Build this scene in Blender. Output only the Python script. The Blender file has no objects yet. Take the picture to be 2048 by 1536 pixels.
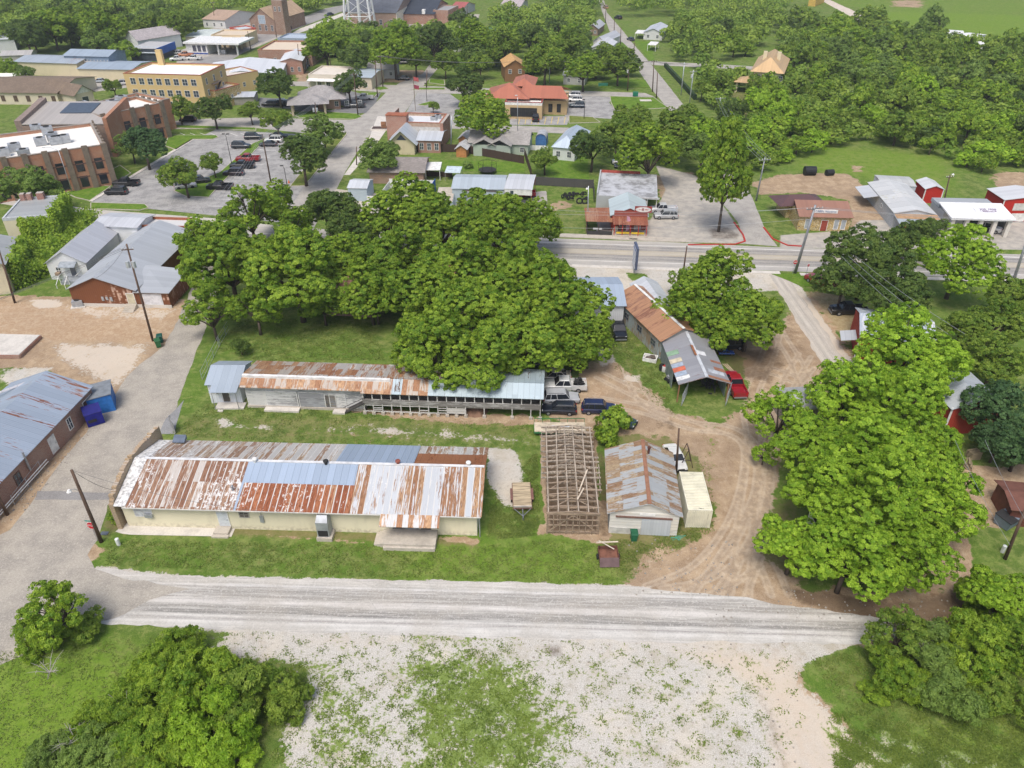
import bpy, math, random
import numpy as np
from math import sin, cos, pi, radians
from mathutils import Vector, Matrix
random.seed(7)
S = bpy.context.scene
COL = S.collection
# ---------------- camera, sky, sun, exposure ----------------
TH = radians(33.9); CH = 58.0; FPX = 1500.0
cam = bpy.data.objects.new('camera', bpy.data.cameras.new('camera'))
COL.objects.link(cam); S.camera = cam
cam.location = (0, 0, CH); cam.rotation_euler = (pi/2-TH, 0, 0)
cam.data.sensor_width = 36; cam.data.lens = FPX/2048*36
cam.data.clip_start = .5; cam.data.clip_end = 6000
SUN_EL = radians(62); SUN_AZ = radians(200)      # azimuth clockwise from +Y
w = bpy.data.worlds.new('World'); S.world = w; w.use_nodes = True
wn = w.node_tree; bg = wn.nodes['Background']
sky = wn.nodes.new('ShaderNodeTexSky'); sky.sky_type = 'NISHITA'; sky.sun_disc = False
sky.sun_elevation = SUN_EL; sky.sun_rotation = SUN_AZ; sky.air_density = 1.0; sky.dust_density = 4.0; sky.ozone_density = 1.0
wn.links.new(sky.outputs[0], bg.inputs[0]); bg.inputs[1].default_value = 0.15
sl = bpy.data.lights.new('sun', 'SUN'); sl.energy = 2.0; sl.angle = radians(24); sl.color = (1, .97, .92)
sun = bpy.data.objects.new('sun', sl); COL.objects.link(sun)
sd = Vector((sin(SUN_AZ)*cos(SUN_EL), cos(SUN_AZ)*cos(SUN_EL), sin(SUN_EL)))
sun.rotation_euler = sd.to_track_quat('Z', 'Y').to_euler(); sun.location = (0, 0, 120)
S.view_settings.view_transform = 'Standard'; S.view_settings.look = 'None'
S.view_settings.exposure = 0.22; S.view_settings.gamma = 1
S.cycles.max_bounces = 6; S.cycles.diffuse_bounces = 3; S.cycles.transmission_bounces = 3; S.cycles.glossy_bounces = 2
S.cycles.transparent_max_bounces = 4; S.cycles.use_denoising = True
# ---------------- geometry helpers ----------------
def P(px, py, z=0.0):
    """point of the photograph's pixel (2048x1536) on the horizontal plane at height z"""
    u = (px-1024)/FPX; v = (py-768)/FPX
    dy = cos(TH)-v*sin(TH); dz = -sin(TH)-v*cos(TH)
    t = (z-CH)/dz
    return Vector((u*t, dy*t, z))
def PX(p):
    dy = p[1]; dz = p[2]-CH
    zc = dy*cos(TH)-dz*sin(TH); yc = dy*sin(TH)+dz*cos(TH)
    return 1024+FPX*p[0]/zc, 768-FPX*yc/zc
def scl(p): return FPX/(p[1]*cos(TH)-(p[2]-CH)*sin(TH))
def tag(o, label=None, cat=None, group=None, kind=None):
    for k, v in (('label', label), ('category', cat), ('group', group), ('kind', kind)):
        if v: o[k] = v
    return o
def empty(name, loc, rz=0, label=None, cat=None, group=None):
    o = bpy.data.objects.new(name, None); COL.objects.link(o); o.location = loc; o.rotation_euler = (0, 0, rz)
    o.empty_display_size = .3
    return tag(o, label, cat, group)
class MB:
    def __init__(s): s.v = []; s.f = []; s.m = []
    def poly(s, pts, m=0):
        n = len(s.v); s.v += [tuple(p) for p in pts]; s.f.append(tuple(range(n, n+len(pts)))); s.m.append(m); return s
    def hexa(s, b, t, m=0):
        n = len(s.v); s.v += [tuple(p) for p in b]+[tuple(p) for p in t]
        k = len(b)
        s.f.append(tuple(n+i for i in reversed(range(k)))); s.f.append(tuple(n+k+i for i in range(k)))
        for i in range(k):
            j = (i+1) % k; s.f.append((n+i, n+j, n+k+j, n+k+i))
        s.m += [m]*(k+2); return s
    def box(s, x0, y0, z0, x1, y1, z1, m=0):
        if x0 > x1: x0, x1 = x1, x0
        if y0 > y1: y0, y1 = y1, y0
        if z0 > z1: z0, z1 = z1, z0
        return s.hexa([(x0, y0, z0), (x1, y0, z0), (x1, y1, z0), (x0, y1, z0)], [(x0, y0, z1), (x1, y0, z1), (x1, y1, z1), (x0, y1, z1)], m)
    def beam(s, a, b, w=.1, h=.1, m=0):
        a = Vector(a); b = Vector(b); d = b-a
        if d.length < 1e-5: return s
        d.normalize(); up = Vector((0, 0, 1)) if abs(d.z) < .95 else Vector((0, 1, 0))
        x = d.cross(up).normalized()*(w/2); y = x.normalized().cross(d)*(h/2)
        q = [-x-y, x-y, x+y, -x+y]
        return s.hexa([b+k for k in q][::-1], [a+k for k in q][::-1], m)
    def tube(s, pts, r, n=8, m=0, cap=True):
        pts = [Vector(p) for p in pts]; rr = r if isinstance(r, (list, tuple)) else [r]*len(pts)
        base = len(s.v)
        for i, p in enumerate(pts):
            d = (pts[min(i+1, len(pts)-1)]-pts[max(i-1, 0)]).normalized()
            up = Vector((0, 0, 1)) if abs(d.z) < .9 else Vector((1, 0, 0))
            x = d.cross(up).normalized(); y = x.cross(d)
            for k in range(n):
                a = 2*pi*k/n; s.v.append(tuple(p+(x*cos(a)+y*sin(a))*rr[i]))
        for i in range(len(pts)-1):
            for k in range(n):
                j = (k+1) % n
                s.f.append((base+i*n+k, base+i*n+j, base+(i+1)*n+j, base+(i+1)*n+k)); s.m.append(m)
        if cap:
            s.f.append(tuple(base+k for k in reversed(range(n)))); s.m.append(m)
            e = base+(len(pts)-1)*n; s.f.append(tuple(e+k for k in range(n))); s.m.append(m)
        return s
    def mesh(s, name, mats, smooth=False):
        me = bpy.data.meshes.new(name); me.from_pydata(s.v, [], s.f)
        for k in (mats if isinstance(mats, (list, tuple)) else [mats]): me.materials.append(k)
        if any(s.m): me.polygons.foreach_set('material_index', s.m)
        if smooth: me.polygons.foreach_set('use_smooth', [True]*len(s.f))
        me.update(); return me
    def build(s, name, mats, parent=None, smooth=False, loc=None, rz=0):
        o = bpy.data.objects.new(name, s.mesh(name, mats, smooth)); COL.objects.link(o)
        if parent is not None: o.parent = parent
        if loc is not None: o.location = loc
        if rz: o.rotation_euler = (0, 0, rz)
        return o
# ---------------- node helper ----------------
class NT:
    def __init__(s, name):
        s.m = bpy.data.materials.new(name); s.m.use_nodes = True; s.t = s.m.node_tree; s.t.nodes.clear()
        s.out = s.n('ShaderNodeOutputMaterial'); s._tc = None
    def n(s, t, **k):
        o = s.t.nodes.new(t)
        for a, b in k.items(): setattr(o, a, b)
        return o
    def i(s, sock, v):
        if v is None: return
        if isinstance(v, bpy.types.NodeSocket): s.t.links.new(v, sock)
        elif isinstance(v, (tuple, list)) and len(v) == 3 and sock.type == 'RGBA': sock.default_value = (*v, 1)
        else: sock.default_value = v
    def ma(s, op, a, b=None, c=None, clamp=False):
        o = s.n('ShaderNodeMath', operation=op, use_clamp=clamp)
        s.i(o.inputs[0], a); s.i(o.inputs[1], b); s.i(o.inputs[2], c); return o.outputs[0]
    def obj(s):
        if not s._tc: s._tc = s.n('ShaderNodeTexCoord')
        return s._tc.outputs['Object']
    def pos(s): return s.n('ShaderNodeNewGeometry').outputs['Position']
    def sep(s, v):
        o = s.n('ShaderNodeSeparateXYZ'); s.i(o.inputs[0], v); return o.outputs
    def comb(s, x, y, z=0.0):
        o = s.n('ShaderNodeCombineXYZ'); s.i(o.inputs[0], x); s.i(o.inputs[1], y); s.i(o.inputs[2], z); return o.outputs[0]
    def scale(s, v, k):
        o = s.n('ShaderNodeVectorMath', operation='MULTIPLY'); s.i(o.inputs[0], v); o.inputs[1].default_value = k; return o.outputs[0]
    def noise(s, sc, det=4, vec=None, rough=.55, dist=0):
        o = s.n('ShaderNodeTexNoise'); s.i(o.inputs['Vector'], vec if vec is not None else s.obj())
        o.inputs['Scale'].default_value = sc; o.inputs['Detail'].default_value = det
        o.inputs['Roughness'].default_value = rough; o.inputs['Distortion'].default_value = dist
        return o.outputs[0]
    def white(s, v):
        o = s.n('ShaderNodeTexWhiteNoise', noise_dimensions='3D'); s.i(o.inputs[0], v); return o.outputs[0]
    def mix(s, f, a, b, bt='MIX'):
        o = s.n('ShaderNodeMix', data_type='RGBA', blend_type=bt); s.i(o.inputs[0], f); s.i(o.inputs[6], a); s.i(o.inputs[7], b); return o.outputs[2]
    def step(s, x, lo, hi, a=0., b=1.):
        o = s.n('ShaderNodeMapRange', interpolation_type='SMOOTHSTEP'); s.i(o.inputs[0], x)
        for k, v in zip((1, 2, 3, 4), (lo, hi, a, b)): s.i(o.inputs[k], v)
        return o.outputs[0]
    def ramp(s, x, stops):
        o = s.n('ShaderNodeValToRGB'); s.i(o.inputs[0], x); e = o.color_ramp.elements
        for k, (p, c) in enumerate(stops):
            el = e[k] if k < 2 else e.new(p)
            el.position = p; el.color = (*c, 1)
        return o.outputs[0]
    def attr(s, name):
        o = s.n('ShaderNodeAttribute'); o.attribute_name = name; return o
    def bump(s, h, st=.3, dist=.05):
        o = s.n('ShaderNodeBump'); o.inputs['Strength'].default_value = st; o.inputs['Distance'].default_value = dist
        s.i(o.inputs['Height'], h); return o.outputs[0]
    def fin(s, col, rough=.8, metal=0., nrm=None, spec=.3, alpha=None):
        b = s.n('ShaderNodeBsdfPrincipled'); s.i(b.inputs['Base Color'], col); s.i(b.inputs['Roughness'], rough)
        s.i(b.inputs['Metallic'], metal); s.i(b.inputs['Normal'], nrm); s.i(b.inputs['Specular IOR Level'], spec)
        s.i(b.inputs['Alpha'], alpha)
        s.t.links.new(b.outputs[0], s.out.inputs[0]); s.b = b; return s.m
def vary(c, k): return tuple(min(1, x*k) for x in c)
_mc = {}
def cached(f):
    def g(*a, **k):
        key = (f.__name__, a, tuple(sorted(k.items())))
        if key not in _mc: _mc[key] = f(*a, **k)
        return _mc[key]
    return g
@cached
def plain(c, rough=.6, metal=0., dirt=.25, sc=1.5, spec=.3):
    t = NT('painted'); a = t.noise(sc, 5); f = t.step(a, .35, .75)
    return t.fin(t.mix(f, vary(c, 1+dirt*.25), vary(c, 1-dirt)), rough, metal, spec=spec)
@cached
def stucco(c, stain=(.3, .26, .2), amt=.35):
    t = NT('stucco'); o = t.sep(t.obj()); v = t.comb(o[0], o[1], t.ma('MULTIPLY', o[2], .35))
    st = t.step(t.noise(.9, 6, v), .5, .75); low = t.step(o[2], .9, 0.)
    g = t.step(t.noise(2.6, 5), .4, .62)
    f = t.ma('MULTIPLY', t.ma('ADD', t.ma('MULTIPLY', st, .45), t.ma('MULTIPLY', low, g), clamp=True), amt)
    return t.fin(t.mix(f, t.mix(t.noise(.35, 3), vary(c, .88), vary(c, 1.1)), stain), .9, nrm=t.bump(t.noise(9, 4), .25, .02))
@cached
def brick(c=(.3, .11, .06), c2=(.22, .08, .05), mortar=(.4, .36, .32), sc=1.0, pale=0.):
    t = NT('brick'); o = t.sep(t.obj()); b = t.n('ShaderNodeTexBrick')
    t.i(b.inputs['Vector'], t.comb(t.ma('ADD', o[0], o[1]), o[2], 0.))
    b.inputs['Scale'].default_value = 2.2*sc; b.inputs['Mortar Size'].default_value = .03
    b.inputs['Color1'].default_value = (*c, 1); b.inputs['Color2'].default_value = (*c2, 1); b.inputs['Mortar'].default_value = (*mortar, 1)
    b.inputs['Brick Width'].default_value = .55; b.inputs['Row Height'].default_value = .22
    n = t.step(t.noise(.5, 5), .4, .7)
    return t.fin(t.mix(t.ma('MULTIPLY', n, .3+pale), b.outputs[0], (.42, .34, .27)), .9)
@cached
def siding(c, axis=2, gap=.2, peel=0., under=(.16, .14, .12)):
    t = NT('siding'); o = t.sep(t.obj()); k = t.ma('FRACT', t.ma('DIVIDE', o[axis], gap))
    line = t.step(k, .0, .16, .62, 1.); row = t.ma('FLOOR', t.ma('DIVIDE', o[axis], gap))
    rnd = t.white(t.comb(row, 0., 3.))
    col = t.mix(t.noise(.6, 4), vary(c, .86), vary(c, 1.08))
    if peel:
        if axis == 2: v = t.comb(t.ma('MULTIPLY', t.ma('ADD', o[0], o[1]), .5), row, t.ma('MULTIPLY', o[2], 4.))
        else: v = t.comb(row, t.ma('MULTIPLY', o[1], 3.), t.ma('MULTIPLY', o[2], .4))
        pn = t.noise(1.6, 6, v, .75)
        big = t.noise(.22, 3)
        f = t.step(t.ma('ADD', pn, t.ma('MULTIPLY', t.ma('ADD', big, t.ma('MULTIPLY', rnd, .25)), .55)), .98-peel*.4, 1.06-peel*.4)
        col = t.mix(f, col, t.mix(rnd, under, vary(under, 1.9)))
    col = t.mix(1., col, t.comb(line, line, line), 'MULTIPLY')
    return t.fin(col, .75, nrm=t.bump(line, .4, .03))
@cached
def tin(base=(.42, .47, .52), rust=.0, ax=0, pan=.8, rib=.2, white=0., rc=(.30, .11, .04), streak=1., rows=0., seed=0., metal=.25, rough=.5, linec=.72, flk=0.):
    """ribbed sheet roof: panels of width pan along axis ax, each panel with its own wear"""
    t = NT('sheet_metal'); o = t.sep(t.obj()); a = o[ax]; c = o[1-ax]
    pn = t.ma('FLOOR', t.ma('DIVIDE', a, pan))
    rw = t.ma('FLOOR', t.ma('DIVIDE', t.ma('ADD', c, t.ma('MULTIPLY', t.white(t.comb(pn, 2., 0.)), .3)), rows)) if rows else 0.
    r1 = t.white(t.comb(pn, rw, seed)); r2 = t.white(t.comb(pn, rw, seed+5.))
    rb = t.ma('FRACT', t.ma('DIVIDE', a, rib)); ribh = t.ma('ABSOLUTE', t.ma('SUBTRACT', rb, .5))
    edge = t.ma('FRACT', t.ma('DIVIDE', a, pan)); eline = t.step(edge, 0., .09, linec, 1.)
    col = t.mix(r1, vary(base, .88), vary(base, 1.1))
    col = t.mix(t.ma('MULTIPLY', t.noise(.35, 3), .5), col, vary(base, .75))
    sv = t.comb(t.ma('MULTIPLY', a, 5.), t.ma('MULTIPLY', c, .8/streak), t.ma('ADD', o[2], r1))
    if white:
        wn_ = t.noise(1.1, 6, sv, .8)
        wf = t.step(t.ma('ADD', wn_, t.ma('MULTIPLY', r2, .45)), 1.08-white*.6, 1.16-white*.6)
        col = t.mix(wf, col, (.72, .70, .66))
    if rust:
        rn = t.noise(.9, 7, sv, .72); big = t.noise(.16, 3, t.obj())
        mx = t.ma('ADD', t.ma('ADD', t.ma('MULTIPLY', rn, 1.15), t.ma('MULTIPLY', r1, .36)), t.ma('MULTIPLY', big, .45))
        f = t.step(mx, 1.32-rust*.62, 1.44-rust*.62)
        rcol = t.mix(r2, rc, vary((rc[0]*1.55, rc[1]*2.0, rc[2]*2.2), 1.))
        rcol = t.mix(t.step(t.noise(3.5, 5, sv), .4, .7), rcol, vary(rc, .55))
        col = t.mix(f, col, rcol)
    if flk:
        fn = t.noise(1.6, 7, t.comb(t.ma('MULTIPLY', a, 1.6), c, o[2]), .8)
        col = t.mix(t.step(t.ma('ADD', fn, t.ma('MULTIPLY', t.noise(.18, 2), .4)), .86-flk*.14, .89-flk*.14), col, (.74, .72, .69))
        ln = t.ma('MULTIPLY', t.step(t.ma('ABSOLUTE', t.ma('SUBTRACT', edge, .5)), .38, .46), t.step(t.noise(.8, 4, sv), .38, .5))
        col = t.mix(ln, col, (.70, .68, .64))
    col = t.mix(1., col, t.comb(eline, eline, eline), 'MULTIPLY')
    return t.fin(col, rough, metal, nrm=t.bump(ribh, .5, .05), spec=.4)
@cached
def shingle(c):
    t = NT('shingles'); o = t.sep(t.obj()); r = t.white(t.comb(t.ma('FLOOR', t.ma('MULTIPLY', o[0], 2.5)), t.ma('FLOOR', t.ma('MULTIPLY', o[1], 3.5)), 1.))
    n = t.step(t.noise(.4, 5), .35, .7)
    return t.fin(t.mix(t.ma('MULTIPLY', n, .6), t.mix(r, vary(c, .8), vary(c, 1.15)), vary(c, .7)), .9)
@cached
def membrane(c, stain=(.35, .33, .3), amt=.5, lo=.5):
    t = NT('flat_roofing'); n = t.noise(.45, 7, rough=.7); sp = t.step(t.noise(2.2, 5), .62, .75)
    f = t.ma('ADD', t.ma('MULTIPLY', t.step(n, lo, lo+.22), amt), t.ma('MULTIPLY', sp, .25*amt), clamp=True)
    return t.fin(t.mix(f, c, stain), .75)
@cached
def concrete(c=(.42, .39, .34), crack=1.):
    t = NT('concrete'); n = t.step(t.noise(.7, 7, rough=.7), .4, .7); k = t.step(t.noise(5, 5), .45, .7)
    col = t.mix(t.ma('MULTIPLY', n, .55*crack), c, vary(c, .55)); col = t.mix(t.ma('MULTIPLY', k, .25), col, vary(c, .5))
    return t.fin(col, .9, nrm=t.bump(t.noise(12, 4), .2, .02))
@cached
def wood(c=(.32, .26, .2), ax=0, plank=.15):
    t = NT('wood'); o = t.sep(t.obj()); q = [1., 1., 1.]; q[ax] = .12
    v = t.scale(t.obj(), tuple(x*3 for x in q)); r = t.white(t.comb(t.ma('FLOOR', t.ma('DIVIDE', o[1-ax] if ax < 2 else t.ma('ADD', o[0], o[1]), plank)), 0., 0.))
    col = t.mix(r, vary(c, .7), vary(c, 1.3)); return t.fin(t.mix(t.step(t.noise(2, 6, v), .4, .7), col, vary(c, .5)), .9)
@cached
def glass(c=(.03, .04, .05)):
    t = NT('window_glass'); return t.fin(t.mix(t.noise(.7, 2), c, vary(c, 2.2)), .12, 0, spec=.6)
@cached
def paint(c, rough=.28):
    t = NT('car_paint'); m = t.fin(t.mix(t.step(t.noise(1.3, 5), .4, .8), c, vary(c, .8)), rough, .1, spec=.5)
    t.b.inputs['Coat Weight'].default_value = .6; t.b.inputs['Coat Roughness'].default_value = .12; return m
@cached
def emit_none(c, rough=.7): return plain(c, rough, 0., .08)
RUBBER = plain((.02, .02, .022), .85); STEEL = plain((.35, .36, .38), .45, .6); WHITE = plain((.75, .74, .71), .6); DARK = plain((.03, .03, .03), .8)
STEEL_L = plain((.42, .44, .46), .5, .4); RED = plain((.45, .03, .02), .5); POLEW = wood((.14, .09, .065), 2, 5.)
# ---------------- foliage ----------------
@cached
def leaf(c, c2, name='leaves'):
    t = NT(name); tone = t.attr('tone').outputs['Fac']; r = t.n('ShaderNodeObjectInfo').outputs['Random']
    col = t.mix(tone, c, c2); col = t.mix(t.ma('MULTIPLY', r, .35), col, vary(c, .62))
    big = t.step(t.noise(.9, 3), .35, .7); col = t.mix(t.ma('MULTIPLY', big, .35), col, c2)
    d = t.n('ShaderNodeBsdfPrincipled'); t.i(d.inputs['Base Color'], col); d.inputs['Roughness'].default_value = .55; d.inputs['Specular IOR Level'].default_value = .25
    tr = t.n('ShaderNodeBsdfTranslucent'); t.i(tr.inputs[0], t.mix(.5, col, vary(c2, 1.5)))
    mx = t.n('ShaderNodeMixShader'); mx.inputs[0].default_value = .36
    t.t.links.new(d.outputs[0], mx.inputs[1]); t.t.links.new(tr.outputs[0], mx.inputs[2]); t.t.links.new(mx.outputs[0], t.out.inputs[0]); return t.m
L_PEC = leaf((.105, .215, .02), (.39, .52, .055)); L_BRT = leaf((.16, .30, .02), (.45, .63, .06)); L_OAK = leaf((.07, .135, .03), (.20, .28, .055))
L_MID = leaf((.105, .20, .025), (.33, .43, .065)); L_OLV = leaf((.12, .20, .04), (.30, .42, .09)); L_BLU = leaf((.06, .13, .05), (.14, .24, .08))
BARK = wood((.11, .085, .065), 2, 3.)
def quads_mesh(name, C, N, U, su, sv, tone, mats, extra=None, mi=0):
    """one rhombic leaf per row: centre C, normal N, long axis U"""
    N = N/np.linalg.norm(N, axis=1, keepdims=True); U = U-N*(U*N).sum(1, keepdims=True)
    U = U/(np.linalg.norm(U, axis=1, keepdims=True)+1e-9); V = np.cross(N, U)
    su = su[:, None]; sv = sv[:, None]
    q = np.stack([C-U*su, C+V*sv, C+U*su, C-V*sv], 1).reshape(-1, 3)
    n = len(C); ex = extra or ([], [], [])
    ev = np.array(ex[0], dtype=float).reshape(-1, 3); ef = ex[1]
    me = bpy.data.meshes.new(name)
    me.vertices.add(len(q)+len(ev)); me.vertices.foreach_set('co', np.concatenate([q, ev]).ravel())
    lt = [4]*n+[len(f) for f in ef]; li = list(range(4*n))+[4*n+k for f in ef for k in f]
    ls = np.concatenate([[0], np.cumsum(lt)[:-1]])
    me.loops.add(len(li)); me.loops.foreach_set('vertex_index', li)
    me.polygons.add(len(lt)); me.polygons.foreach_set('loop_start', ls.astype(int)); me.polygons.foreach_set('loop_total', lt)
    for m in mats: me.materials.append(m)
    me.polygons.foreach_set('material_index', [mi]*n+[1]*len(ef))
    a = me.attributes.new('tone', 'FLOAT', 'FACE'); a.data.foreach_set('value', np.concatenate([tone, np.zeros(len(ef))]))
    me.update(); me.validate(); return me
def rdir(rg, n):
    v = rg.normal(size=(n, 3)); return v/np.linalg.norm(v, axis=1, keepdims=True)
def crown_pts(rg, nl, ncl, nlf, leaf_s, clump=.085, sq=.62, spread=.62, lr=(.28, .42), zc=.98, up=.3, jit=.5, droop=0.):
    """unit crown (radius 1): big lobes, each carrying clumps, each clump a tuft of leaves"""
    C = []; Nn = []; T = []
    a = rg.uniform(0, 2*pi, nl)+np.arange(nl)*2.4; rr = np.sqrt((np.arange(nl)+.5)/nl)*spread
    lz = (1-rr**2)*sq*.7*rg.uniform(.35, 1.15, nl)-.22*rg.uniform(0, 2, nl)
    lc = np.stack([rr*np.cos(a), rr*np.sin(a), lz], 1); lR = rg.uniform(*lr, nl)
    for k in range(nl):
        d = rdir(rg, ncl); d = d[d[:, 2] > -.7]
        p = lc[k]+d*lR[k]*np.array([1, 1, .82])*(rg.uniform(.68, 1.12, (len(d), 1))+.12*np.sin(d[:, :1]*7+k)*np.cos(d[:, 1:2]*6))
        keep = np.ones(len(p), bool)
        for j in range(nl):
            if j != k: keep &= np.linalg.norm((p-lc[j])/np.array([1, 1, .82]), axis=1) > lR[j]*.8
        lobe_t = rg.uniform(-.12, .12)
        for c, dd in zip(p[keep], d[keep]):
            n = max(4, int(nlf*rg.uniform(.6, 1.4))); e = rdir(rg, n); e[:, 2] = np.abs(e[:, 2])*.9-.25
            e += dd*.55; e /= np.linalg.norm(e, axis=1, keepdims=True)
            rc = clump*rg.uniform(.7, 1.5)
            q = c+e*rc*rg.uniform(.55, 1., (n, 1))*np.array([1.05, 1.05, .9]); q[:, 2] -= droop*rg.uniform(0, 1, n)
            C.append(q); Nn.append(e*.55+dd*.95+np.array([0, 0, up*.6])+rg.normal(size=(n, 3))*jit)
            T.append(np.clip(rg.uniform(-.1, .95)+lobe_t+rg.normal(size=n)*.2, 0, 1))
    C = np.concatenate(C); Nn = np.concatenate(Nn); T = np.concatenate(T)
    C[:, 2] += zc
    return C, Nn, T, lc+np.array([0, 0, zc]), lR
def trunk_mb(rg, lc, r=.045, fork=.42):
    m = MB(); f = Vector((rg.uniform(-.04, .04), rg.uniform(-.04, .04), fork))
    m.tube([(0, 0, -.02), f*.5, f], [r*1.25, r, r*.85], 8)
    for c in lc[::max(1, len(lc)//9)]:
        c = Vector(c); mid = f.lerp(c, .5)+Vector((rg.uniform(-.05, .05), rg.uniform(-.05, .05), .05))
        m.tube([f, mid, c], [r*.62, r*.38, r*.14], 6)
        for _ in range(2):
            e = c+Vector(rdir(rg, 1)[0])*.28; m.tube([mid.lerp(c, .5), e], [r*.2, r*.06], 4)
    return m
TREES = {}
def proto(kind, v):
    k = (kind, v)
    if k in TREES: return TREES[k]
    rg = np.random.default_rng(hash(kind) % 1 + 11*v+{'pecan': 1, 'oak': 2, 'far': 3, 'shrub': 4, 'bush': 5, 'sparse': 6, 'cedar': 7}[kind]*101)
    if kind == 'pecan': C, N, T, lc, lR = crown_pts(rg, 24, 120, 72, .03, clump=.05, spread=.8, sq=1.05, jit=.62, lr=(.17, .38)); s = .0165
    elif kind == 'sparse': C, N, T, lc, lR = crown_pts(rg, 24, 52, 40, .03, clump=.052, spread=.84, sq=1.1, lr=(.12, .24), jit=.7); s = .019
    elif kind == 'oak': C, N, T, lc, lR = crown_pts(rg, 20, 90, 44, .035, clump=.058, spread=.72, sq=.75, jit=.75, lr=(.18, .36)); s = .021
    elif kind == 'far': C, N, T, lc, lR = crown_pts(rg, 14, 46, 26, .06, clump=.095, spread=.68, sq=.72, jit=.6, zc=.72, lr=(.24, .42)); s = .042
    elif kind == 'shrub': C, N, T, lc, lR = crown_pts(rg, 22, 60, 44, .05, clump=.08, spread=.78, sq=.8, zc=.5, up=.3, jit=.9, lr=(.13, .32)); s = .026
    elif kind == 'bush': C, N, T, lc, lR = crown_pts(rg, 8, 24, 20, .08, clump=.16, spread=.55, sq=.6, zc=.5); s = .075
    n = len(C); su = s*rg.uniform(.6, 1.5, n); sv = su*(.42 if kind == 'shrub' else .62)
    U = rdir(rg, n)
    if kind == 'shrub': U[:, 2] = np.abs(U[:, 2])*2.; su = su*1.5
    tm = trunk_mb(rg, lc, .05 if kind != 'shrub' else .03, .5 if kind not in ('shrub', 'bush') else .12)
    TREES[k] = (C, N, U, su, sv, T, tm); return TREES[k]
_tm = {}
def tree_mesh(kind, v, mat, joint=False):
    k = (kind, v, mat.name, joint)
    if k not in _tm:
        C, N, U, su, sv, T, tm = proto(kind, v)
        if joint: _tm[k] = (quads_mesh('tree', C, N, U, su, sv, T, [mat, BARK], (tm.v, tm.f, [])), None)
        else: _tm[k] = (quads_mesh('crown', C, N, U, su, sv, T, [mat]), tm.mesh('trunk', BARK, True))
    return _tm[k]
_tc = [0]
def tree(px, py, wpx, kind='pecan', mat=None, hr=1., label=None, group=None, name=None, zc=None, cat='tree', base=None, joint=False, rot=None):
    """px,py: where the middle of the crown shows; wpx: its width there"""
    _tc[0] += 1
    mat = mat or {'pecan': L_PEC, 'sparse': L_PEC, 'oak': L_OAK, 'far': L_MID, 'shrub': L_PEC, 'bush': L_MID}[kind]
    R_ = 5.
    for _ in range(6):
        zc_ = (1.05 if kind not in ('shrub', 'bush') else .55)*R_*hr
        p = P(px, py, zc_) if base is None else Vector((*base, zc_))
        R_ = wpx/2/scl(p) if base is None else wpx
    nv = {'pecan': 6, 'sparse': 3, 'oak': 4, 'far': 8, 'shrub': 4, 'bush': 3}[kind]
    cm, tm = tree_mesh(kind, _tc[0] % nv, mat, joint)
    rz = (_tc[0]*2.399) % 6.28 if rot is None else rot
    nm = name or {'pecan': 'pecan_tree', 'sparse': 'young_tree', 'oak': 'oak_tree', 'far': 'woodland_tree'}.get(kind, 'shrub')
    if joint:
        r = bpy.data.objects.new(nm, cm); COL.objects.link(r); r.location = (p.x, p.y, 0); r.rotation_euler = (0, 0, rz); tag(r, label, cat, group)
    else:
        r = empty(nm, (p.x, p.y, 0), rz, label, cat, group)
        for a, b in (('crown', cm), ('trunk', tm)):
            o = bpy.data.objects.new(a, b); COL.objects.link(o); o.parent = r
    r.scale = (R_*.95, R_*.95, R_*hr)
    return r
# ---------------- ground ----------------
def arr(*seg):
    out = []
    for a, b, st in seg: out += list(np.arange(a, b, st))
    return np.array(out)
xs = arr((-3000, -700, 230), (-700, -360, 20), (-360, -130, 3), (-130, -66, 1.2), (-66, -8, .45), (-8, 62, .27), (62, 84, .45), (84, 150, 1.2), (150, 400, 3), (400, 700, 20), (700, 3001, 230))
ys = arr((-300, 20, 20), (20, 108, .3), (108, 190, .8), (190, 300, 1.6), (300, 520, 3), (520, 900, 20), (900, 4001, 300))
GX, GY = np.meshgrid(xs, ys); gp = np.stack([GX.ravel(), GY.ravel()], 1)
CH_ = {k: np.zeros(len(gp)) for k in ('dirt', 'gravel', 'soil', 'damp_dark', 'weed', 'pave', 'dry', 'bright', 'track')}
def sdist(pts, poly):
    d = np.full(len(pts), 1e9); ins = np.zeros(len(pts), bool); n = len(poly)
    for i in range(n):
        a = np.array(poly[i]); b = np.array(poly[(i+1) % n]); ab = b-a; t = np.clip(((pts-a)@ab)/(ab@ab+1e-12), 0, 1)
        d = np.minimum(d, np.linalg.norm(pts-(a+t[:, None]*ab), axis=1))
        c = (a[1] > pts[:, 1]) != (b[1] > pts[:, 1])
        with np.errstate(divide='ignore', invalid='ignore'):
            ins ^= c & (pts[:, 0] < (b[0]-a[0])*(pts[:, 1]-a[1])/(b[1]-a[1]+1e-15)+a[0])
    return np.where(ins, d, -d)
def cover(ch, px, val=1., soft=1.2):
    poly = [tuple(P(*q)[:2]) for q in px]; q = np.array(poly)
    lo = q.min(0)-soft*2; hi = q.max(0)+soft*2
    sel = np.where((gp[:, 0] > lo[0]) & (gp[:, 0] < hi[0]) & (gp[:, 1] > lo[1]) & (gp[:, 1] < hi[1]))[0]
    m = np.clip(.5+sdist(gp[sel], poly)/(2*soft), 0, 1)
    if val >= 0: CH_[ch][sel] = np.maximum(CH_[ch][sel], m*val)
    else: CH_[ch][sel] = CH_[ch][sel]*(1-m*(-val))
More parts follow.
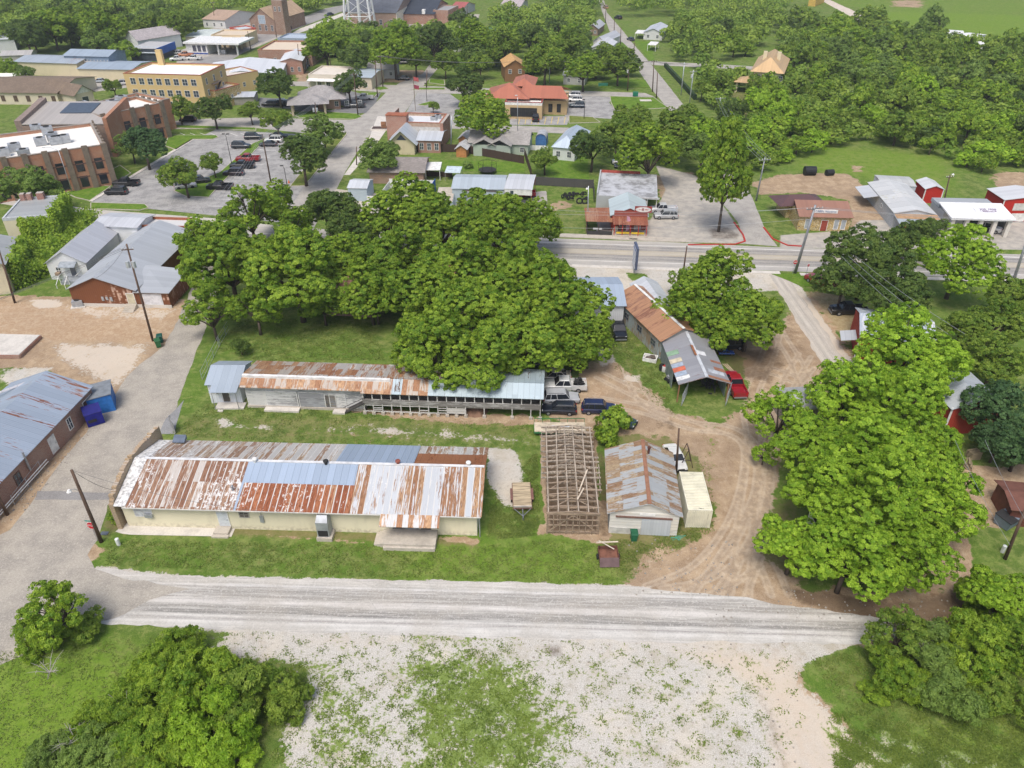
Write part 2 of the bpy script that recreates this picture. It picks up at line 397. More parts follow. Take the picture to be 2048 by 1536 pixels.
def track(px, w_=.3, val=1., off=(0,)):
    q = [np.array(P(*a)[:2]) for a in px]; q2 = []
    for i in range(len(q)-1):
        p0, p1, p2, p3 = q[max(i-1, 0)], q[i], q[i+1], q[min(i+2, len(q)-1)]
        for t in np.arange(0, 1, .125): q2.append(.5*(2*p1+(p2-p0)*t+(2*p0-5*p1+4*p2-p3)*t*t+(3*p1-p0-3*p2+p3)*t**3))
    q2 = np.array(q2+[q[-1]]); d = np.gradient(q2, axis=0); nn = np.stack([-d[:, 1], d[:, 0]], 1)/np.linalg.norm(d, axis=1, keepdims=True)
    for o in off:
        l = q2+nn*o; lo = l.min(0)-1; hi = l.max(0)+1; sel = np.where((gp[:, 0] > lo[0]) & (gp[:, 0] < hi[0]) & (gp[:, 1] > lo[1]) & (gp[:, 1] < hi[1]))[0]; p = gp[sel]; m = np.full(len(p), 9.)
        for a, b in zip(l, l[1:]):
            ab = b-a; t = np.clip(((p-a)@ab)/(ab@ab+1e-9), 0, 1); m = np.minimum(m, np.linalg.norm(p-(a+t[:, None]*ab), axis=1))
        CH_['track'][sel] = np.maximum(CH_['track'][sel], np.clip(1.3-m/w_, 0, 1)*val)
def rub(px, soft=1., chans=('dirt', 'gravel', 'soil', 'pave')):
    for c in chans: cover(c, px, -1., soft)
# foreground gravel lot
cover('gravel', [(600, 1600), (560, 1480), (610, 1400), (620, 1330), (420, 1300), (470, 1262), (700, 1262), (1100, 1275), (1400, 1292), (1600, 1310), (1590, 1360), (1700, 1470), (1900, 1600)], 1, 1.8)
cover('gravel', [(1640, 1430), (1760, 1440), (2048, 1500), (2048, 1640), (1700, 1640)], .55, 2.)
cover('dirt', [(1320, 1292), (1590, 1300), (1610, 1370), (1700, 1460), (1850, 1600), (1540, 1600), (1530, 1430), (1490, 1370)], .8, 1.4)
cover('dirt', [(1190, 1255), (1560, 1280), (1500, 1310), (1300, 1300)], .55, 1.2)
cover('dirt', [(560, 1262), (800, 1270), (760, 1300), (600, 1300)], .5, 1.2)
cover('damp_dark', [(1060, 1262), (1180, 1275), (1170, 1300), (1080, 1330)], .4, 1.2)
cover('damp_dark', [(1470, 1320), (1530, 1330), (1600, 1480), (1600, 1560), (1540, 1560)], .4, 1.5)
cover('damp_dark', [(1085, 1290), (1125, 1285), (1130, 1315), (1100, 1320)], .75, .9)
cover('damp_dark', [(1495, 1340), (1510, 1335), (1560, 1440), (1590, 1536), (1560, 1560), (1530, 1470)], .5, .8)
cover('weed', [(820, 1300), (930, 1296), (1000, 1300), (1060, 1340), (1110, 1400), (1130, 1470), (1110, 1600), (790, 1600), (820, 1490), (800, 1400)], 1.04, 3.)
cover('weed', [(600, 1300), (700, 1310), (800, 1400), (830, 1600), (590, 1600), (580, 1400)], .68, 3.)
cover('weed', [(1060, 1360), (1150, 1350), (1180, 1600), (1060, 1600)], .62, 3.)
cover('weed', [(1300, 1330), (1380, 1330), (1380, 1420), (1280, 1420)], .45, 2.5); cover('weed', [(560, 1270), (1600, 1300), (1540, 1600), (560, 1600)], .3, 2.)
cover('weed', [(1640, 1450), (2060, 1450), (2060, 1640), (1700, 1640)], .8, 2.)
cover('weed', [(780, 1262), (1000, 1266), (1030, 1285), (800, 1282)], .62, .7)
cover('bright', [(-100, 1300), (300, 1300), (420, 1340), (300, 1600), (-200, 1600)], 1, 3)
cover('bright', [(1500, 900), (2048, 900), (2048, 1040), (1500, 1040)], .0, 3)
cover('bright', [(800, 1085), (1240, 1080), (1240, 1180), (800, 1165)], .7, 3)
for px in ([(1400, 1200), (1460, 1110), (1520, 1000), (1535, 900), (1560, 800), (1610, 710)], [(1470, 1200), (1500, 1120), (1545, 1010), (1555, 900), (1580, 820), (1640, 740)], [(1300, 1185), (1400, 1140), (1470, 1050), (1500, 950), (1490, 880), (1400, 840), (1300, 800), (1200, 750)], [(1480, 1190), (1490, 1060), (1510, 900), (1500, 800), (1540, 700), (1560, 620)], [(1540, 960), (1480, 870), (1380, 850), (1290, 820), (1190, 800)], [(1330, 1190), (1430, 1170), (1520, 1120), (1560, 1190)], [(1590, 760), (1530, 740), (1470, 760), (1440, 800)], [(1620, 790), (1590, 720), (1550, 650), (1560, 600)], [(1520, 1100), (1525, 980), (1545, 860), (1600, 780)]): track(px, .45, .5, (-.85, .85))
for px in ([(1420, 1285), (1500, 1340), (1560, 1430), (1600, 1560)], [(1480, 1285), (1560, 1360), (1640, 1450), (1760, 1560)], [(1600, 1290), (1560, 1330), (1590, 1420), (1700, 1540)]): track(px, .35, .45, (-.85, .85))
for px in ([(1262, 620), (1258, 680), (1262, 740), (1290, 800), (1340, 830)], ): track(px, .5, .5, (-.9, .9))
track([(-60, 650), (100, 640), (240, 640), (380, 610)], .4, .6, (-.9, .9, 2.5)); track([(-60, 620), (120, 625), (280, 650), (350, 660)], .4, .5, (-.9, .9))
# road verges
cover('gravel', [(170, 1130), (350, 1150), (700, 1158), (1000, 1166), (1240, 1170), (1300, 1175), (1300, 1200), (200, 1190)], 1, .7)
cover('gravel', [(250, 1240), (1720, 1285), (1600, 1330), (1300, 1300), (640, 1275), (430, 1262)], 1, .6)
# dirt yard
cover('damp_dark', [(1090, 860), (1190, 860), (1200, 1060), (1095, 1060)], .8, .5)  # ground colour darkened beneath the timber frame
cover('dirt', [(1240, 1180), (1262, 1140), (1300, 1100), (1380, 1090), (1420, 1060), (1440, 1010), (1412, 985), (1395, 930), (1372, 895), (1330, 872), (1260, 868), (1200, 872), (1120, 866), (1100, 825), (1150, 790), (1160, 740), (1215, 715), (1250, 735), (1310, 790), (1350, 830), (1440, 850), (1480, 820), (1500, 780), (1490, 720), (1440, 700), (1500, 680), (1570, 650), (1590, 620), (1545, 565), (1630, 600), (1700, 700), (1690, 760), (1570, 880), (1540, 1000), (1520, 1090), (1540, 1130), (1610, 1180), (1790, 1195), (1930, 1170), (1960, 1220), (1900, 1250), (1700, 1240), (1500, 1225), (1330, 1200)], 1, 2.)
cover('dirt', [(1180, 1000), (1230, 1000), (1225, 1090), (1195, 1090), (1090, 1065), (1070, 1075), (1075, 1050)], .8, .6)
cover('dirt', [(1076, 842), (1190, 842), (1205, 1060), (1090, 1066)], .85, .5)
cover('damp_dark', [(1076, 900), (1200, 900), (1205, 1066), (1090, 1066)], .45, .5)  # same footprint, darker again in a wider soft patch
cover('damp_dark', [(1190, 900), (1210, 900), (1225, 1075), (1200, 1075)], .6, .4)
cover('damp_dark', [(1440, 700), (1560, 690), (1575, 730), (1540, 770), (1450, 750)], .75, 1.5)  # ground colour darkened below the crowns beside the carport
cover('damp_dark', [(1560, 1170), (1800, 1200), (1900, 1180), (1960, 1215), (1900, 1250), (1700, 1238), (1590, 1205)], .9, 1.)
cover('damp_dark', [(1300, 838), (1350, 835), (1360, 865), (1310, 860)], .6, 1.)
cover('damp_dark', [(1535, 620), (1580, 620), (1620, 700), (1580, 720)], .4, 1.)
cover('soil', [(1605, 580), (1690, 590), (1750, 660), (1700, 690), (1650, 650)], .9, 1.)
cover('dirt', [(1550, 1180), (1950, 1180), (2150, 1200), (2150, 1310), (1700, 1290), (1600, 1230)], 1, 1.5)
cover('soil', [(1830, 1160), (1900, 1170), (1890, 1215), (1820, 1205)], .6, .8)
cover('soil', [(1160, 760), (1250, 770), (1280, 820), (1170, 830)], .5, 1.5)
cover('dirt', [(1900, 930), (2100, 930), (2100, 1050), (1930, 1060)], .9, 1.2)
cover('damp_dark', [(1900, 930), (2100, 930), (2100, 1010), (1950, 1010)], .4, 1.2)
cover('dirt', [(1770, 1080), (1930, 1060), (1960, 1180), (1800, 1190)], .8, 1.2)
cover('weed', [(1380, 1060), (1440, 930), (1430, 850), (1410, 850), (1410, 940), (1360, 1075)], .45, 1.)
cover('weed', [(1215, 1080), (1290, 1090), (1260, 1150), (1215, 1150)], .5, 1.)
# between shed and warehouse: worn strip
cover('gravel', [(415, 835), (450, 832), (500, 850), (560, 848), (545, 862), (440, 858)], .62, 1.)
cover('gravel', [(600, 852), (760, 845), (880, 850), (1060, 870), (1070, 895), (800, 880), (620, 868)], .56, 2.2); cover('dirt', [(440, 838), (1075, 850), (1075, 898), (430, 880)], .42, 3.)
cover('gravel', [(560, 880), (900, 882), (1060, 893), (1060, 905), (700, 892)], .45, 1.)
cover('dry', [(360, 820), (1080, 830), (1080, 895), (330, 890)], .5, 2.)
cover('dry', [(180, 1060), (960, 1085), (1240, 1090), (1240, 1175), (200, 1140)], .38, 2.)
cover('dirt', [(700, 815), (1080, 832), (1080, 852), (840, 842), (700, 826)], .8, .9)
cover('gravel', [(972, 895), (1030, 898), (1048, 950), (1050, 1010), (1010, 1015), (975, 960)], .95, .9)
cover('dirt', [(972, 895), (1030, 898), (1048, 950), (1050, 1010), (1010, 1015), (975, 960)], .42, .9)
cover('dirt', [(470, 1060), (640, 1075), (740, 1082), (740, 1090), (470, 1070)], .6, .4)
cover('dirt', [(870, 1068), (960, 1078), (960, 1090), (870, 1082)], .6, .4)
cover('dry', [(200, 1040), (960, 1076), (960, 1094), (200, 1060)], .9, .8)
# central green & drive
cover('gravel', [(1175, 655), (1230, 650), (1225, 610), (1170, 610)], .9, 1.)
cover('gravel', [(1180, 700), (1225, 695), (1235, 725), (1200, 735)], .75, 1.)
cover('gravel', [(1245, 745), (1290, 748), (1280, 770), (1240, 765)], .6, 1.)
cover('gravel', [(1252, 600), (1275, 590), (1285, 640), (1262, 645)], .7, .8)
cover('gravel', [(1130, 528), (1560, 544), (1560, 560), (1565, 580), (1270, 600), (1180, 600), (1110, 560)], 1., 1.)
rub([(1253, 545), (1290, 548), (1300, 560), (1262, 562)], .8)
cover('dry', [(1235, 650), (1280, 640), (1300, 800), (1230, 760)], .5, 2.)
# lane and left side
cover('gravel', [(1540, 555), (1590, 555), (1730, 760), (1680, 770)], .9, .8)
cover('soil', [(-60, 600), (150, 610), (260, 630), (370, 600), (400, 600), (330, 690), (-60, 680)], .85, 1.4)
cover('dirt', [(-60, 590), (420, 600), (330, 740), (240, 800), (195, 790), (90, 735), (-60, 740)], 1., 1.2)
cover('soil', [(-60, 615), (200, 625), (330, 655), (-60, 678)], .9, 1.5)
cover('dirt', [(-60, 1005), (160, 850), (230, 790), (260, 770), (230, 850), (60, 1040), (-60, 1100)], .85, .8)
cover('damp_dark', [(60, 910), (170, 835), (190, 835), (80, 960), (20, 1030), (0, 1000)], .45, .8)
cover('gravel', [(95, 678), (310, 684), (290, 730), (235, 790), (100, 722)], .62, 2.5)
cover('gravel', [(60, 600), (200, 605), (380, 610), (330, 650), (150, 640)], .5, 2.)
cover('gravel', [(0, 735), (110, 735), (60, 765), (0, 770)], .8, 1.)
cover('gravel', [(55, 598), (120, 600), (125, 615), (70, 618)], .85, .8)
cover('dirt', [(105, 1110), (180, 1080), (210, 1100), (170, 1140)], .8, .8)
cover('damp_dark', [(205, 1010), (235, 1000), (235, 1060), (200, 1080)], .5, .6)
cover('dry', [(0, 1290), (500, 1260), (640, 1290), (620, 1400), (500, 1400)], .5, 3)
# beyond the highway
cover('pave', [(1170, 430), (1300, 440), (1330, 380), (1310, 330), (1390, 350), (1440, 400), (1500, 488), (1300, 484), (1130, 474)], .9, 1.2)
cover('dirt', [(1290, 350), (1390, 340), (1440, 400), (1400, 410), (1320, 400)], .7, 2.)
cover('damp_dark', [(1415, 455), (1455, 452), (1485, 470), (1480, 480), (1420, 478)], .6, .8)
cover('dry', [(1415, 452), (1455, 450), (1490, 470), (1485, 484), (1415, 482)], 1., .6)
cover('dry', [(1220, 850), (1420, 850), (1450, 1080), (1250, 1180), (1180, 1100)], .75, 3.)
cover('dry', [(1170, 690), (1320, 780), (1380, 850), (1240, 830), (1150, 760)], .6, 3.)
cover('dry', [(1440, 1180), (1620, 1180), (1600, 1000), (1540, 1000)], .8, 2.)
cover('dry', [(560, 1000), (560, 1001), (561, 1000)], .1, 1.)
cover('dry', [(1600, 1290), (1760, 1300), (1800, 1440), (1680, 1450)], .45, 3.)
cover('dry', [(1560, 230), (1960, 300), (1960, 380), (1560, 350)], .35, 5.)
rub([(1095, 395), (1190, 398), (1195, 468), (1110, 468)], 1.)
cover('dirt', [(1095, 405), (1130, 400), (1160, 412), (1100, 425)], .6, 1.)
cover('dry', [(1095, 395), (1190, 398), (1195, 468), (1110, 468)], .4, 1.)
cover('pave', [(1560, 470), (1700, 460), (1720, 440), (1880, 440), (2060, 430), (2060, 500), (1560, 496)], .95, 1.2)
cover('dirt', [(1500, 365), (1560, 350), (1640, 345), (1700, 350), (1760, 400), (1800, 450), (1700, 470), (1700, 400), (1600, 385), (1520, 390)], .95, 1.5)
cover('dirt', [(1980, 345), (2060, 340), (2060, 380), (1990, 375)], .8, 2.)
cover('dirt', [(1700, 330), (1730, 330), (1730, 345), (1700, 345)], .6, 1.)
cover('dirt', [(1560, 190), (1700, 200), (1690, 225), (1560, 220)], .45, 4.)
cover('dry', [(1400, 180), (1560, 180), (1560, 260), (1440, 250)], .6, 4.)
cover('bright', [(1600, 290), (1900, 310), (1900, 400), (1700, 350), (1600, 340)], .8, 3.)
cover('bright', [(1780, 20), (2100, 30), (2100, 90), (1900, 80), (1700, 30)], 1., 8.)
cover('bright', [(1600, 0), (2100, -10), (2100, 30), (1780, 25)], .6, 8.)
cover('dirt', [(1780, 0), (1850, 0), (1850, 16), (1780, 14)], .7, 5.)
cover('dirt', [(740, 140), (850, 140), (840, 165), (740, 165)], .95, 1.5)
cover('dirt', [(590, 150), (620, 140), (615, 165), (595, 165)], .8, 1.)
cover('pave', [(800, 30), (960, 28), (950, 60), (900, 90), (770, 60), (690, 60), (690, 40)], .9, 2.)
cover('pave', [(360, 100), (460, 70), (600, 30), (560, 75), (430, 130), (350, 130)], .9, 2.)
cover('pave', [(400, 60), (520, 40), (560, 55), (480, 90), (400, 90)], .8, 3.)
cover('pave', [(100, 148), (250, 148), (260, 175), (180, 185), (130, 165)], .85, 2.)
cover('dry', [(400, 180), (520, 170), (520, 200), (400, 230)], .5, 2.)
M_GND = None
def ground():
    t = NT('ground'); p = t.pos(); A = t.attr('ma'); B = t.attr('mb'); a = t.sep(A.outputs['Color']); b = t.sep(B.outputs['Color'])
    dirt, grav, soil, damp_dark = a[0], a[1], a[2], A.outputs['Alpha']; weed, pave, dry, brt = b[0], b[1], b[2], B.outputs['Alpha']; trk = t.attr('mc').outputs['Fac']
    n1 = t.noise(.55, 8, p, .68); n2 = t.noise(2.6, 6, p, .7); n3 = t.noise(.12, 4, p); n4 = t.noise(11., 4, p, .8); n5 = t.noise(1.6, 7, t.scale(p, (1., .8, 1)), .75, 1.2); n6 = t.noise(1.1, 5, p, .7)
    g1 = t.mix(t.step(n1, .38, .62), (.08, .13, .025), (.20, .24, .07)); g1 = t.mix(t.ma('MULTIPLY', t.step(n3, .4, .62), .55), g1, (.10, .19, .02)); g1 = t.mix(t.ma('MULTIPLY', t.step(n6, .52, .66), .5), g1, (.24, .235, .085))
    g1 = t.mix(t.ma('MULTIPLY', brt, .6), g1, (.17, .28, .02))
    g1 = t.mix(t.ma('MULTIPLY', t.step(n2, .48, .64), .5), g1, (.045, .095, .012))
    tuft = t.step(n4, .5, .64); g1 = t.mix(t.ma('MULTIPLY', tuft, .4), g1, (.26, .31, .08)); g1 = t.mix(t.ma('MULTIPLY', t.step(n4, .48, .36), .45), g1, (.035, .07, .01))
    def thr(m, nz, am=.9, lo=.42, hi=.58): return t.step(t.ma('ADD', m, t.ma('MULTIPLY', t.ma('SUBTRACT', nz, .5), am)), lo, hi)
    nn = t.ma('ADD', t.ma('MULTIPLY', n1, .55), t.ma('MULTIPLY', n2, .45))
    col = t.mix(t.ma('MULTIPLY', thr(dry, nn, 1.6, .3, .8), .8), g1, t.mix(t.step(n2, .3, .7), (.17, .14, .06), (.24, .2, .1)))
    dc = t.mix(t.step(n1, .36, .62), (.43, .315, .20), (.29, .20, .12)); dc = t.mix(t.ma('MULTIPLY', t.step(n5, .5, .68), .5), dc, (.58, .48, .36)); dc = t.mix(t.ma('MULTIPLY', t.step(n3, .52, .4), .5), dc, (.25, .175, .115)); tn = t.ma('MULTIPLY', trk, t.step(n6, .40, .62, .1, 1.2)); dc = t.mix(tn, dc, (.19, .135, .09)); dc = t.mix(t.ma('MULTIPLY', t.step(n4, .5, .36), .35), dc, (.2, .14, .095)); dc = t.mix(t.ma('MULTIPLY', t.step(t.ma('ABSOLUTE', t.ma('SUBTRACT', trk, .35)), .25, .05), .35), dc, (.58, .49, .38)); dc = t.mix(t.ma('MULTIPLY', tuft, .35), dc, (.68, .58, .46)); dc = t.mix(t.ma('MULTIPLY', t.step(n2, .55, .66), .35), dc, (.24, .17, .11))
    nd = t.ma('ADD', t.ma('MULTIPLY', n1, .6), t.ma('MULTIPLY', n3, .4)); col = t.mix(thr(dirt, nd, 2.2, .44, .54), col, dc)
    col = t.mix(t.ma('MULTIPLY', thr(soil, n1, 2.4, .35, .75), .75), col, t.mix(t.step(n5, .4, .6), (.38, .25, .15), (.48, .36, .24)))
    pc = t.mix(t.step(n1, .35, .65), (.46, .42, .36), (.33, .31, .28)); pc = t.mix(t.ma('MULTIPLY', t.step(n5, .55, .7), .5), pc, (.2, .18, .16))
    col = t.mix(thr(pave, nn, .6), col, pc)
    gc = t.mix(t.step(n4, .36, .64), (.37, .345, .30), (.63, .60, .545)); gc = t.mix(t.ma('MULTIPLY', t.step(n1, .5, .64), .55), gc, (.46, .40, .33)); gc = t.mix(tn, gc, (.36, .29, .22)); gc = t.mix(t.ma('MULTIPLY', t.step(n3, .5, .62), .4), gc, (.62, .54, .42))
    gc = t.mix(t.ma('MULTIPLY', t.step(n2, .54, .64), .65), gc, (.27, .235, .18)); gc = t.mix(t.ma('MULTIPLY', t.step(t.noise(.22, 6, p, .75), .5, .66), .6), gc, (.36, .32, .24))
    col = t.mix(thr(grav, nn, 2., .44, .56), col, gc)
    # dirt worn over the gravel where both are marked
    both = t.ma('MULTIPLY', t.step(dirt, .2, .9), thr(grav, nn)); col = t.mix(t.ma('MULTIPLY', both, t.step(n1, .25, .6, .45, .85)), col, t.mix(n4, (.50, .40, .30), (.62, .54, .44)))
    vo = t.n('ShaderNodeTexVoronoi'); t.i(vo.inputs[0], p); vo.inputs['Scale'].default_value = 2.6
    wn1 = t.ma('ADD', t.ma('MULTIPLY', n2, .7), t.ma('MULTIPLY', t.ma('SUBTRACT', .62, vo.outputs[0]), .55))
    wq = t.ma('ADD', t.ma('MULTIPLY', weed, .49), t.ma('ADD', t.ma('MULTIPLY', t.ma('SUBTRACT', n2, .5), 1.5), t.ma('ADD', t.ma('MULTIPLY', t.ma('SUBTRACT', n1, .5), 1.3), t.ma('MULTIPLY', t.ma('SUBTRACT', n4, .5), .5)))); wf = t.ma('MULTIPLY', t.step(wq, .26, .46), .92)
    wf = t.ma('MULTIPLY', wf, t.step(weed, .03, .2))
    col = t.mix(wf, col, t.mix(t.step(n4, .35, .65), (.08, .14, .016), (.22, .30, .045)))
    col = t.mix(t.ma('MULTIPLY', thr(damp_dark, nn, 1.1, .3, .8), .72), col, (.085, .055, .035))
    h = t.ma('ADD', t.ma('MULTIPLY', n4, .5), n2)
    return t.fin(col, .95, nrm=t.bump(h, .35, .08), spec=.1)
def build_ground():
    nx, ny = len(xs), len(ys); me = bpy.data.meshes.new('ground')
    idx = np.arange(nx*ny).reshape(ny, nx); f = np.stack([idx[:-1, :-1], idx[:-1, 1:], idx[1:, 1:], idx[1:, :-1]], -1).reshape(-1, 4)
    me.vertices.add(nx*ny); me.vertices.foreach_set('co', np.concatenate([gp, np.zeros((len(gp), 1))], 1).ravel())
    me.loops.add(f.size); me.loops.foreach_set('vertex_index', f.ravel()); me.polygons.add(len(f))
    me.polygons.foreach_set('loop_start', np.arange(len(f))*4); me.polygons.foreach_set('loop_total', np.full(len(f), 4))
    for nm, ks in (('ma', ('dirt', 'gravel', 'soil', 'damp_dark')), ('mb', ('weed', 'pave', 'dry', 'bright'))):
        a = me.attributes.new(nm, 'FLOAT_COLOR', 'POINT'); a.data.foreach_set('color', np.stack([CH_[k] for k in ks], 1).ravel().astype(np.float32))
    a = me.attributes.new('mc', 'FLOAT', 'POINT'); a.data.foreach_set('value', CH_['track'].astype(np.float32))
    me.materials.append(ground()); me.update()
    o = bpy.data.objects.new('ground', me); COL.objects.link(o); o['kind'] = 'structure'
build_ground()
# ---------------- paved sheets ----------------
def dense(px, jag=0., st=1., z=0., seed=1):
    rg = random.Random(seed); w_ = [P(*q) for q in px]; out = []
    for i, a in enumerate(w_):
        b = w_[(i+1) % len(w_)]; d = b-a; L = d.length; n = max(1, min(200, int(L/st))) if jag else 1
        nn = Vector((-d.y, d.x, 0)).normalized()
        for k in range(n):
            j = (rg.uniform(-1, 1)*.6+sin(k*.7)*.4)*jag if k else 0
            q = a+d*(k/n)+nn*j; out.append((q.x, q.y, z))
    return out
def sheet(name, px, mat, z, jag=0., st=1., seed=1):
    o = MB().poly(dense(px, jag, st, z, seed)).build(name, mat); o['kind'] = 'structure'
    if o.data.polygons[0].normal.z < 0: o.data.flip_normals()
    return o
def asphalt(base=(.36, .34, .31), dark=(.22, .21, .2), light=(.5, .46, .4), across=None, stops=None, stretch=(1, 1), damp_dark=.5):
    """across=(p0,p1): colour bands (wheel tracks, painted lines) measured over the road's width"""
    t = NT('road_surface'); p = t.pos(); n1 = t.noise(.35, 8, p, .7); n2 = t.noise(3., 6, p, .7); n4 = t.noise(6., 4, p, .8)
    col = t.mix(t.step(n1, .38, .64), base, dark)
    if across:
        a, b = P(*across[0]), P(*across[1]); e = (P(*across[3])-P(*across[2])).normalized(); d = Vector((e.y, -e.x, 0)); L = (b-a).dot(d)
        s = t.sep(p); u = t.ma('DIVIDE', t.ma('ADD', t.ma('MULTIPLY', t.ma('SUBTRACT', s[0], a.x), d.x), t.ma('MULTIPLY', t.ma('SUBTRACT', s[1], a.y), d.y)), L)
        al = t.ma('ADD', t.ma('MULTIPLY', s[0], e.x), t.ma('MULTIPLY', s[1], e.y))
        sv = t.comb(t.ma('MULTIPLY', u, L*1.6), t.ma('MULTIPLY', al, .05), 0.)
        ns = t.noise(2.2, 7, sv, .8); gb = t.noise(.18, 5, p, .7); uu = t.ma('ADD', u, t.ma('MULTIPLY', t.ma('SUBTRACT', n1, .5), .03))
        col = t.ramp(uu, stops); col = t.mix(t.ma('MULTIPLY', t.step(ns, .46, .6), .5), col, vary(light, 1.1)); col = t.mix(t.ma('MULTIPLY', t.step(ns, .48, .36), .25), col, dark); col = t.mix(t.ma('MULTIPLY', t.step(gb, .42, .62), .4), col, (.42, .38, .32)); col = t.mix(t.ma('MULTIPLY', t.step(n1, .4, .7), .3), col, dark)
    cr = t.n('ShaderNodeTexVoronoi', feature='DISTANCE_TO_EDGE'); t.i(cr.inputs[0], t.scale(p, (1, 1, 1))); cr.inputs['Scale'].default_value = .22
    col = t.mix(t.ma('MULTIPLY', t.step(cr.outputs[0], .012, .0), .35*damp_dark), col, vary(dark, .5))
    col = t.mix(t.ma('MULTIPLY', t.step(n2, .52, .66), .45), col, light); col = t.mix(t.ma('MULTIPLY', t.step(n4, .5, .62), .35), col, vary(base, 1.4)); col = t.mix(t.ma('MULTIPLY', t.step(n4, .48, .36), .35), col, vary(dark, .75))
    return t.fin(col, .92, nrm=t.bump(n4, .2, .03), spec=.15)
GW = (.47, .44, .40); GG = (.29, .275, .245); GD = (.21, .20, .185)
M_GR = asphalt(light=(.66, .63, .58), dark=(.3, .29, .26), across=((900, 1164), (905, 1276), (400, 1208), (1500, 1238)), stops=[(0, GW), (.06, (.50, .47, .42)), (.13, (.40, .38, .34)), (.17, (.60, .58, .55)), (.20, (.36, .34, .31)), (.24, (.29, .275, .25)), (.40, (.30, .28, .25)), (.46, (.56, .53, .49)), (.50, (.54, .51, .47)), (.55, GG), (.68, GD), (.73, (.58, .56, .52)), (.78, (.32, .30, .28)), (.83, (.60, .58, .54)), (.92, (.5, .48, .44)), (1, GW)])
sheet('gravel_road', [(150, 1150), (180, 1135), (350, 1152), (700, 1158), (1000, 1164), (1240, 1172), (1460, 1192), (1600, 1215), (1740, 1232), (1850, 1262), (1720, 1288), (1300, 1283), (1000, 1276), (640, 1266), (420, 1258), (260, 1250), (150, 1240)], M_GR, .006, .22, .8)
M_ST = asphalt((.39, .355, .30), (.29, .265, .23), (.50, .455, .385))
sheet('side_street', [(-260, 1420), (-260, 1230), (20, 1060), (60, 1010), (110, 940), (230, 790), (262, 745), (330, 690), (375, 600), (385, 570), (395, 530), (440, 530), (430, 600), (410, 660), (345, 830), (318, 870), (240, 1000), (215, 1010), (195, 1080), (175, 1110), (190, 1138), (250, 1158), (380, 1178), (300, 1200), (250, 1228), (150, 1260), (0, 1330)], M_ST, .010, .25, 1.)
sheet('asphalt_patch', [(318, 868), (350, 868), (356, 838), (368, 800), (330, 840)], asphalt((.27, .27, .27), (.22, .22, .22), (.35, .34, .33)), .015, .1)
sheet('asphalt_strip', [(75, 982), (232, 986), (228, 1000), (70, 1000)], asphalt((.27, .26, .25), (.22, .21, .2), (.34, .32, .3)), .016, .1)
LN = (.78, .76, .72); LB = (.31, .295, .27); LD = (.14, .14, .145); LY = (.42, .355, .24)
M_HW = asphalt(light=(.5, .46, .4), dark=(.28, .27, .26), across=((1240, 480), (1240, 533), (1131, 510), (1900, 535)), stops=[(0, (.5, .47, .42)), (.165, LB), (.19, LN), (.215, LB), (.28, LD), (.33, LB), (.38, LD), (.42, LY), (.5, (.48, .43, .34)), (.56, LY), (.6, LD), (.66, LB), (.72, LD), (.77, LB), (.80, LB), (.82, LN), (.845, (.42, .40, .37)), (1, (.36, .35, .33))])
sheet('highway', [(700, 462), (1119, 477), (1371, 486), (1536, 494), (1700, 499), (2160, 512), (2160, 565), (2001, 558), (1700, 547), (1536, 541), (1374, 537), (1144, 529), (800, 513), (620, 505), (450, 484), (330, 458), (100, 420), (-60, 400), (-60, 385), (180, 418), (420, 436), (560, 452)], M_HW, .009, .05, 3.)
CONC = concrete((.50, .45, .38)); PALE = concrete((.62, .58, .52), .8)
def curb(name, px, h=.14, w_=.9, mat=None, label=None):
    m = MB(); q = [P(*a) for a in px]
    for a, b in zip(q, q[1:]): m.beam(a+Vector((0, 0, h/2-.03)), b+Vector((0, 0, h/2-.03)), w_, h+.06)
    o = m.build(name, mat or CONC); o['kind'] = 'structure'; return o
curb('sidewalk', [(1119, 471), (1371, 481)], .12, 1.8)
curb('kerb', [(1144, 532), (1374, 540), (1560, 546)], .1, 1.1, PALE)
curb('kerb', [(1600, 549), (2001, 562), (2160, 567)], .1, 1.1, PALE)
M_GRY = asphalt((.40, .375, .335), (.30, .28, .255), (.52, .48, .43), damp_dark=.8)
sheet('town_street', [(545, 462), (600, 380), (640, 335), (664, 305), (684, 262), (700, 245), (732, 225), (752, 205), (772, 185), (800, 165), (845, 148), (866, 120), (884, 90), (900, 40), (915, 40), (906, 90), (890, 120), (866, 148), (850, 168), (834, 185), (820, 210), (808, 228), (790, 250), (745, 262), (730, 285), (714, 305), (690, 345), (672, 380), (648, 420), (620, 470)], M_GRY, .013, .05)
sheet('town_street', [(330, 243), (420, 237), (512, 235), (700, 240), (806, 228), (1000, 250), (1150, 256), (1150, 268), (1000, 262), (880, 256), (720, 262), (640, 270), (512, 256), (430, 258), (350, 258)], M_GRY, .017)
sheet('town_street', [(480, 163), (610, 163), (780, 170), (960, 176), (1115, 180), (1290, 186), (1310, 194), (1115, 192), (960, 188), (780, 186), (600, 172), (480, 172)], M_GRY, .015)
sheet('long_street', [(1203, 20), (1219, 62), (1239, 90), (1264, 120), (1296, 170), (1334, 215), (1390, 290), (1429, 387), (1474, 442), (1492, 488), (1555, 493), (1530, 458), (1500, 385), (1450, 310), (1371, 215), (1324, 155), (1299, 125), (1264, 85), (1246, 62), (1214, 25), (1208, 0), (1198, 0)], M_GRY, .012, .08)
sheet('cross_street', [(1296, 122), (1460, 130), (1560, 136), (1560, 142), (1450, 137), (1304, 130)], M_GRY, .018)
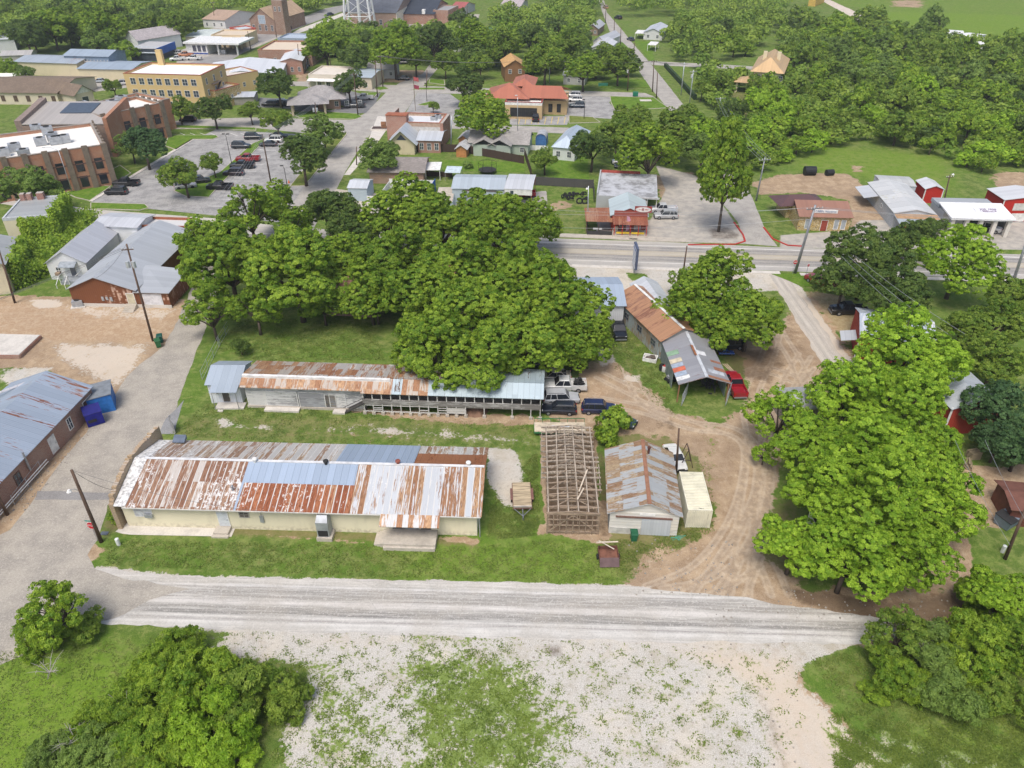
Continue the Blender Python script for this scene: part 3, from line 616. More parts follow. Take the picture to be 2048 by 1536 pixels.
sheet('main_street', [(365, 132), (455, 98), (512, 70), (590, 40), (650, 17), (720, 3), (740, 6), (680, 24), (600, 55), (512, 90), (440, 134)], asphalt((.30, .29, .28), (.24, .23, .22), (.4, .38, .35)), .011)
sheet('sidewalk', [(600, 57), (690, 24), (698, 27), (630, 55), (560, 80)], PALE, .02)
M_LOT = asphalt((.36, .35, .335), (.22, .215, .21), (.52, .49, .44), damp_dark=1.)
sheet('parking_lot', [(182, 404), (386, 280), (432, 259), (640, 271), (690, 262), (664, 306), (604, 380), (560, 445), (420, 430), (300, 418)], M_LOT, .019)
sheet('parking_lot', [(740, 193), (762, 185), (752, 205), (732, 226), (690, 228), (600, 222), (560, 215), (512, 215), (520, 195), (600, 200), (690, 178)], asphalt((.2, .2, .2), (.15, .15, .15), (.3, .29, .28)), .022)
sheet('parking_lot', [(1120, 190), (1228, 194), (1218, 205), (1232, 220), (1222, 238), (1140, 232), (1134, 250), (1020, 250), (1020, 232), (1130, 232)], M_LOT, .021)
sheet('parking_lot', [(834, 186), (900, 188), (930, 210), (910, 250), (830, 240), (812, 225)], M_LOT, .022)
sheet('driveway', [(1064, 385), (1092, 382), (1100, 440), (1105, 475), (1085, 478), (1062, 440)], M_GRY, .016, .2)
sheet('driveway', [(730, 385), (905, 395), (1064, 400), (1064, 412), (900, 430), (700, 430), (650, 420), (672, 378)], asphalt((.5, .45, .38), (.4, .36, .3), (.6, .55, .48)), .014)
M_LAN = asphalt(light=(.60, .56, .50), dark=(.36, .34, .3), across=((1585, 640), (1640, 640), (1553, 555), (1682, 740)), stops=[(0, (.42, .34, .26)), (.15, (.52, .46, .39)), (.3, (.37, .33, .285)), (.45, (.54, .49, .42)), (.6, (.36, .32, .28)), (.75, (.52, .46, .39)), (.9, (.38, .33, .28)), (1, (.44, .36, .27))])
sheet('gravel_lane', [(1538, 549), (1572, 549), (1700, 735), (1668, 758), (1640, 720)], M_LAN, .011, .3, 1.)
sheet('sidewalk', [(755, 232), (790, 235), (745, 300), (700, 350), (688, 350), (735, 285)], PALE, .024)
sheet('farm_track', [(1640, 0), (1660, 0), (1715, 25), (1742, 46), (1730, 48), (1700, 32)], asphalt((.6, .53, .45), (.5, .42, .34), (.7, .64, .56)), .01, .3, 3.)
# lawns, raised by a kerb
def lawn_mat(a=(.085, .17, .016), b=(.14, .23, .03)):
    t = NT('lawn'); p = t.pos(); n = t.noise(.5, 7, p, .7); n2 = t.noise(5, 4, p)
    n3 = t.noise(1.4, 5, p); return t.fin(t.mix(t.ma('MULTIPLY', t.step(n3, .5, .65), .35), t.mix(t.ma('MULTIPLY', t.step(n2, .48, .62), .4), t.mix(t.step(n, .38, .62), a, b), vary(a, .6)), (.22, .23, .07)), .95, nrm=t.bump(n2, .3, .06), spec=.1)
LAWN = lawn_mat(); LAWN2 = lawn_mat((.11, .16, .025), (.2, .22, .06))
def island(px, mat=None, h=.13, edge=True, name='lawn'):
    q = [P(*a) for a in px]; ar = sum(a.x*b.y-b.x*a.y for a, b in zip(q, q[1:]+q[:1]))
    if ar < 0: q = q[::-1]
    m = MB(); m.hexa([(a.x, a.y, -.05) for a in q], [(a.x, a.y, h) for a in q])
    o = m.build(name, mat or LAWN); o['kind'] = 'structure'
    if edge:
        k = MB()
        for a, b in zip(q, q[1:]+q[:1]): k.beam((a.x, a.y, h/2), (b.x, b.y, h/2), .18, h+.03)
        e = k.build('kerb', CONC); e['kind'] = 'structure'
island([(133, 386), (160, 371), (222, 373), (180, 402), (150, 395)]); island([(180, 366), (240, 331), (262, 347), (222, 370)])
island([(182, 406), (290, 409), (297, 416), (280, 421), (182, 418)]); island([(338, 271), (432, 271), (437, 275), (425, 279), (387, 279), (352, 300), (330, 292)])
island([(348, 382), (372, 393), (418, 395), (440, 370), (526, 286), (576, 283), (582, 276), (530, 277), (505, 288), (440, 345)])
island([(580, 373), (610, 372), (694, 268), (684, 264), (640, 300)], LAWN2)
island([(340, 250), (512, 256), (512, 261), (345, 256)]); island([(580, 226), (620, 222), (715, 228), (724, 234), (710, 239), (600, 236)])
island([(735, 187), (758, 184), (748, 195), (736, 193)]); island([(750, 174), (770, 174), (778, 178), (760, 181), (750, 179)]); island([(625, 215), (680, 210), (690, 214), (660, 222), (630, 219)])
island([(1220, 193), (1308, 196), (1336, 216), (1230, 222), (1222, 205)]); island([(1084, 218), (1124, 220), (1126, 229), (1084, 228)]); island([(1138, 232), (1186, 235), (1200, 245), (1138, 247)], LAWN2)
island([(1540, 547), (1660, 549), (1660, 575), (1600, 572), (1578, 562)], h=.06, edge=False); island([(860, 158), (888, 160), (890, 170), (858, 166)])
island([(835, 210), (862, 203), (872, 206), (850, 212)]); island([(822, 180), (840, 176), (890, 176), (890, 180)])
island([(1112, 172), (1170, 173), (1172, 178), (1112, 178)], edge=False); island([(1210, 158), (1290, 160), (1300, 175), (1200, 176)], edge=False)
for a in ([(935, 290), (1048, 300), (1048, 312), (900, 306)], [(885, 320), (1050, 325), (1050, 345), (880, 340)], [(1088, 310), (1175, 312), (1178, 362), (1100, 368)], [(900, 108), (935, 108), (935, 130), (905, 130)]): island(a, h=.05, edge=False)
island([(1245, 85), (1262, 100), (1230, 102), (1218, 75)], h=.05, edge=False); island([(1268, 82), (1300, 84), (1310, 122), (1300, 122)], h=.05, edge=False)
curb('kerb', [(182, 403), (386, 279)], .13, .9, PALE); curb('kerb', [(1376, 490), (1470, 489), (1490, 483), (1486, 470), (1468, 445)], .14, .3, RED); curb('kerb', [(1527, 455), (1545, 478), (1575, 491), (1606, 493)], .14, .3, RED)
t_ = NT('parking_lines'); MK = t_.fin((.75, .74, .7), .8)
def stripe(a, b, w_=.14, mat=None, z=.026, name='painted_line'):
    a = P(*a); b = P(*b); d = (b-a).normalized(); n = Vector((-d.y, d.x, 0))*w_/2
    return [(q.x, q.y, z) for q in (a-n, b-n, b+n, a+n)]
m = MB()
for k in range(8): m.poly(stripe((452+k*9, 340-k*10.5), (490+k*9, 341-k*10.5)))
for k in range(9): m.poly(stripe((520-k*13, 300+k*14), (552-k*13, 301+k*14)))
for k in range(8): m.poly(stripe((395-k*20+120, 272+k*0), (390-k*20+110, 266)))
for k in range(5): m.poly(stripe((690+k*3, 212-k*5), (725+k*3, 213-k*5)))
o = m.build('parking_lines', MK); o['kind'] = 'structure'
m = MB()
for k in range(8): m.poly(stripe((1040+k*13, 234), (1037+k*13, 248), .2))
o = m.build('parking_lines', plain((.6, .45, .1))); o['kind'] = 'structure'
# ---------------- buildings ----------------
def frame(A, B, C, z=0.):
    """A-B: near side left to right at height z, C: far right corner -> origin, angle, length, depth"""
    a, b, c = P(*A, z), P(*B, z), P(*C, z); u = b-a; L = u.length; u.normalize(); v = Vector((-u.y, u.x, 0))
    return Vector((a.x, a.y, 0)), math.atan2(u.y, u.x), L, (c-b).dot(v)
FR_ = None
class Bld:
    def __init__(s, name, fr, label, cat, group=None):
        s.o, s.a, s.L, s.W = fr; s.r = empty(name, s.o, s.a, label, cat, group)
    def walls(s, h, mat, x0=0, y0=0, x1=None, y1=None, name='wall', z0=-.05):
        x1 = s.L if x1 is None else x1; y1 = s.W if y1 is None else y1
        s.h = h; return MB().box(x0, y0, z0, x1, y1, h).build(name, mat, s.r)
    def gable(s, h, rise, mat, wmat, ax='x', x0=0, y0=0, x1=None, y1=None, oh=.35, off=.5, th=.09, eh=None, cap=None, h2=None, name='roof'):
        """ridge along ax at fraction off; h near eave, h2 far eave"""
        x1 = s.L if x1 is None else x1; y1 = s.W if y1 is None else y1; h2 = h if h2 is None else h2; eh = oh if eh is None else eh
        m = MB(); g = MB(); T = (lambda a, c, z: (a, c, z)) if ax == 'x' else (lambda a, c, z: (c, a, z))
        a0, a1, c0, c1 = (x0, x1, y0, y1) if ax == 'x' else (y0, y1, x0, x1)
        cr = c0+(c1-c0)*off; zr = h+rise
        s1 = rise/(cr-c0); s2 = (zr-h2)/(c1-cr)
        for (ca, za, cb, zb) in ((c0-eh, h-s1*eh, cr, zr), (cr, zr, c1+eh, h2-s2*eh)):
            q = [T(a0-oh, ca, za), T(a1+oh, ca, za), T(a1+oh, cb, zb), T(a0-oh, cb, zb)]
            m.hexa([(p[0], p[1], p[2]+.012) for p in q], [(p[0], p[1], p[2]+th) for p in q])
        if cap: k = MB(); k.beam(T(a0-oh, cr, zr+th), T(a1+oh, cr, zr+th), .42, .07); k.build('ridge_cap', cap, s.r)
        ro = m.build(name, mat, s.r)
        e = .01
        for aa in (a0+e, a1-e-.12):
            g = MB()
            q = [T(aa, c0+e, h-.01), T(aa, c1-e, h2-.01), T(aa, cr, zr)]; q2 = [T(aa+.12, c0+e, h-.01), T(aa+.12, c1-e, h2-.01), T(aa+.12, cr, zr)]
            g.hexa(q, q2)
            if wmat: g.build('gable_wall', wmat, s.r)
        return ro
    def hip(s, h, rise, mat, x0=0, y0=0, x1=None, y1=None, oh=.5, name='roof'):
        x1 = s.L if x1 is None else x1; y1 = s.W if y1 is None else y1
        a, b, c, d = x0-oh, y0-oh, x1+oh, y1+oh; w_ = min(c-a, d-b)/2; zt = h+rise; m = MB()
        if c-a > d-b: r0, r1 = (a+w_, (b+d)/2, zt), (c-w_, (b+d)/2, zt)
        else: r0, r1 = ((a+c)/2, b+w_, zt), ((a+c)/2, d-w_, zt)
        p = [(a, b, h), (c, b, h), (c, d, h), (a, d, h)]
        if c-a > d-b:
            m.poly([p[0], p[1], r1, r0]); m.poly([p[2], p[3], r0, r1]); m.poly([p[1], p[2], r1]); m.poly([p[3], p[0], r0])
        else:
            m.poly([p[0], p[1], r0]); m.poly([p[1], p[2], r1, r0]); m.poly([p[2], p[3], r1]); m.poly([p[3], p[0], r0, r1])
        m.poly(p[::-1]); return m.build(name, mat, s.r)
    def flat(s, h, mat, par=.5, pm=None, x0=0, y0=0, x1=None, y1=None, t=.3, cap=None):
        x1 = s.L if x1 is None else x1; y1 = s.W if y1 is None else y1
        MB().box(x0+.05, y0+.05, h-.1, x1-.05, y1-.05, h+.06).build('roof', mat, s.r)
        if par:
            k = MB(); e = .012
            for q in ((x0-e, y0-e, x1+e, y0+t), (x0-e, y1-t, x1+e, y1+e), (x0-e, y0+t, x0+t, y1-t), (x1-t, y0+t, x1+e, y1-t)): k.box(q[0], q[1], h-.3, q[2], q[3], h+par)
            k.build('parapet', pm, s.r)
            if cap:
                k = MB()
                for q in ((x0-.06, y0-.06, x1+.06, y0+t+.05), (x0-.06, y1-t-.05, x1+.06, y1+.06), (x0-.06, y0+t+.05, x0+t+.05, y1-t-.05), (x1-t-.05, y0+t+.05, x1+.06, y1-t-.05)): k.box(q[0], q[1], h+par, q[2], q[3], h+par+.12)
                k.build('coping', cap, s.r)
    def fb(s, m, face, u, z, w_, h, d0, d1, off=(0, 0), mi=0):
        """box on a face: u along it from the left as seen from outside"""
        x0, y0, x1, y1 = getattr(s, 'ext', (0, 0, s.L, s.W))
        if face == 'f': m.box(x0+u, y0-d1, z, x0+u+w_, y0-d0, z+h, mi)
        if face == 'b': m.box(x1-u-w_, y1+d0, z, x1-u, y1+d1, z+h, mi)
        if face == 'l': m.box(x0-d1, y1-u-w_, z, x0-d0, y1-u, z+h, mi)
        if face == 'r': m.box(x1+d0, y0+u, z, x1+d1, y0+u+w_, z+h, mi)
    def window(s, face, u, z, w_, h, fm=None, gm=None, label=None, mull=1, one=False, arch=False):
        fm = fm or WHITE; gm = gm or glass(); m = MB(); t = .09
        for q in ((0, 0, w_, t), (0, h-t, w_, t), (0, t, t, h-2*t), (w_-t, t, t, h-2*t)): s.fb(m, face, u+q[0], z+q[1], q[2], q[3], .003, .07)
        for k in range(mull): s.fb(m, face, u+w_*(k+1)/(mull+1)-.03, z+t, .06, h-2*t, .02, .06)
        if mull and not one: s.fb(m, face, u+t, z+h/2-.03, w_-2*t, .05, .025, .058)
        if arch:
            pass
        o = m.build('window', fm, s.r)
        g = MB(); s.fb(g, face, u+t, z+t, w_-2*t, h-2*t, .004, .03); g.build('pane', gm, o)
        return tag(o, label)
    def door(s, face, u, z, w_, h, mat, label=None, name='door', fr=None, knob=True):
        m = MB(); s.fb(m, face, u, z, w_, h, .003, .05); o = m.build(name, mat, s.r)
        k = MB()
        for q in ((-.08, 0, .08, h+.08), (w_, 0, .08, h+.08), (0, h, w_, .08)): s.fb(k, face, u+q[0], z+q[1], q[2], q[3], .003, .08)
        k.build('door_frame', fr or WHITE, o)
        if knob: k = MB(); s.fb(k, face, u+w_*.82, z+h*.45, .1, .06, .05, .12); k.build('handle', STEEL, o)
        return tag(o, label)
    def part(s, name, mat, f, label=None, parent=None):
        m = MB(); f(m); o = m.build(name, mat, parent or s.r); return tag(o, label)
def vent_cap(B, x, y, z, r=.28, mat=None, name='roof_vent', h=.5):
    m = MB(); m.tube([(x, y, z-.2), (x, y, z+h*.4)], r*.6, 10); m.tube([(x, y, z+h*.4), (x, y, z+h*.6), (x, y, z+h*.85), (x, y, z+h)], [r*.8, r, r*.9, r*.4], 12)
    return m.build(name, mat or STEEL, B.r, True)
def text(B_or_parent, s, size, loc, rot, mat, name='lettering', ext=.01, align='CENTER'):
    c = bpy.data.curves.new(name, 'FONT'); c.body = s; c.size = size; c.extrude = ext; c.align_x = align; c.align_y = 'CENTER'
    o = bpy.data.objects.new(name, c); me = None
    COL.objects.link(o); bpy.context.view_layer.update()
    dg = bpy.context.evaluated_depsgraph_get(); me = bpy.data.meshes.new_from_object(o.evaluated_get(dg)); bpy.data.objects.remove(o)
    me.materials.clear(); me.materials.append(mat); o = bpy.data.objects.new(name, me); COL.objects.link(o)
    o.parent = B_or_parent; o.location = loc; o.rotation_euler = rot; return o
def loc(B, px, py, z=0.):
    p = P(px, py, z)-B.o; return p.x*cos(-B.a)-p.y*sin(-B.a), p.x*sin(-B.a)+p.y*cos(-B.a)
def hvac(B, x, y, z, s=1., sz=(1.6, 1.2, 1.)):
    m = MB(); a, b, c = (k*s for k in sz); m.box(x, y, z+.06, x+a, y+b, z+c)
    o = m.build('air_handler', STEEL_L, B.r); f = MB(); f.tube([(x+a/2, y+b/2, z+c), (x+a/2, y+b/2, z+c+.1)], min(a, b)*.38, 12); f.build('fan', DARK, o)
STEEL_L = plain((.42, .44, .46), .5, .4)
CREAM = (.74, .68, .50)
# -- long cream warehouse in front --
fr = frame((230, 1011), (962, 1031), (970, 899), 3.3)
B = Bld('warehouse', fr, 'long low cream warehouse under a rusty, whitewashed tin roof beside the gravel road', 'building')
L, W = B.L, B.W; WX = L
CW = stucco(CREAM, (.35, .3, .22), .55); xs_ = loc(B, 467, 1022, 3.3)[0]
B.walls(3.35, CW, .35, .35, L-.5, W-.3); B.ext = (.35, .35, L-.5, W-.3)
ridy = loc(B, 620, 926, 5.0)[1]
R1 = tin((.62, .56, .50), .86, 0, .62, .2, .25, (.27, .13, .075), 2., W*.28, 1., flk=.55); R1b = tin((.62, .57, .52), .68, 0, .62, .2, .35, (.33, .19, .12), 2., W*.3, 3., flk=.4)
R2 = tin((.60, .62, .64), .64, 0, .66, .22, .2, (.33, .16, .08), 2., 0., 7., flk=.25); R2b = tin((.60, .57, .53), .62, 0, .66, .22, .3, (.34, .19, .11), 2., 0., 9., flk=.35)
BL = tin((.38, .46, .57), .0, 0, .75, .25, 0., linec=.55); BRN = tin((.36, .15, .07), .5, 0, .85, .2, 0., (.24, .075, .03)); WT = plain((.66, .65, .63), .7, 0, .6, 3.)
RX = tin((.50, .33, .20), .85, 0, .66, .2, .1, (.28, .085, .035), 2., 0., 11., flk=.35)
rz = 5.05; ez = 3.38
def slope(x0, x1, f0, f1, far, mat, name, dz=0., lab=None, xo=0.):
    """piece of roof between fractions f0..f1 from eave (0) to ridge (1)"""
    def q(x, f):
        y = (-.35+(ridy+.35)*f) if not far else (W+.2-(W+.2-ridy)*f); return (x, y, ez+(rz-ez)*f+dz)
    a = [q(x0, f0), q(x1, f0), q(x1, f1), q(x0, f1)]; 
    if far: a = a[::-1]
    o = MB().hexa(a, [(p[0], p[1], p[2]+.07) for p in a]).build(name, mat, B.r); return tag(o, lab)
x2, x3, x4, x5 = (loc(B, 707, 980, 4.2)[0], loc(B, 677, 915, 4.6)[0], loc(B, 832, 915, 4.6)[0], loc(B, 779, 915, 4.6)[0])
slope(1.2, xs_, 0, 1, 0, R1, 'roof_panel', 0, 'rust striped tin with flaking white coating'); slope(1.4, xs_-.3, 0, 1, 1, R1b, 'roof_panel')
slope(xs_+.25, x2, 0, .55, 0, RX, 'roof_panel', .0, 'orange and dark brown rusted sheets'); slope(xs_+.25, x2, .545, 1, 0, BL, 'roof_panel', .02, 'blue grey standing seam sheets')
slope(x2+.02, L+.1, 0, 1, 0, R2, 'roof_panel'); slope(xs_-.25, x3, 0, 1, 1, R2b, 'roof_panel', -.02); slope(x3+.02, x4, 0, 1, 1, BL, 'roof_panel', .01, 'blue grey standing seam sheets')
slope(x4+.04, L+.1, .42, 1, 1, BRN, 'roof_panel', .01, 'dark brown rusted strip below the ridge'); slope(x4+.04, L+.1, 0, .42, 1, R2b, 'roof_panel')
slope(xs_+.0, xs_+.25, 0, 1, 0, BL, 'flashing', .03); B.part('gutter', plain((.62, .6, .56)), lambda m: m.beam((0.9, -.38, ez-.04), (L, -.38, ez-.04), .09, .1))
B.part('ridge_cap', plain((.66, .66, .66)), lambda m: m.beam((1.2, ridy, rz+.1), (L, ridy, rz+.1), .35, .06))
# flaking white strip by the parapet, then the ragged parapet itself
B.part('flashing', WT, lambda m: (m.hexa([(.0, -.3, ez+.05), (1.25, -.3, ez+.05), (1.45, ridy, rz), (.0, ridy, rz)], [(.0, -.3, ez+.14), (1.25, -.3, ez+.14), (1.45, ridy, rz+.12), (.0, ridy, rz+.12)]), m.hexa([(0, ridy, rz), (1.45, ridy, rz), (1.45, W+.1, ez), (0, W+.1, ez)], [(0, ridy, rz+.12), (1.45, ridy, rz+.12), (1.45, W+.1, ez+.1), (0, W+.1, ez+.1)])))
def para(m):
    rg = random.Random(3); n = 44; ys_ = [(-.2+(W+1.2)*k/n) for k in range(n+1)]
    for k in range(n):
        yc = ys_[k]; h = (4.0+1.5*min(1, (yc+1)/(ridy*.9)) if yc < ridy else 5.5-.6*(yc-ridy)/(W-ridy))+rg.uniform(-.14, .14)
        if k < 2: h = 3.6+.3*k
        m.box(-.55+rg.uniform(-.05, .05), ys_[k], -.05, -.06, ys_[k+1]+.001, h)
B.part('parapet', brick((.42, .3, .17), (.32, .22, .13), (.45, .38, .3), .6, .5), para, 'ragged stone end wall standing above the roof')
xp0, xp1 = loc(B, 761, 1038, 2.9)[0], loc(B, 880, 1041, 2.9)[0]
B.part('porch_roof', tin((.58, .58, .58), .85, 0, .6, .2, 0, (.33, .16, .08), 2.), lambda m: m.hexa([(xp0, -1.55, 2.78), (xp1, -1.55, 2.78), (xp1, -.34, 3.36), (xp0, -.34, 3.36)], [(xp0, -1.55, 2.85), (xp1, -1.55, 2.85), (xp1, -.34, 3.46), (xp0, -.34, 3.46)]))
WD = siding((.30, .32, .34), 2, .18, .7, (.12, .11, .1))
def ux(px, py, z): return loc(B, px, py, z)[0]-.35
for a, b in ((786, 836), (843, 860)): u0, u1 = ux(a, 1050, 1.4), ux(b, 1050, 1.4); B.door('f', u0, .75, u1-u0, 1.9, WD, 'weathered grey plank door', fr=plain((.25, .24, .22)))
dk = MB(); d0, d1 = loc(B, 768, 1080, .5)[0], loc(B, 872, 1085, .5)[0]; dk.box(d0, -1.9, -.05, d1, .32, .72); dk.box(d0+.06, -2.15, -.05, d1-.05, -1.9, .42)
for k in range(3): dk.box(d0-.35*(k+1), -1.7+.1*k, -.05, d0-.35*k, .3, .54-.18*k)
dk.build('loading_dock', concrete((.52, .47, .40), 1.2), B.r)
u0, u1 = ux(438, 1035, 1.5), ux(458, 1035, 1.5); B.door('f', u0, .45, u1-u0, 2., plain((.6, .63, .66)), 'white panelled door with an upper light'); B.part('step', CONC, lambda m: (m.box(u0-.1, -.75, -.05, u0+1.5, .33, .4), m.box(u0-.2, -1.1, -.05, u0+1.6, -.75, .2)))
u0, u1 = ux(478, 1032, 2), ux(499, 1032, 2); B.window('f', u0, 1.75, u1-u0, .85, plain((.4, .38, .34)), plain((.12, .10, .09)), 'boarded brown window')
u0, u1 = ux(269, 1025, 2), ux(306, 1025, 2); B.window('f', u0, 1.5, u1-u0, 1.6, WHITE, plain((.62, .63, .65), .7, 0, .35, 2.), 'wide window filled with white panels', 1)
B.part('air_conditioner', STEEL_L, lambda m: m.box(u0+1.5, .05, 1.55, u0+2.3, .34, 2.0))
u0 = ux(518, 1035, 2); B.part('electric_meter', STEEL_L, lambda m: (m.box(u0+.35, .2, 1.2, u0+.75, .34, 2.1), m.tube([(u0+.55, .27, 2.1), (u0+.55, .27, 3.3)], .03, 6)))
u0, u1 = loc(B, 640, 1050, 1.)[0], loc(B, 664, 1050, 1.)[0]
o = B.part('swamp_cooler', STEEL_L, lambda m: (m.box(u0, -.95, .5, u1, .33, 2.5), m.hexa([(u0, -.95, 2.5), (u1, -.95, 2.5), (u1, .3, 2.5), (u0, .3, 2.5)], [(u0+.1, -.4, 3.1), (u1-.1, -.4, 3.1), (u1-.1, .3, 3.1), (u0+.1, .3, 3.1)])), 'tall grey metal cooler cabinet on a concrete pad'); B.part('grille', DARK, lambda m: m.box(u0+.12, -.98, .6, u1-.12, -.955, 1.4), parent=o)
B.part('pad', CONC, lambda m: m.box(u0-.1, -1.15, -.05, u1+.25, .33, .48))
for px, py, mt in ((652, 926, DARK), (796, 926, plain((.3, .09, .06))), (937, 929, WHITE), (510, 922, WHITE)): x, y = loc(B, px, py, 5.2); vent_cap(B, x, y, rz+.1, .3, mt)
x, y = loc(B, 465, 978, 4.3); vent_cap(B, x, y, 4.3, .16, STEEL, 'vent_pipe'); x, y = loc(B, 360, 884, 3.8); B.part('solar_panel', plain((.12, .15, .2), .3), lambda m: m.hexa([(x-.7, y-.4, 4.0), (x+.7, y-.4, 4.0), (x+.7, y+.5, 4.0), (x-.7, y+.5, 4.0)], [(x-.7, y-.4, 4.06), (x+.7, y-.4, 4.06), (x+.7, y+.5, 4.5), (x-.7, y+.5, 4.5)]))
B.part('drain_pipe', STEEL_L, lambda m: m.tube([(L-.2, .2, 3.2), (L-.2, .2, 0)], .06, 6))
o = sheet('concrete_walk', [(231, 1064), (250, 1046), (268, 1047), (262, 1050), (472, 1054), (463, 1074), (262, 1070), (245, 1068)], PALE, .05, .0); 
# -- long two-level shed --
fr = frame((481, 771), (1086, 791), (1083, 740), 3.6); B = Bld('animal_shed', fr, 'long weathered white board shed with open two level gallery and patched rusty roof', 'shed'); L, W = B.L, B.W
xg = loc(B, 724, 782, 3.4)[0]; BW = siding((.66, .65, .63), 2, .22, .3, (.20, .20, .20)); GW_ = wood((.30, .28, .25), 0, .2); GW2 = siding((.42, .41, .39), 2, .2, .6, (.14, .13, .12))
rid = loc(B, 700, 757, 4.3)[1]
B.walls(3.55, BW, .3, .3, xg, W-.2); B.ext = (.3, .3, xg, W-.2)
B.part('back_wall', wood((.11, .09, .07), 0, .2), lambda m: (m.box(xg+.02, 2.6, -.05, L-.3, 2.75, 3.5), m.box(xg+.02, W-.4, -.05, L-.3, W-.2, 3.4), m.box(L-.4, .4, 1.5, L-.3, W-.3, 3.4)))
def sl(x0, x1, y0, z0, y1, z1, mat, lab=None): return tag(MB().hexa([(x0, y0, z0), (x1, y0, z0), (x1, y1, z1), (x0, y1, z1)], [(x0, y0, z0+.07), (x1, y0, z0+.07), (x1, y1, z1+.07), (x0, y1, z1+.07)]).build('roof_panel', mat, B.r), lab)
RA = tin((.50, .44, .38), .72, 0, .75, .19, .1, (.34, .165, .085), 1.6, 1.6, 21.); RB = tin((.52, .48, .44), .58, 0, .7, .2, .3, (.33, .14, .07), 1.5, 2., 23.); RG = tin((.42, .50, .54), .22, 0, .72, .22, 0., (.12, .06, .03), 1., 2.5, 25., linec=.6)
xa, xb, xc, xd = (loc(B, k, 770, 4.)[0] for k in (620, 785, 805, 858))
sl(.0, xa, rid, 4.5, W+.2, 3.5, RA, 'orange rusted tin'); sl(xa, xd+2, rid, 4.5, W+.2, 3.5, RB); sl(xd+2, L+.1, rid, 4.5, W+.2, 3.5, RG)
sl(-.1, xg-.1, -.35, 3.5, rid-.45, 4.15, RA, 'orange rusted tin'); B.part('clerestory', WHITE, lambda m: m.box(0, rid-.45, 4.0, xg+3.5, rid-.02, 4.56))
sl(xg-.1, xb, -.6, 3.35, rid-.02, 4.4, RA, 'orange rusted tin'); sl(xb, xc, -.6, 3.37, rid-.02, 4.42, RG, 'blue grey patch'); sl(xc, xd, -.6, 3.35, rid-.02, 4.4, RA); sl(xd, L+.1, -.6, 3.37, rid-.02, 4.43, RG, 'blue grey tin with moss and rust')
B.part('foundation', CONC, lambda m: m.box(.2, .15, -.05, xg+.1, .29, .35))
for u, w_, lb in ((loc(B, 542, 800, 0)[0], 4.6, 1), (loc(B, 670, 818, 0)[0], 1.6, 0)): B.part('step', PALE, lambda m: m.box(u, -.7, -.05, u+w_, .14, .28))
u0 = loc(B, 655, 800, 1.)[0]; B.door('f', u0-.3, .45, 1.35, 1.9, siding((.25, .26, .28), 2, .2, .6), 'bare grey plank door', knob=False); B.door('f', u0+1.15, .45, 1.2, 1.9, BW, 'peeling white plank door', knob=False)
u0 = loc(B, 542, 790, 1.)[0]; B.door('f', u0-.3, .4, 4.3, 2.2, siding((.60, .60, .59), 2, .25, .35, (.2, .2, .2)), 'wide sliding door of peeling boards', 'sliding_door', knob=False)
u1 = loc(B, 600, 790, 1.)[0]; B.door('f', u1, .4, 4.2, 2.2, siding((.42, .43, .45), 2, .25, .45, (.2, .2, .21)), 'wide sliding door of bare grey boards', 'sliding_door', knob=False)
nb = 19; px_ = [xg+.1+(L-.4-xg)*k/nb for k in range(nb+1)]
POST = siding((.6, .59, .56), 2, .4, .4, (.3, .29, .27))
for k, x in enumerate(px_):
    z0 = .35 if k < 8 or k in (8, 9, 10, 11, 13, 16, 18, 19) else 1.55
    o = B.part('post', POST, lambda m: m.box(x-.06, -.36, z0, x+.06, -.24, 3.36))
    if z0 < 1: B.part('footing', CONC, lambda m: m.box(x-.22, -.5, -.05, x+.22, -.1, .36), parent=o)
B.part('gallery_floor', GW_, lambda m: (m.box(xg, -.25, 1.62, L-.3, 2.6, 1.72), m.box(xg, -.35, 1.5, L-.3, -.26, 1.68)))
B.part('gallery_rail', GW2, lambda m: (m.box(xg, -.42, 1.72, L-.3, -.37, 2.3), m.box(xg, -.44, 2.3, L-.3, -.3, 2.38), m.box(xg, -.42, 3.3, L-.3, -.3, 3.42)))
B.part('stall_board', POST, lambda m: [m.box(px_[a]+.07, -.34, z, px_[b]-.07, -.28, z+h) for a, b, z, h in ((0, 8, .38, .14), (0, 8, 1.36, .12), (8, 9, .45, .12), (8, 9, .85, .12), (8, 9, 1.2, .1), (9, 11, .5, .85), (1, 2, .7, .1), (1, 2, .95, .1), (6, 7, .75, .12))])
B.part('feed_pile', plain((.2, .12, .08), .95, 0, .5), lambda m: m.tube([(px_[12], 1.2, 0), (px_[12], 1.2, .5), (px_[12], 1.2, .9)], [1.6, 1.1, .2], 12))
# outside stair of the shed
B.part('stair', plain((.07, .065, .06), .8), lambda m: ([m.beam((xg-2.6, -.5+q, .1), (xg+.2, -.5+q, 1.75), .06, .2) for q in (0, .8)], [m.beam((xg-2.6, -.5+q, 1.), (xg+.2, -.5+q, 2.6), .05, .06) for q in (0,)], [m.box(xg-2.5+k*.34, -.5, .18+k*.2, xg-2.2+k*.34, .3, .22+k*.2) for k in range(8)]), 'dark narrow stair with handrail up to the gallery')
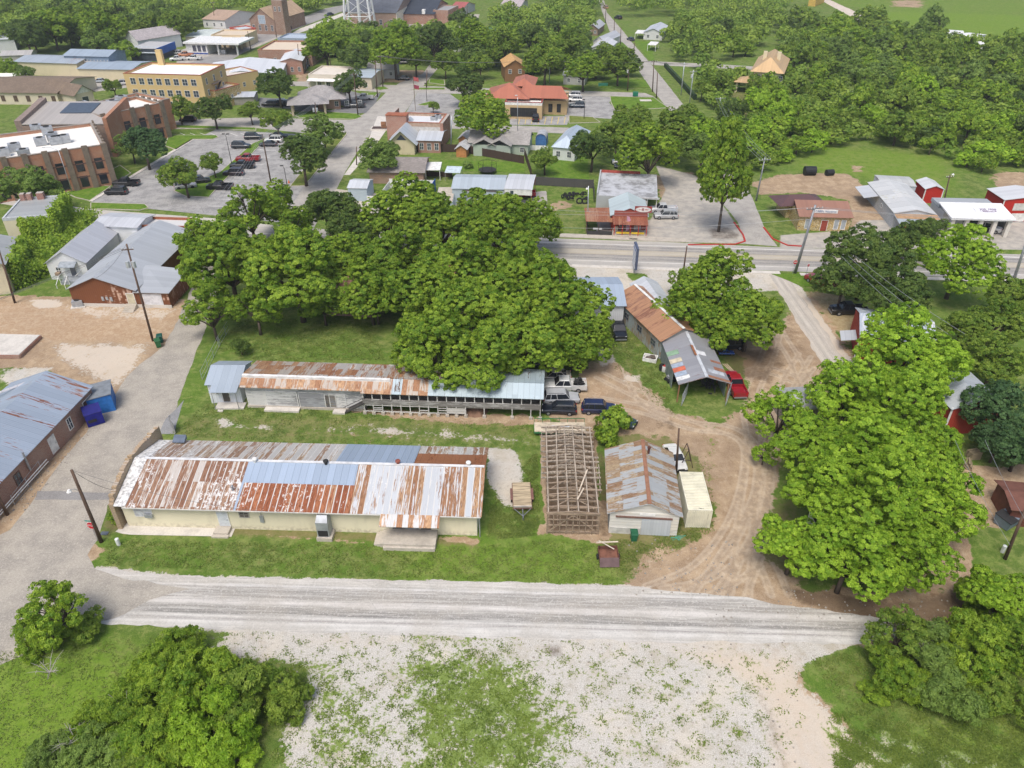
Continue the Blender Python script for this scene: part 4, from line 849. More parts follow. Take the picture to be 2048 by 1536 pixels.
# -- small pale cottage at the shed's end --
fr = frame((409, 770), (479, 770), (507, 722), 3.1); B = Bld('cottage', fr, 'small white panelled cottage with blue grey roof at the long shed end', 'building'); L, W = B.L, B.W
CWH = siding((.70, .73, .76), 0, .35); B.walls(3.1, CWH, .2, .25, L-.2, W-.2); B.ext = (.2, .25, L-.2, W-.2)
CT = tin((.40, .46, .52), 0, 0, .9, .3, 0., linec=.8); B.gable(3.1, .95, CT, CWH, 'x', .2, .25, L-.2, W-.2, oh=.25, off=.55)
B.window('f', .35, 1.5, .95, .8, WHITE, label='dark window beside the door'); B.door('f', 1.7, .3, .9, 2., plain((.10, .09, .08)), 'dark screen door'); B.part('sign', plain((.3, .08, .08)), lambda m: m.box(1.55, .2, 2.05, 1.8, .246, 2.4))
B.part('porch_roof', CT, lambda m: m.hexa([(.9, -1.3, 2.72), (L-.1, -1.3, 2.72), (L-.1, 0, 3.08), (.9, 0, 3.08)], [(.9, -1.3, 2.78), (L-.1, -1.3, 2.78), (L-.1, 0, 3.14), (.9, 0, 3.14)]))
for x in (1.2, L-.3): B.part('porch_post', STEEL, lambda m: m.tube([(x, -1.2, 0), (x, -1.2, 2.72)], .045, 6))
B.part('porch_slab', PALE, lambda m: m.box(1.1, -1.2, -.05, L+.3, .2, .2)); B.part('step', PALE, lambda m: m.box(1.6, -1.8, -.05, 2.3, -1.4, .15))
# -- brick building, left edge --
a_, b_ = P(0, 969, 3.4), P(190, 771, 3.4); d_ = (a_-b_).normalized(); c_ = b_+d_*30; v_ = P(104, 733, 5.4)
rt = Vector((d_.y, -d_.x, 0)); 
def frw(o, ang, L, W): return Vector((o.x, o.y, 0)), ang, L, W
u_ = (b_-c_).normalized(); v2 = Vector((-u_.y, u_.x, 0)); Wr = abs((v_-b_).dot(v2))*2
B = Bld('brick_workshop', frw(c_, math.atan2(u_.y, u_.x), 30., Wr), 'red brick workshop with streaked blue grey metal roof at the left edge', 'building'); L, W = B.L, B.W
BK = brick((.33, .13, .07), (.24, .09, .05)); B.walls(3.4, BK, .1, .45, L-.4, W-.4); B.ext = (.1, .45, L-.4, W-.4)
B.gable(3.4, 2.0, tin((.36, .42, .50), .34, 0, .8, .27, 0., (.26, .09, .04), 1.8, 0., 33., linec=.8), BK, 'x', .1, .45, L-.4, W-.4, oh=.3)
def at_(px, py, z): return loc(B, px, py, z)[0]
for a, b, w_, z, h, lb in ((95, 890, 1.1, .3, 2.2, 'white framed glass door'), ): B.door('f', at_(a, b, 1.3)-.6, z, w_, h, WHITE, lb)
for a, b, w_, h, fm, lb in ((132, 849, .9, 1.7, WHITE, 'white framed window'), (26, 960, 1.1, 1.6, plain((.15, .08, .06)), 'dark recessed window')): B.window('f', at_(a, b, 1.6)-.5, .9, w_, h, fm, label=lb)
B.door('f', at_(168, 815, 1.3)-.8, .1, 1.9, 2.4, plain((.10, .05, .04)), 'dark brown double door'); B.part('pipe', WHITE, lambda m: (m.tube([(L-22, .1, .7), (L-12, .1, .9)], .06, 6), m.tube([(L-22, .0, .5), (L-12, .0, .6)], .05, 6)))
B.part('flue', STEEL, lambda m: m.tube([(at_(57, 920, 3), .2, 1.5), (at_(57, 920, 3), .2, 4.1)], .12, 8))
# white-roofed building behind it
fr = frame((-110, 830), (45, 772), (105, 757), 4.); B = Bld('annex', fr, 'pale roofed annex behind the red brick workshop', 'building'); B.walls(3.8, BK); B.gable(3.8, .8, tin((.62, .6, .6), .1, 0, .9, .3), BK)
# -- old wooden frame --
fr = frame((1093, 1068), (1196, 1070), (1188, 893), 0); B = Bld('timber_frame', fr, 'bare timber skeleton of a shed roof, rafters and trusses open to the sky', 'timber frame'); L, W = B.L, B.W
TW = wood((.33, .25, .18), 0, 9.); TW2 = wood((.40, .335, .265), 1, 9.); rg = random.Random(5); n = 17; hp = 2.9
for k in range(n):
    y = .1+(W-.2)*k/(n-1); j = lambda: rg.uniform(-.12, .12)
    for x in (.1, L*.5, L-.1): 
        if x != L*.5 or k % 3 == 0: B.part('post', TW, lambda m: m.beam((x+j()*.5, y, -.05), (x+j()*.6, y+j()*.5, hp), .11, .11))
    B.part('rafter', TW2 if k > 5 else TW, lambda m: (m.beam((-.55 if k > 5 else -.1, y+j(), hp+j()*.4), (L+(.5 if 3 < k < 11 else .1), y+j(), hp+.1+j()*.4), .13, .18), m.beam((.1, y, hp+.1), (L*.5, y, hp+.4+j()), .11, .13), m.beam((L-.1, y, hp+.1), (L*.5, y, hp+.4+j()), .07, .12)))
for k in range(6):
    x = .12+(L-.24)*k/5; B.part('purlin', TW2, lambda m: m.beam((x, .1, hp+.18+.22*(1-abs(k-2.5)/2.5)), (x+rg.uniform(-.1, .1), W-.1, hp+.18+.22*(1-abs(k-2.5)/2.5)), .13, .15))
    B.part('floor_beam', TW, lambda m: m.beam((x, .1, 1.5), (x, W*.8, 1.5), .08, .12))
B.part('end_frame', TW, lambda m: [m.beam((.1+(L-.2)*(k % 2), .08, .3+.0*k), (L*.5, .08, 2.7), .08, .1) for k in range(2)]+[m.beam((0, .05, z), (L, .05, z), .09, .12) for z in (.35, 1.3, 2.1, 2.85)]+[m.beam((L*k/8, .05, .0), (L*k/8, .05, 2.9), .08, .09) for k in range(9)])
for y in np.linspace(.8, W-1.5, 9): B.part('truss_brace', TW, lambda m: m.beam((L*.1, y, hp+.1), (L*.4, y+.9, hp+.5), .07, .1)); B.part('truss_brace', TW, lambda m: m.beam((L*.9, y, hp+.1), (L*.6, y+.9, hp+.5), .07, .1))
for x, a, b in ((-.5, .95, .72), (-.5, .62, .4), (L+.45, .55, .25)): B.part('side_rail', TW2, lambda m: m.beam((x, W*a, hp-.1), (x-.1, W*b, hp-.3), .09, .14))
B.part('fallen_plank', plain((.62, .52, .4)), lambda m: (m.beam((L*.62, W*.18, 3.7), (L*.82, W*.42, 3.7), .14, .05), m.beam((L*.58, W*.1, 3.66), (L*.72, W*.22, 3.66), .14, .05)))
# -- tin barn --
fr = frame((1217, 1026), (1365, 1034), (1330, 904), 3.0); B = Bld('barn', fr, 'white fronted barn with patchy rusted tin gable roof and sliding door', 'barn'); L, W = B.L, B.W
BF = siding((.68, .66, .60), 2, .4, .35, (.45, .42, .36)); B.walls(3.0, plain((.36, .4, .42), .6, .2, .4), .2, .3, L-.25, W-.25, 'wall'); B.ext = (.2, .3, L-.25, W-.25)
B.gable(3.0, 1.55, tin((.50, .515, .51), .60, 1, .75, .12, .12, (.34, .20, .11), .9, 1.6, 41., linec=.9), BF, 'y', .2, .3, L-.25, W-.25, oh=.35, off=.54, cap=plain((.3, .15, .09)))
B.part('front_wall', BF, lambda m: m.box(.2, .2, -.05, L-.25, .297, 3.02)); B.ext = (.2, .2, L-.25, W)
u0 = loc(B, 1283, 1050, 1.5)[0]; u1 = loc(B, 1341, 1050, 1.5)[0]
B.part('sliding_door', tin((.62, .66, .70), 0, 0, .3, .15, linec=.75), lambda m: m.box(u0, .08, .05, u1, .17, 2.35), 'corrugated sliding door')
B.part('door_rail', plain((.16, .09, .07)), lambda m: m.box(.8, .02, 2.42, u1+.1, .19, 2.55)); B.part('vent_board', WHITE, lambda m: m.box(u0-.3, .14, 2.75, u0+1.3, .196, 3.1))
B.part('bottom_board', plain((.55, .54, .5)), lambda m: (m.box(.25, .12, .0, u0-.1, .196, .75), m.box(.25, .1, .78, u0-.1, .18, .9)))
x, y = loc(B, 1297, 905, 4.5); B.part('stove_pipe', plain((.12, .05, .035)), lambda m: (m.tube([(x, y, 3.6), (x, y, 5.1)], .13, 8), m.tube([(x, y, 5.1), (x, y, 5.3)], .19, 8)))
# -- shipping container --
fr = frame((1370, 1055), (1408, 1056), (1401, 972), 0); o_, a_, L, W = fr; L = 2.6; W = 6.2
B = Bld('shipping_container', (o_, a_, L, W), 'cream corrugated shipping container parked against the barn', 'container'); CC = plain((.70, .67, .53), .55, 0, .18, .8)
def cont(m):
    n = 24
    for k in range(n):
        y0 = .1+(W-.2)*k/n; y1 = y0+(W-.2)/n*.5
        for x, sg in ((0, -1), (L, 1)): m.box(x-.01*sg-.03, y0, .15, x-.01*sg+.03, y1, 2.45)
        m.box(.1, y0, 2.5, L-.1, y1, 2.57)
    m.box(.04, .04, .05, L-.04, W-.04, 2.5)
B.part('body', CC, cont); B.part('corner_post', CC, lambda m: [m.box(x-.07, y-.07, 0, x+.07, y+.07, 2.6) for x in (.05, L-.05) for y in (.05, W-.05)]+[m.box(0, y-.05, z, L, y+.05, z+.13) for y in (.05, W-.05) for z in (.02, 2.46)]+[m.box(x-.05, 0, z, x+.05, W, z+.13) for x in (.04, L-.04) for z in (.02, 2.46)])
B.part('end_panel', CC, lambda m: [m.box(.14+k*.235, -.06, .18, .25+k*.235, .03, 2.42) for k in range(10)]); text(B.r, 'TCKU 2', .16, (L*.55, .3, 2.56), (0, 0, 0), DARK); text(B.r, 'CICU 3', .16, (L*.5, W-.3, 2.56), (0, 0, pi), DARK)
text(B.r, 'K\nH\n0\n2\n8', .15, (L*.85, -.04, 1.7), (pi/2, 0, 0), plain((.3, .28, .22)), 'lettering', .003)
# -- rust roofed workshop and carport in the middle right --
u0 = P(1281, 562, 3.6); u1 = P(1288, 690, 3.6)
fr = frame((1323, 680), (1404, 664), (1345, 572), 3.4); B = Bld('workshop', fr, 'long narrow workshop with faded orange rusted roof under the big tree', 'building'); L, W = B.L, B.W
B.walls(3.3, siding((.36, .42, .42), 0, .3, .4, (.2, .15, .1)), .1, .2, L-.1, W-.2); B.gable(3.3, 1.4, tin((.50, .27, .15), .5, 1, .8, .35, 0, (.28, .12, .07), 1.5, 0, 51., linec=.62), siding((.3, .3, .28), 0, .3), 'y', oh=.25, cap=plain((.7, .7, .68)))
B.ext = (.1, .2, L-.1, W-.2)
for k in range(4): B.window('l', 3+k*4.2, 1.2, 1.4, 1.1, plain((.2, .2, .2)))
fr = frame((1300, 620), (1350, 616), (1325, 562), 3.6); B = Bld('small_shop', fr, 'small shop with whitish ribbed roof facing the highway above the workshop', 'building'); B.walls(3.5, siding((.62, .60, .45), 0, .3, .2)); B.gable(3.5, 1., tin((.62, .64, .66), .12, 1, .8, .3, 0, linec=.7), WHITE, 'y')
fr = frame((1358, 769), (1460, 767), (1393, 664), 2.9); B = Bld('carport', fr, 'open carport with patchwork tin roof of grey, green, red and rusty sheets', 'carport'); L, W = B.L, B.W
CM = tin((.36, .36, .38), .35, 1, .8, .22, 0, (.22, .12, .09), 1.2, 0, 61., linec=.85); B.gable(2.9, 1.1, CM, None, 'y', oh=.1, eh=.1, off=.52, cap=plain((.5, .52, .54)))
xr = L*.52
def patch(side, f0, f1, y0, y1, c, lab):
    def q(f, y): 
        x = (xr*f if side == 'l' else L-(L-xr)*f); return (x, y, 2.9+1.1*f)
    a = [q(f0, y0), q(f1, y0), q(f1, y1), q(f0, y1)]
    if side == 'r': a = a[::-1]
    MB().hexa([(p[0], p[1], p[2]+.10) for p in a], [(p[0], p[1], p[2]+.13) for p in a]).build('roof_patch', plain(c, .6, .1, .3), B.r)['label'] = lab
for sd, f0, f1, y0, y1, c, lb in (('l', -.03, .45, .05, .11, (.72, .72, .7), 'white sheet'), ('l', -.03, .42, .2, .27, (.6, .16, .09), 'red sheet'), ('l', -.03, .42, .36, .43, (.62, .54, .38), 'tan sheet'), ('l', -.03, .42, .5, .58, (.25, .38, .25), 'green sheet'), ('l', -.03, .4, .12, .19, (.36, .42, .5), 'blue grey sheet'), ('l', -.03, .4, .28, .34, (.36, .42, .5), 'blue grey sheet'), ('r', .55, .95, .42, .5, (.7, .7, .7), 'white sheet'), ('r', -.03, .9, .0, .04, (.34, .17, .1), 'rusty strip'), ('r', -.03, .45, .18, .24, (.34, .16, .1), 'rusty strip'), ('r', .0, .45, .33, .37, (.34, .16, .1), 'rusty strip'), ('r', .1, .8, .1, .17, (.5, .53, .56), 'pale grey sheet'), ('r', .95, 1.12, .38, .58, (.33, .14, .07), 'rusty strip on the ridge')): patch(sd, f0, f1, W*y0, W*y1, c, lb)
for x, y in ((.1, .1), (L-.1, .1), (.1, W*.33), (L-.1, W*.33), (.1, W*.66), (L-.1, W*.66), (.1, W-.1), (L-.1, W-.1)): B.part('post', plain((.3, .15, .08)), lambda m: m.box(x-.07, y-.07, -.05, x+.07, y+.07, 2.9))
for q in ((.0, W*.25, -.05, .06, W, 2.7), (L-.06, 1.2, -.05, L, W*.9, 2.4)): B.part('side_wall', plain((.22, .26, .25), .7, .1, .4), lambda m: m.box(*q))
B.part('stored_machinery', plain((.05, .05, .05)), lambda m: [m.beam((L-1.8+rg.uniform(-1, 1), 1.5+rg.uniform(0, 3), rg.uniform(.1, 1)), (L-1.8+rg.uniform(-1, 1), 1.5+rg.uniform(0, 3), rg.uniform(.1, 1.8)), .12, .12) for _ in range(26)])
# -- blue roof white building --
fr = frame((1120, 611), (1253, 610), (1246, 553), 3.8); B = Bld('white_building', fr, 'white building with pale blue ribbed metal roof half hidden by tree crowns', 'building'); WS = siding((.68, .69, .70), 0, .3)
B.walls(3.7, WS, .2, .2, B.L-.3, B.W-.3); B.gable(3.7, 1.1, tin((.42, .50, .60), 0, 0, .8, .27, linec=.78), WS, 'x', .2, .2, B.L-.3, B.W-.3, oh=.35)
# -- red barns on the right --
RB_ = siding((.38, .05, .03), 0, .3); RT = tin((.50, .53, .57), .06, 0, .9, .3, .1, linec=.85)
fr = frame((1897, 811), (1962, 815), (1930, 720), 4.4); B = Bld('red_barn', fr, 'red metal barn with white corner trim and grey roof beside the stacked pallets', 'barn'); L, W = B.L, B.W
fr = frame((1905, 818), (2012, 812), (1935, 700), 4.0); B.o, B.a, B.L, B.W = fr; B.r.location = B.o; B.r.rotation_euler.z = B.a; L, W = B.L, B.W
B.walls(4.0, RB_); B.gable(4.0, 1.2, tin((.52, .55, .60), .05, 1, .9, .3, .1, linec=.85), RB_, 'y', oh=.2); B.part('corner_trim', WHITE, lambda m: [m.box(x-.14, -.03, 0, x+.14, .02, 4.2) for x in (.0, L)])
fr = frame((1722, 670), (1870, 690), (1900, 640), 4.); B = Bld('red_barn', fr, 'red metal barn with silvery roof behind the tall bright tree', 'barn'); B.walls(4., RB_); B.gable(4., 1.3, tin((.48, .53, .6), .05, 0, .9, .3, .3, linec=.85), RB_, 'x', oh=.2)
B.part('trim', WHITE, lambda m: m.box(-.1, -.05, 0, .12, .05, 4.2)); B.part('awning', tin((.6, .62, .64), .1, 0, .8, .2), lambda m: m.hexa([(-2.2, 1, 2.1), (-.1, 1, 2.6), (-.1, 4, 2.6), (-2.2, 4, 2.1)], [(-2.2, 1, 2.16), (-.1, 1, 2.66), (-.1, 4, 2.66), (-2.2, 4, 2.16)]))
fr = frame((1580, 815), (1655, 812), (1670, 772), 3.2); B = Bld('gray_shed', fr, 'small shed with pale metal roof peeking from beneath the giant bright trees', 'shed'); B.walls(3.1, siding((.35, .33, .3), 0, .2, .5)); B.gable(3.1, .8, tin((.48, .48, .47), .1, 0, .8, .25, .1), siding((.35, .33, .3), 0, .2, .5), 'x', oh=.3)
fr = frame((1650, 1070), (1770, 1078), (1776, 1010), 3.2); B = Bld('hidden_house', fr, 'white house under the largest bright tree, only scraps of wall showing', 'house'); B.walls(3.1, siding((.55, .54, .5), 2, .2)); B.gable(3.1, 1.2, shingle((.2, .18, .17)), siding((.55, .54, .5), 2, .2), 'x', oh=.3)
fr = frame((2028, 1015), (2130, 1025), (2130, 975), 2.6); B = Bld('rust_shed', fr, 'low dark red shed at the right edge below the barn', 'shed'); B.walls(2.5, plain((.14, .05, .035))); B.gable(2.5, .5, plain((.16, .07, .05), .8), plain((.22, .06, .04)), 'x')
# -- pinkish roofed house under the central trees --
fr = frame((640, 585), (740, 590), (755, 550), 4.); B = Bld('brick_house', fr, 'house with faded pinkish red roof under the central trees', 'house'); B.walls(3.2, brick()); B.hip(3.2, 2.4, shingle((.42, .22, .17)), oh=.6)
x, y = loc(B, 722, 520, 5.5); B.part('chimney', brick(), lambda m: (m.box(x-.5, y-.4, 2, x+.5, y+.4, 6.6), m.box(x-.6, y-.5, 6.6, x+.6, y+.5, 6.8)))
fr = frame((740, 540), (900, 545), (900, 505), 4.); B = Bld('brick_house', fr, 'red roofed rear wing glimpsed between the central tree crowns', 'house'); B.walls(3.2, brick()); B.hip(3.2, 2.2, shingle((.40, .18, .13)), oh=.6)
# -- highway side: blue metal buildings, carport --
BLU = siding((.42, .50, .54), 0, .3); BT = tin((.50, .56, .60), 0, 0, .8, .27, linec=.8)
fr = frame((904, 376), (1008, 378), (1006, 350), 3.6); B = Bld('metal_building', fr, 'pale blue metal building with ribbed roof and roll-up door beside the truck carport', 'building'); B.walls(3.5, BLU); B.gable(3.5, .9, BT, BLU, 'x', oh=.2); B.door('f', B.L*.2, 0, 3, 2.8, plain((.33, .37, .42)), 'grey roll-up door', 'garage_door', knob=False); B.part('rail', plain((.15, .08, .06)), lambda m: m.box(B.L*.2, -.12, 3.05, B.L*.85, -.01, 3.2))
fr = frame((1009, 378), (1064, 380), (1062, 350), 3.9); B = Bld('carport', fr, 'tall white carport over a red pickup truck beside the pale blue metal building', 'carport'); B.gable(3.9, .4, tin((.66, .67, .68), 0, 0, .8, .25), None, 'x', oh=.1)
for x in (.1, B.L-.1): 
    for y in (.1, B.W-.1): B.part('post', plain((.35, .1, .08)), lambda m: m.box(x-.07, y-.07, 0, x+.07, y+.07, 3.9))
B.part('front_panel', WHITE, lambda m: m.box(0, -.05, 2.7, B.L, .03, 3.9)); B.part('window', glass(), lambda m: m.box(1.2, -.08, 2.9, 1.9, -.055, 3.6))
fr = frame((695, 375), (733, 376), (742, 358), 3.0); B = Bld('storage_shed', fr, 'small pale blue shed with rounded white roof near the street corner', 'shed'); B.walls(2.9, BLU); B.gable(2.9, .7, tin((.66, .68, .7), 0, 0, .8, .3), BLU, 'x', oh=.15)
fr = frame((752, 398), (850, 402), (846, 365), 1.6); B = Bld('yard_enclosure', fr, 'open yard enclosure with blue and white panels beside the small pale blue shed', 'enclosure')
B.part('panel', plain((.03, .12, .45)), lambda m: (m.box(0, 0, 0, 4.2, .1, 1.7), m.box(B.L-.1, 0, 0, B.L, B.W, 2.6))); B.part('panel', WHITE, lambda m: (m.box(-.1, 0, 0, 0, B.W, 1.6), m.box(0, B.W-.1, 0, B.L, B.W, 2.2), m.box(-2, 0, 0, -.1, .1, 2.2))); B.part('junk', plain((.3, .3, .32), .7, 0, .6), lambda m: [m.box(1+k*1.3, 1+(k*2.3) % 4, 0, 1.9+k*1.3, 1.7+(k*2.3) % 4, .5+(k*.37) % .8) for k in range(9)])
fr = frame((870, 402), (905, 402), (905, 372), 2.6); B = Bld('lean_to', fr, 'low pale blue lean-to beside the metal building', 'shed'); B.walls(2.3, BLU); B.flat(2.3, plain((.5, .44, .36)), 0)
fr = frame((846, 402), (904, 405), (904, 380), 2.); 
fr = frame((800, 340), (847, 344), (860, 315), 2.9); B = Bld('brick_house', fr, 'low brick house with grey brown shingle roof behind the street tree', 'house'); fr = frame((738, 342), (846, 343), (848, 314), 2.9); B.o, B.a, B.L, B.W = fr; B.r.location = B.o; B.r.rotation_euler.z = B.a
B.walls(2.8, brick((.4, .2, .11), (.34, .16, .09))); B.gable(2.8, 1.5, shingle((.27, .24, .22)), brick(), 'x', oh=.5)
fr = frame((850, 340), (880, 340), (882, 324), 2.5); B = Bld('patio_cover', fr, 'white patio cover on posts behind the grey shingle house', 'patio cover'); B.part('roof', WHITE, lambda m: m.box(0, 0, 2.4, B.L, B.W, 2.52))
for x in (.1, B.L-.1):
    for y in (.1, B.W-.1): B.part('post', WHITE, lambda m: m.box(x-.06, y-.06, 0, x+.06, y+.06, 2.4))
fr = frame((889, 343), (920, 344), (920, 334), 2.2); B = Bld('metal_canopy', fr, 'small metal canopy on posts in the fenced lawn', 'canopy'); B.part('roof', plain((.5, .58, .62)), lambda m: m.hexa([(0, 0, 1.9), (B.L, 0, 1.9), (B.L, B.W, 2.3), (0, B.W, 2.3)], [(0, 0, 1.96), (B.L, 0, 1.96), (B.L, B.W, 2.36), (0, B.W, 2.36)]))
for x in (.1, B.L-.1):
    for y in (.1, B.W-.1): B.part('post', STEEL, lambda m: m.box(x-.05, y-.05, 0, x+.05, y+.05, 1.9))
# -- flat roofed old block and the red eatery --
fr = frame((1196, 390), (1316, 396), (1298, 348), 3.4); B = Bld('flat_roofed_block', fr, 'old block with stained grey flat roof and open bay behind the red eatery', 'building'); SB = stucco((.4, .42, .42), amt=.6)
B.walls(3.3, SB, x1=B.L*.8); B.flat(3.3, membrane((.46, .47, .49), (.2, .2, .2), .95, .42), 0); B.part('parapet', plain((.4, .08, .06)), lambda m: m.box(0, B.W-.3, 3.3, B.L*.7, B.W, 3.9)); B.part('side_parapet', SB, lambda m: m.box(-.3, 0, 0, 0, B.W, 3.9))
for x in (B.L*.83, B.L-.2): B.part('post', WHITE, lambda m: m.box(x-.08, .1, 0, x+.08, .3, 3.3))
B.part('fascia', plain((.5, .5, .5)), lambda m: m.box(B.L*.3, -.25, 3.1, B.L+.3, -.02, 3.45)); B.door('f', B.L*.62, 0, 2.4, 2.6, plain((.42, .26, .14)), 'tan wooden door', knob=False)
fr = frame((1222, 430), (1296, 432), (1286, 400), 3.3); B = Bld('eatery', fr, 'rust red roadside eatery with sign board, rusty porch roof and pale tin roof', 'restaurant'); L, W = B.L, B.W; RR = plain((.33, .06, .04), .7, 0, .35)
B.walls(3.2, RR, x0=.2, x1=L-.2); B.gable(3.2, 1.6, tin((.56, .64, .64), .03, 1, .9, .3, 0, linec=.8), RR, 'y', oh=.2, off=.5)
f0 = loc(B, 1230, 435, 4.)[0]; B.part('false_front', siding((.30, .08, .06), 2, .35), lambda m: (m.box(f0, -.25, 2.9, L-.1, -.05, 4.3), m.box(f0+4.0, -.26, 4.3, f0+7.1, -.06, 5.)))
B.part('porch_roof', tin((.42, .2, .12), .8, 0, .7, .2, 0, (.28, .09, .05)), lambda m: m.hexa([(f0-.2, -3., 2.5), (L-.1, -3., 2.5), (L-.1, -.27, 3.1), (f0-.2, -.27, 3.1)], [(f0-.2, -3., 2.57), (L-.1, -3., 2.57), (L-.1, -.27, 3.17), (f0-.2, -.27, 3.17)]))
sg = B.part('sign_board', plain((.3, .05, .04)), lambda m: m.box(f0+3.9, -.34, 4.05, f0+7.2, -.27, 5.35)); ov = MB(); ov.hexa([(f0+5.55+1.5*cos(a), -.36, 4.7+.5*sin(a)) for a in np.linspace(0, 2*pi, 20, endpoint=False)], [(f0+5.55+1.5*cos(a), -.345, 4.7+.5*sin(a)) for a in np.linspace(0, 2*pi, 20, endpoint=False)]); ov.build('sign_oval', WHITE, sg)
text(sg, 'TEXAS   BBQ', .34, (f0+5.55, -.37, 4.7), (pi/2, 0, 0), RED); text(sg, 'B', .8, (f0+5.5, -.375, 4.7), (pi/2, 0, 0), plain((.25, .02, .02)))
for k in range(5): B.part('porch_post', RED, lambda m: m.box(f0+k*(L-f0-.4)/4, -2.95, 0, f0+.14+k*(L-f0-.4)/4, -2.8, 2.5))
B.part('bench', plain((.65, .45, .03)), lambda m: (m.box(f0+.5, -2.9, .65, f0+3, -2.7, .95), m.box(L-3.2, -2.9, .65, L-.7, -2.7, .95))); B.part('porch_floor', CONC, lambda m: m.box(f0-.2, -3.2, -.05, L, -.02, .35)); B.part('steps', CONC, lambda m: (m.box(f0+3, -4.3, -.05, L-2, -3.7, .12), m.box(f0+3, -3.7, -.05, L-2, -3.2, .24))); B.window('f', f0+1.2, 1., 1.4, 1.1); B.door('f', f0+4.2, .35, 1.1, 2.1, plain((.5, .42, .4)))
B.part('side_roof', tin((.45, .25, .15), .85, 0, .8, .2, .1, (.33, .12, .06)), lambda m: m.hexa([(-4.9, -1.5, 2.4), (f0-.3, -1.5, 2.4), (.6, 4.2, 3.2), (-5.2, 4.2, 3.0)], [(-4.9, -1.5, 2.46), (f0-.3, -1.5, 2.46), (.6, 4.2, 3.26), (-5.2, 4.2, 3.06)]), 'rusty lean-to roof with white patches')
B.part('side_fence', plain((.05, .05, .05)), lambda m: (m.box(-4.6, -2.5, 0, f0-.3, -2.4, .9), m.box(-4.6, -2.4, 0, -4.5, 3, 1))); B.part('picnic_table', plain((.5, .5, .5)), lambda m: (m.box(-3.4, -1.3, .7, -1.6, -.5, .78), m.box(-3.5, -1.9, .4, -1.5, -1.65, .46), m.box(-2.7, -1.1, 0, -2.3, -.7, .7)))
for x in (-4.8, -2.4): B.part('porch_post', POLEW, lambda m: m.box(x, -1.45, 0, x+.13, -1.3, 2.45))
# -- stone building with brown roofs --
fr = frame((1598, 432), (1708, 435), (1690, 405), 3.1); B = Bld('stone_shop', fr, 'tan stone shop with brown metal roof and white sign on the corner', 'shop'); L, W = B.L, B.W
t = NT('field_stone'); vz = t.n('ShaderNodeTexVoronoi'); t.i(vz.inputs[0], t.scale(t.obj(), (1, 1, 1))); vz.inputs['Scale'].default_value = 3.2; ve = t.n('ShaderNodeTexVoronoi', feature='DISTANCE_TO_EDGE'); t.i(ve.inputs[0], t.obj()); ve.inputs['Scale'].default_value = 3.2
STONE = t.fin(t.mix(t.step(ve.outputs[0], .03, .07), (.16, .11, .06), t.mix(t.sep(vz.outputs['Color'])[0], (.50, .34, .12), (.62, .52, .32))), .9)
B.walls(3., STONE, .3, .4, L-.3, W-.2); B.ext = (.3, .4, L-.3, W-.2)
B.part('front_roof', tin((.38, .20, .14), 0, 0, .5, .25, linec=.85), lambda m: m.hexa([(0, -.1, 2.95), (L, -.1, 2.95), (L, W*.62, 4.5), (0, W*.62, 4.5)], [(0, -.1, 3.03), (L, -.1, 3.03), (L, W*.62, 4.58), (0, W*.62, 4.58)])); B.part('back_roof', membrane((.55, .53, .5)), lambda m: m.hexa([(0, W*.62, 4.4), (L, W*.62, 4.4), (L-1, W, 3.2), (1, W, 3.2)], [(0, W*.62, 4.5), (L, W*.62, 4.5), (L-1, W, 3.3), (1, W, 3.3)]))
sg = B.part('sign_board', WHITE, lambda m: m.hexa([(L*.28, W*.12, 3.45), (L*.72, W*.12, 3.45), (L*.72, W*.24, 3.75), (L*.28, W*.24, 3.75)], [(L*.28, W*.12, 4.1), (L*.72, W*.12, 4.1), (L*.72, W*.14, 4.12), (L*.28, W*.14, 4.12)])); text(sg, 'CABIN  insurance', .55, (L*.5, W*.12-.02, 3.8), (pi/2, 0, 0), plain((.05, .12, .3)))
B.door('f', L*.42, 0, 1.2, 2.2, plain((.3, .06, .04)), 'red double door')
for u in (.12, .65, .78): B.window('f', L*u, .4, .95, 2., WHITE, plain((.35, .38, .4)), mull=0)
fr = frame((1560, 420), (1632, 430), (1672, 402), 3.); B = Bld('canopy', fr, 'dark maroon hipped roof joined behind the tan stone shop', 'canopy')
fr = frame((1561, 412), (1655, 409), (1640, 388), 3.0); B.o, B.a, B.L, B.W = fr; B.r.location = B.o; B.r.rotation_euler.z = B.a; B.walls(2.9, STONE, 2, 1); B.hip(2.95, 1.3, tin((.14, .075, .075), 0, 1, 1.5, .3), oh=.2)
# -- white metal building --
fr = frame((1790, 425), (1872, 428), (1812, 367), 3.2); B = Bld('white_metal_building', fr, 'white metal building with patched low gable roof and grey awning over red posts', 'building'); L, W = B.L, B.W; WMS = siding((.58, .60, .62), 0, .3)
B.walls(3.1, WMS); B.gable(3.1, .8, tin((.66, .66, .64), .12, 1, 2.4, .3, .3, (.5, .38, .22), .8, 3., 71.), WMS, 'y', oh=.2)
B.part('awning', tin((.45, .50, .52), .1, 0, .8, .25), lambda m: m.hexa([(-.3, -4.2, 2.5), (L+.3, -4.2, 2.5), (L+.3, -.2, 3.), (-.3, -.2, 3.)], [(-.3, -4.2, 2.56), (L+.3, -4.2, 2.56), (L+.3, -.2, 3.06), (-.3, -.2, 3.06)])); B.part('awning_band', plain((.42, .26, .14)), lambda m: m.hexa([(-.2, -2.2, 2.84), (L+.2, -2.2, 2.84), (L+.2, -.3, 3.07), (-.2, -.3, 3.07)], [(-.2, -2.2, 2.87), (L+.2, -2.2, 2.87), (L+.2, -.3, 3.1), (-.2, -.3, 3.1)]))
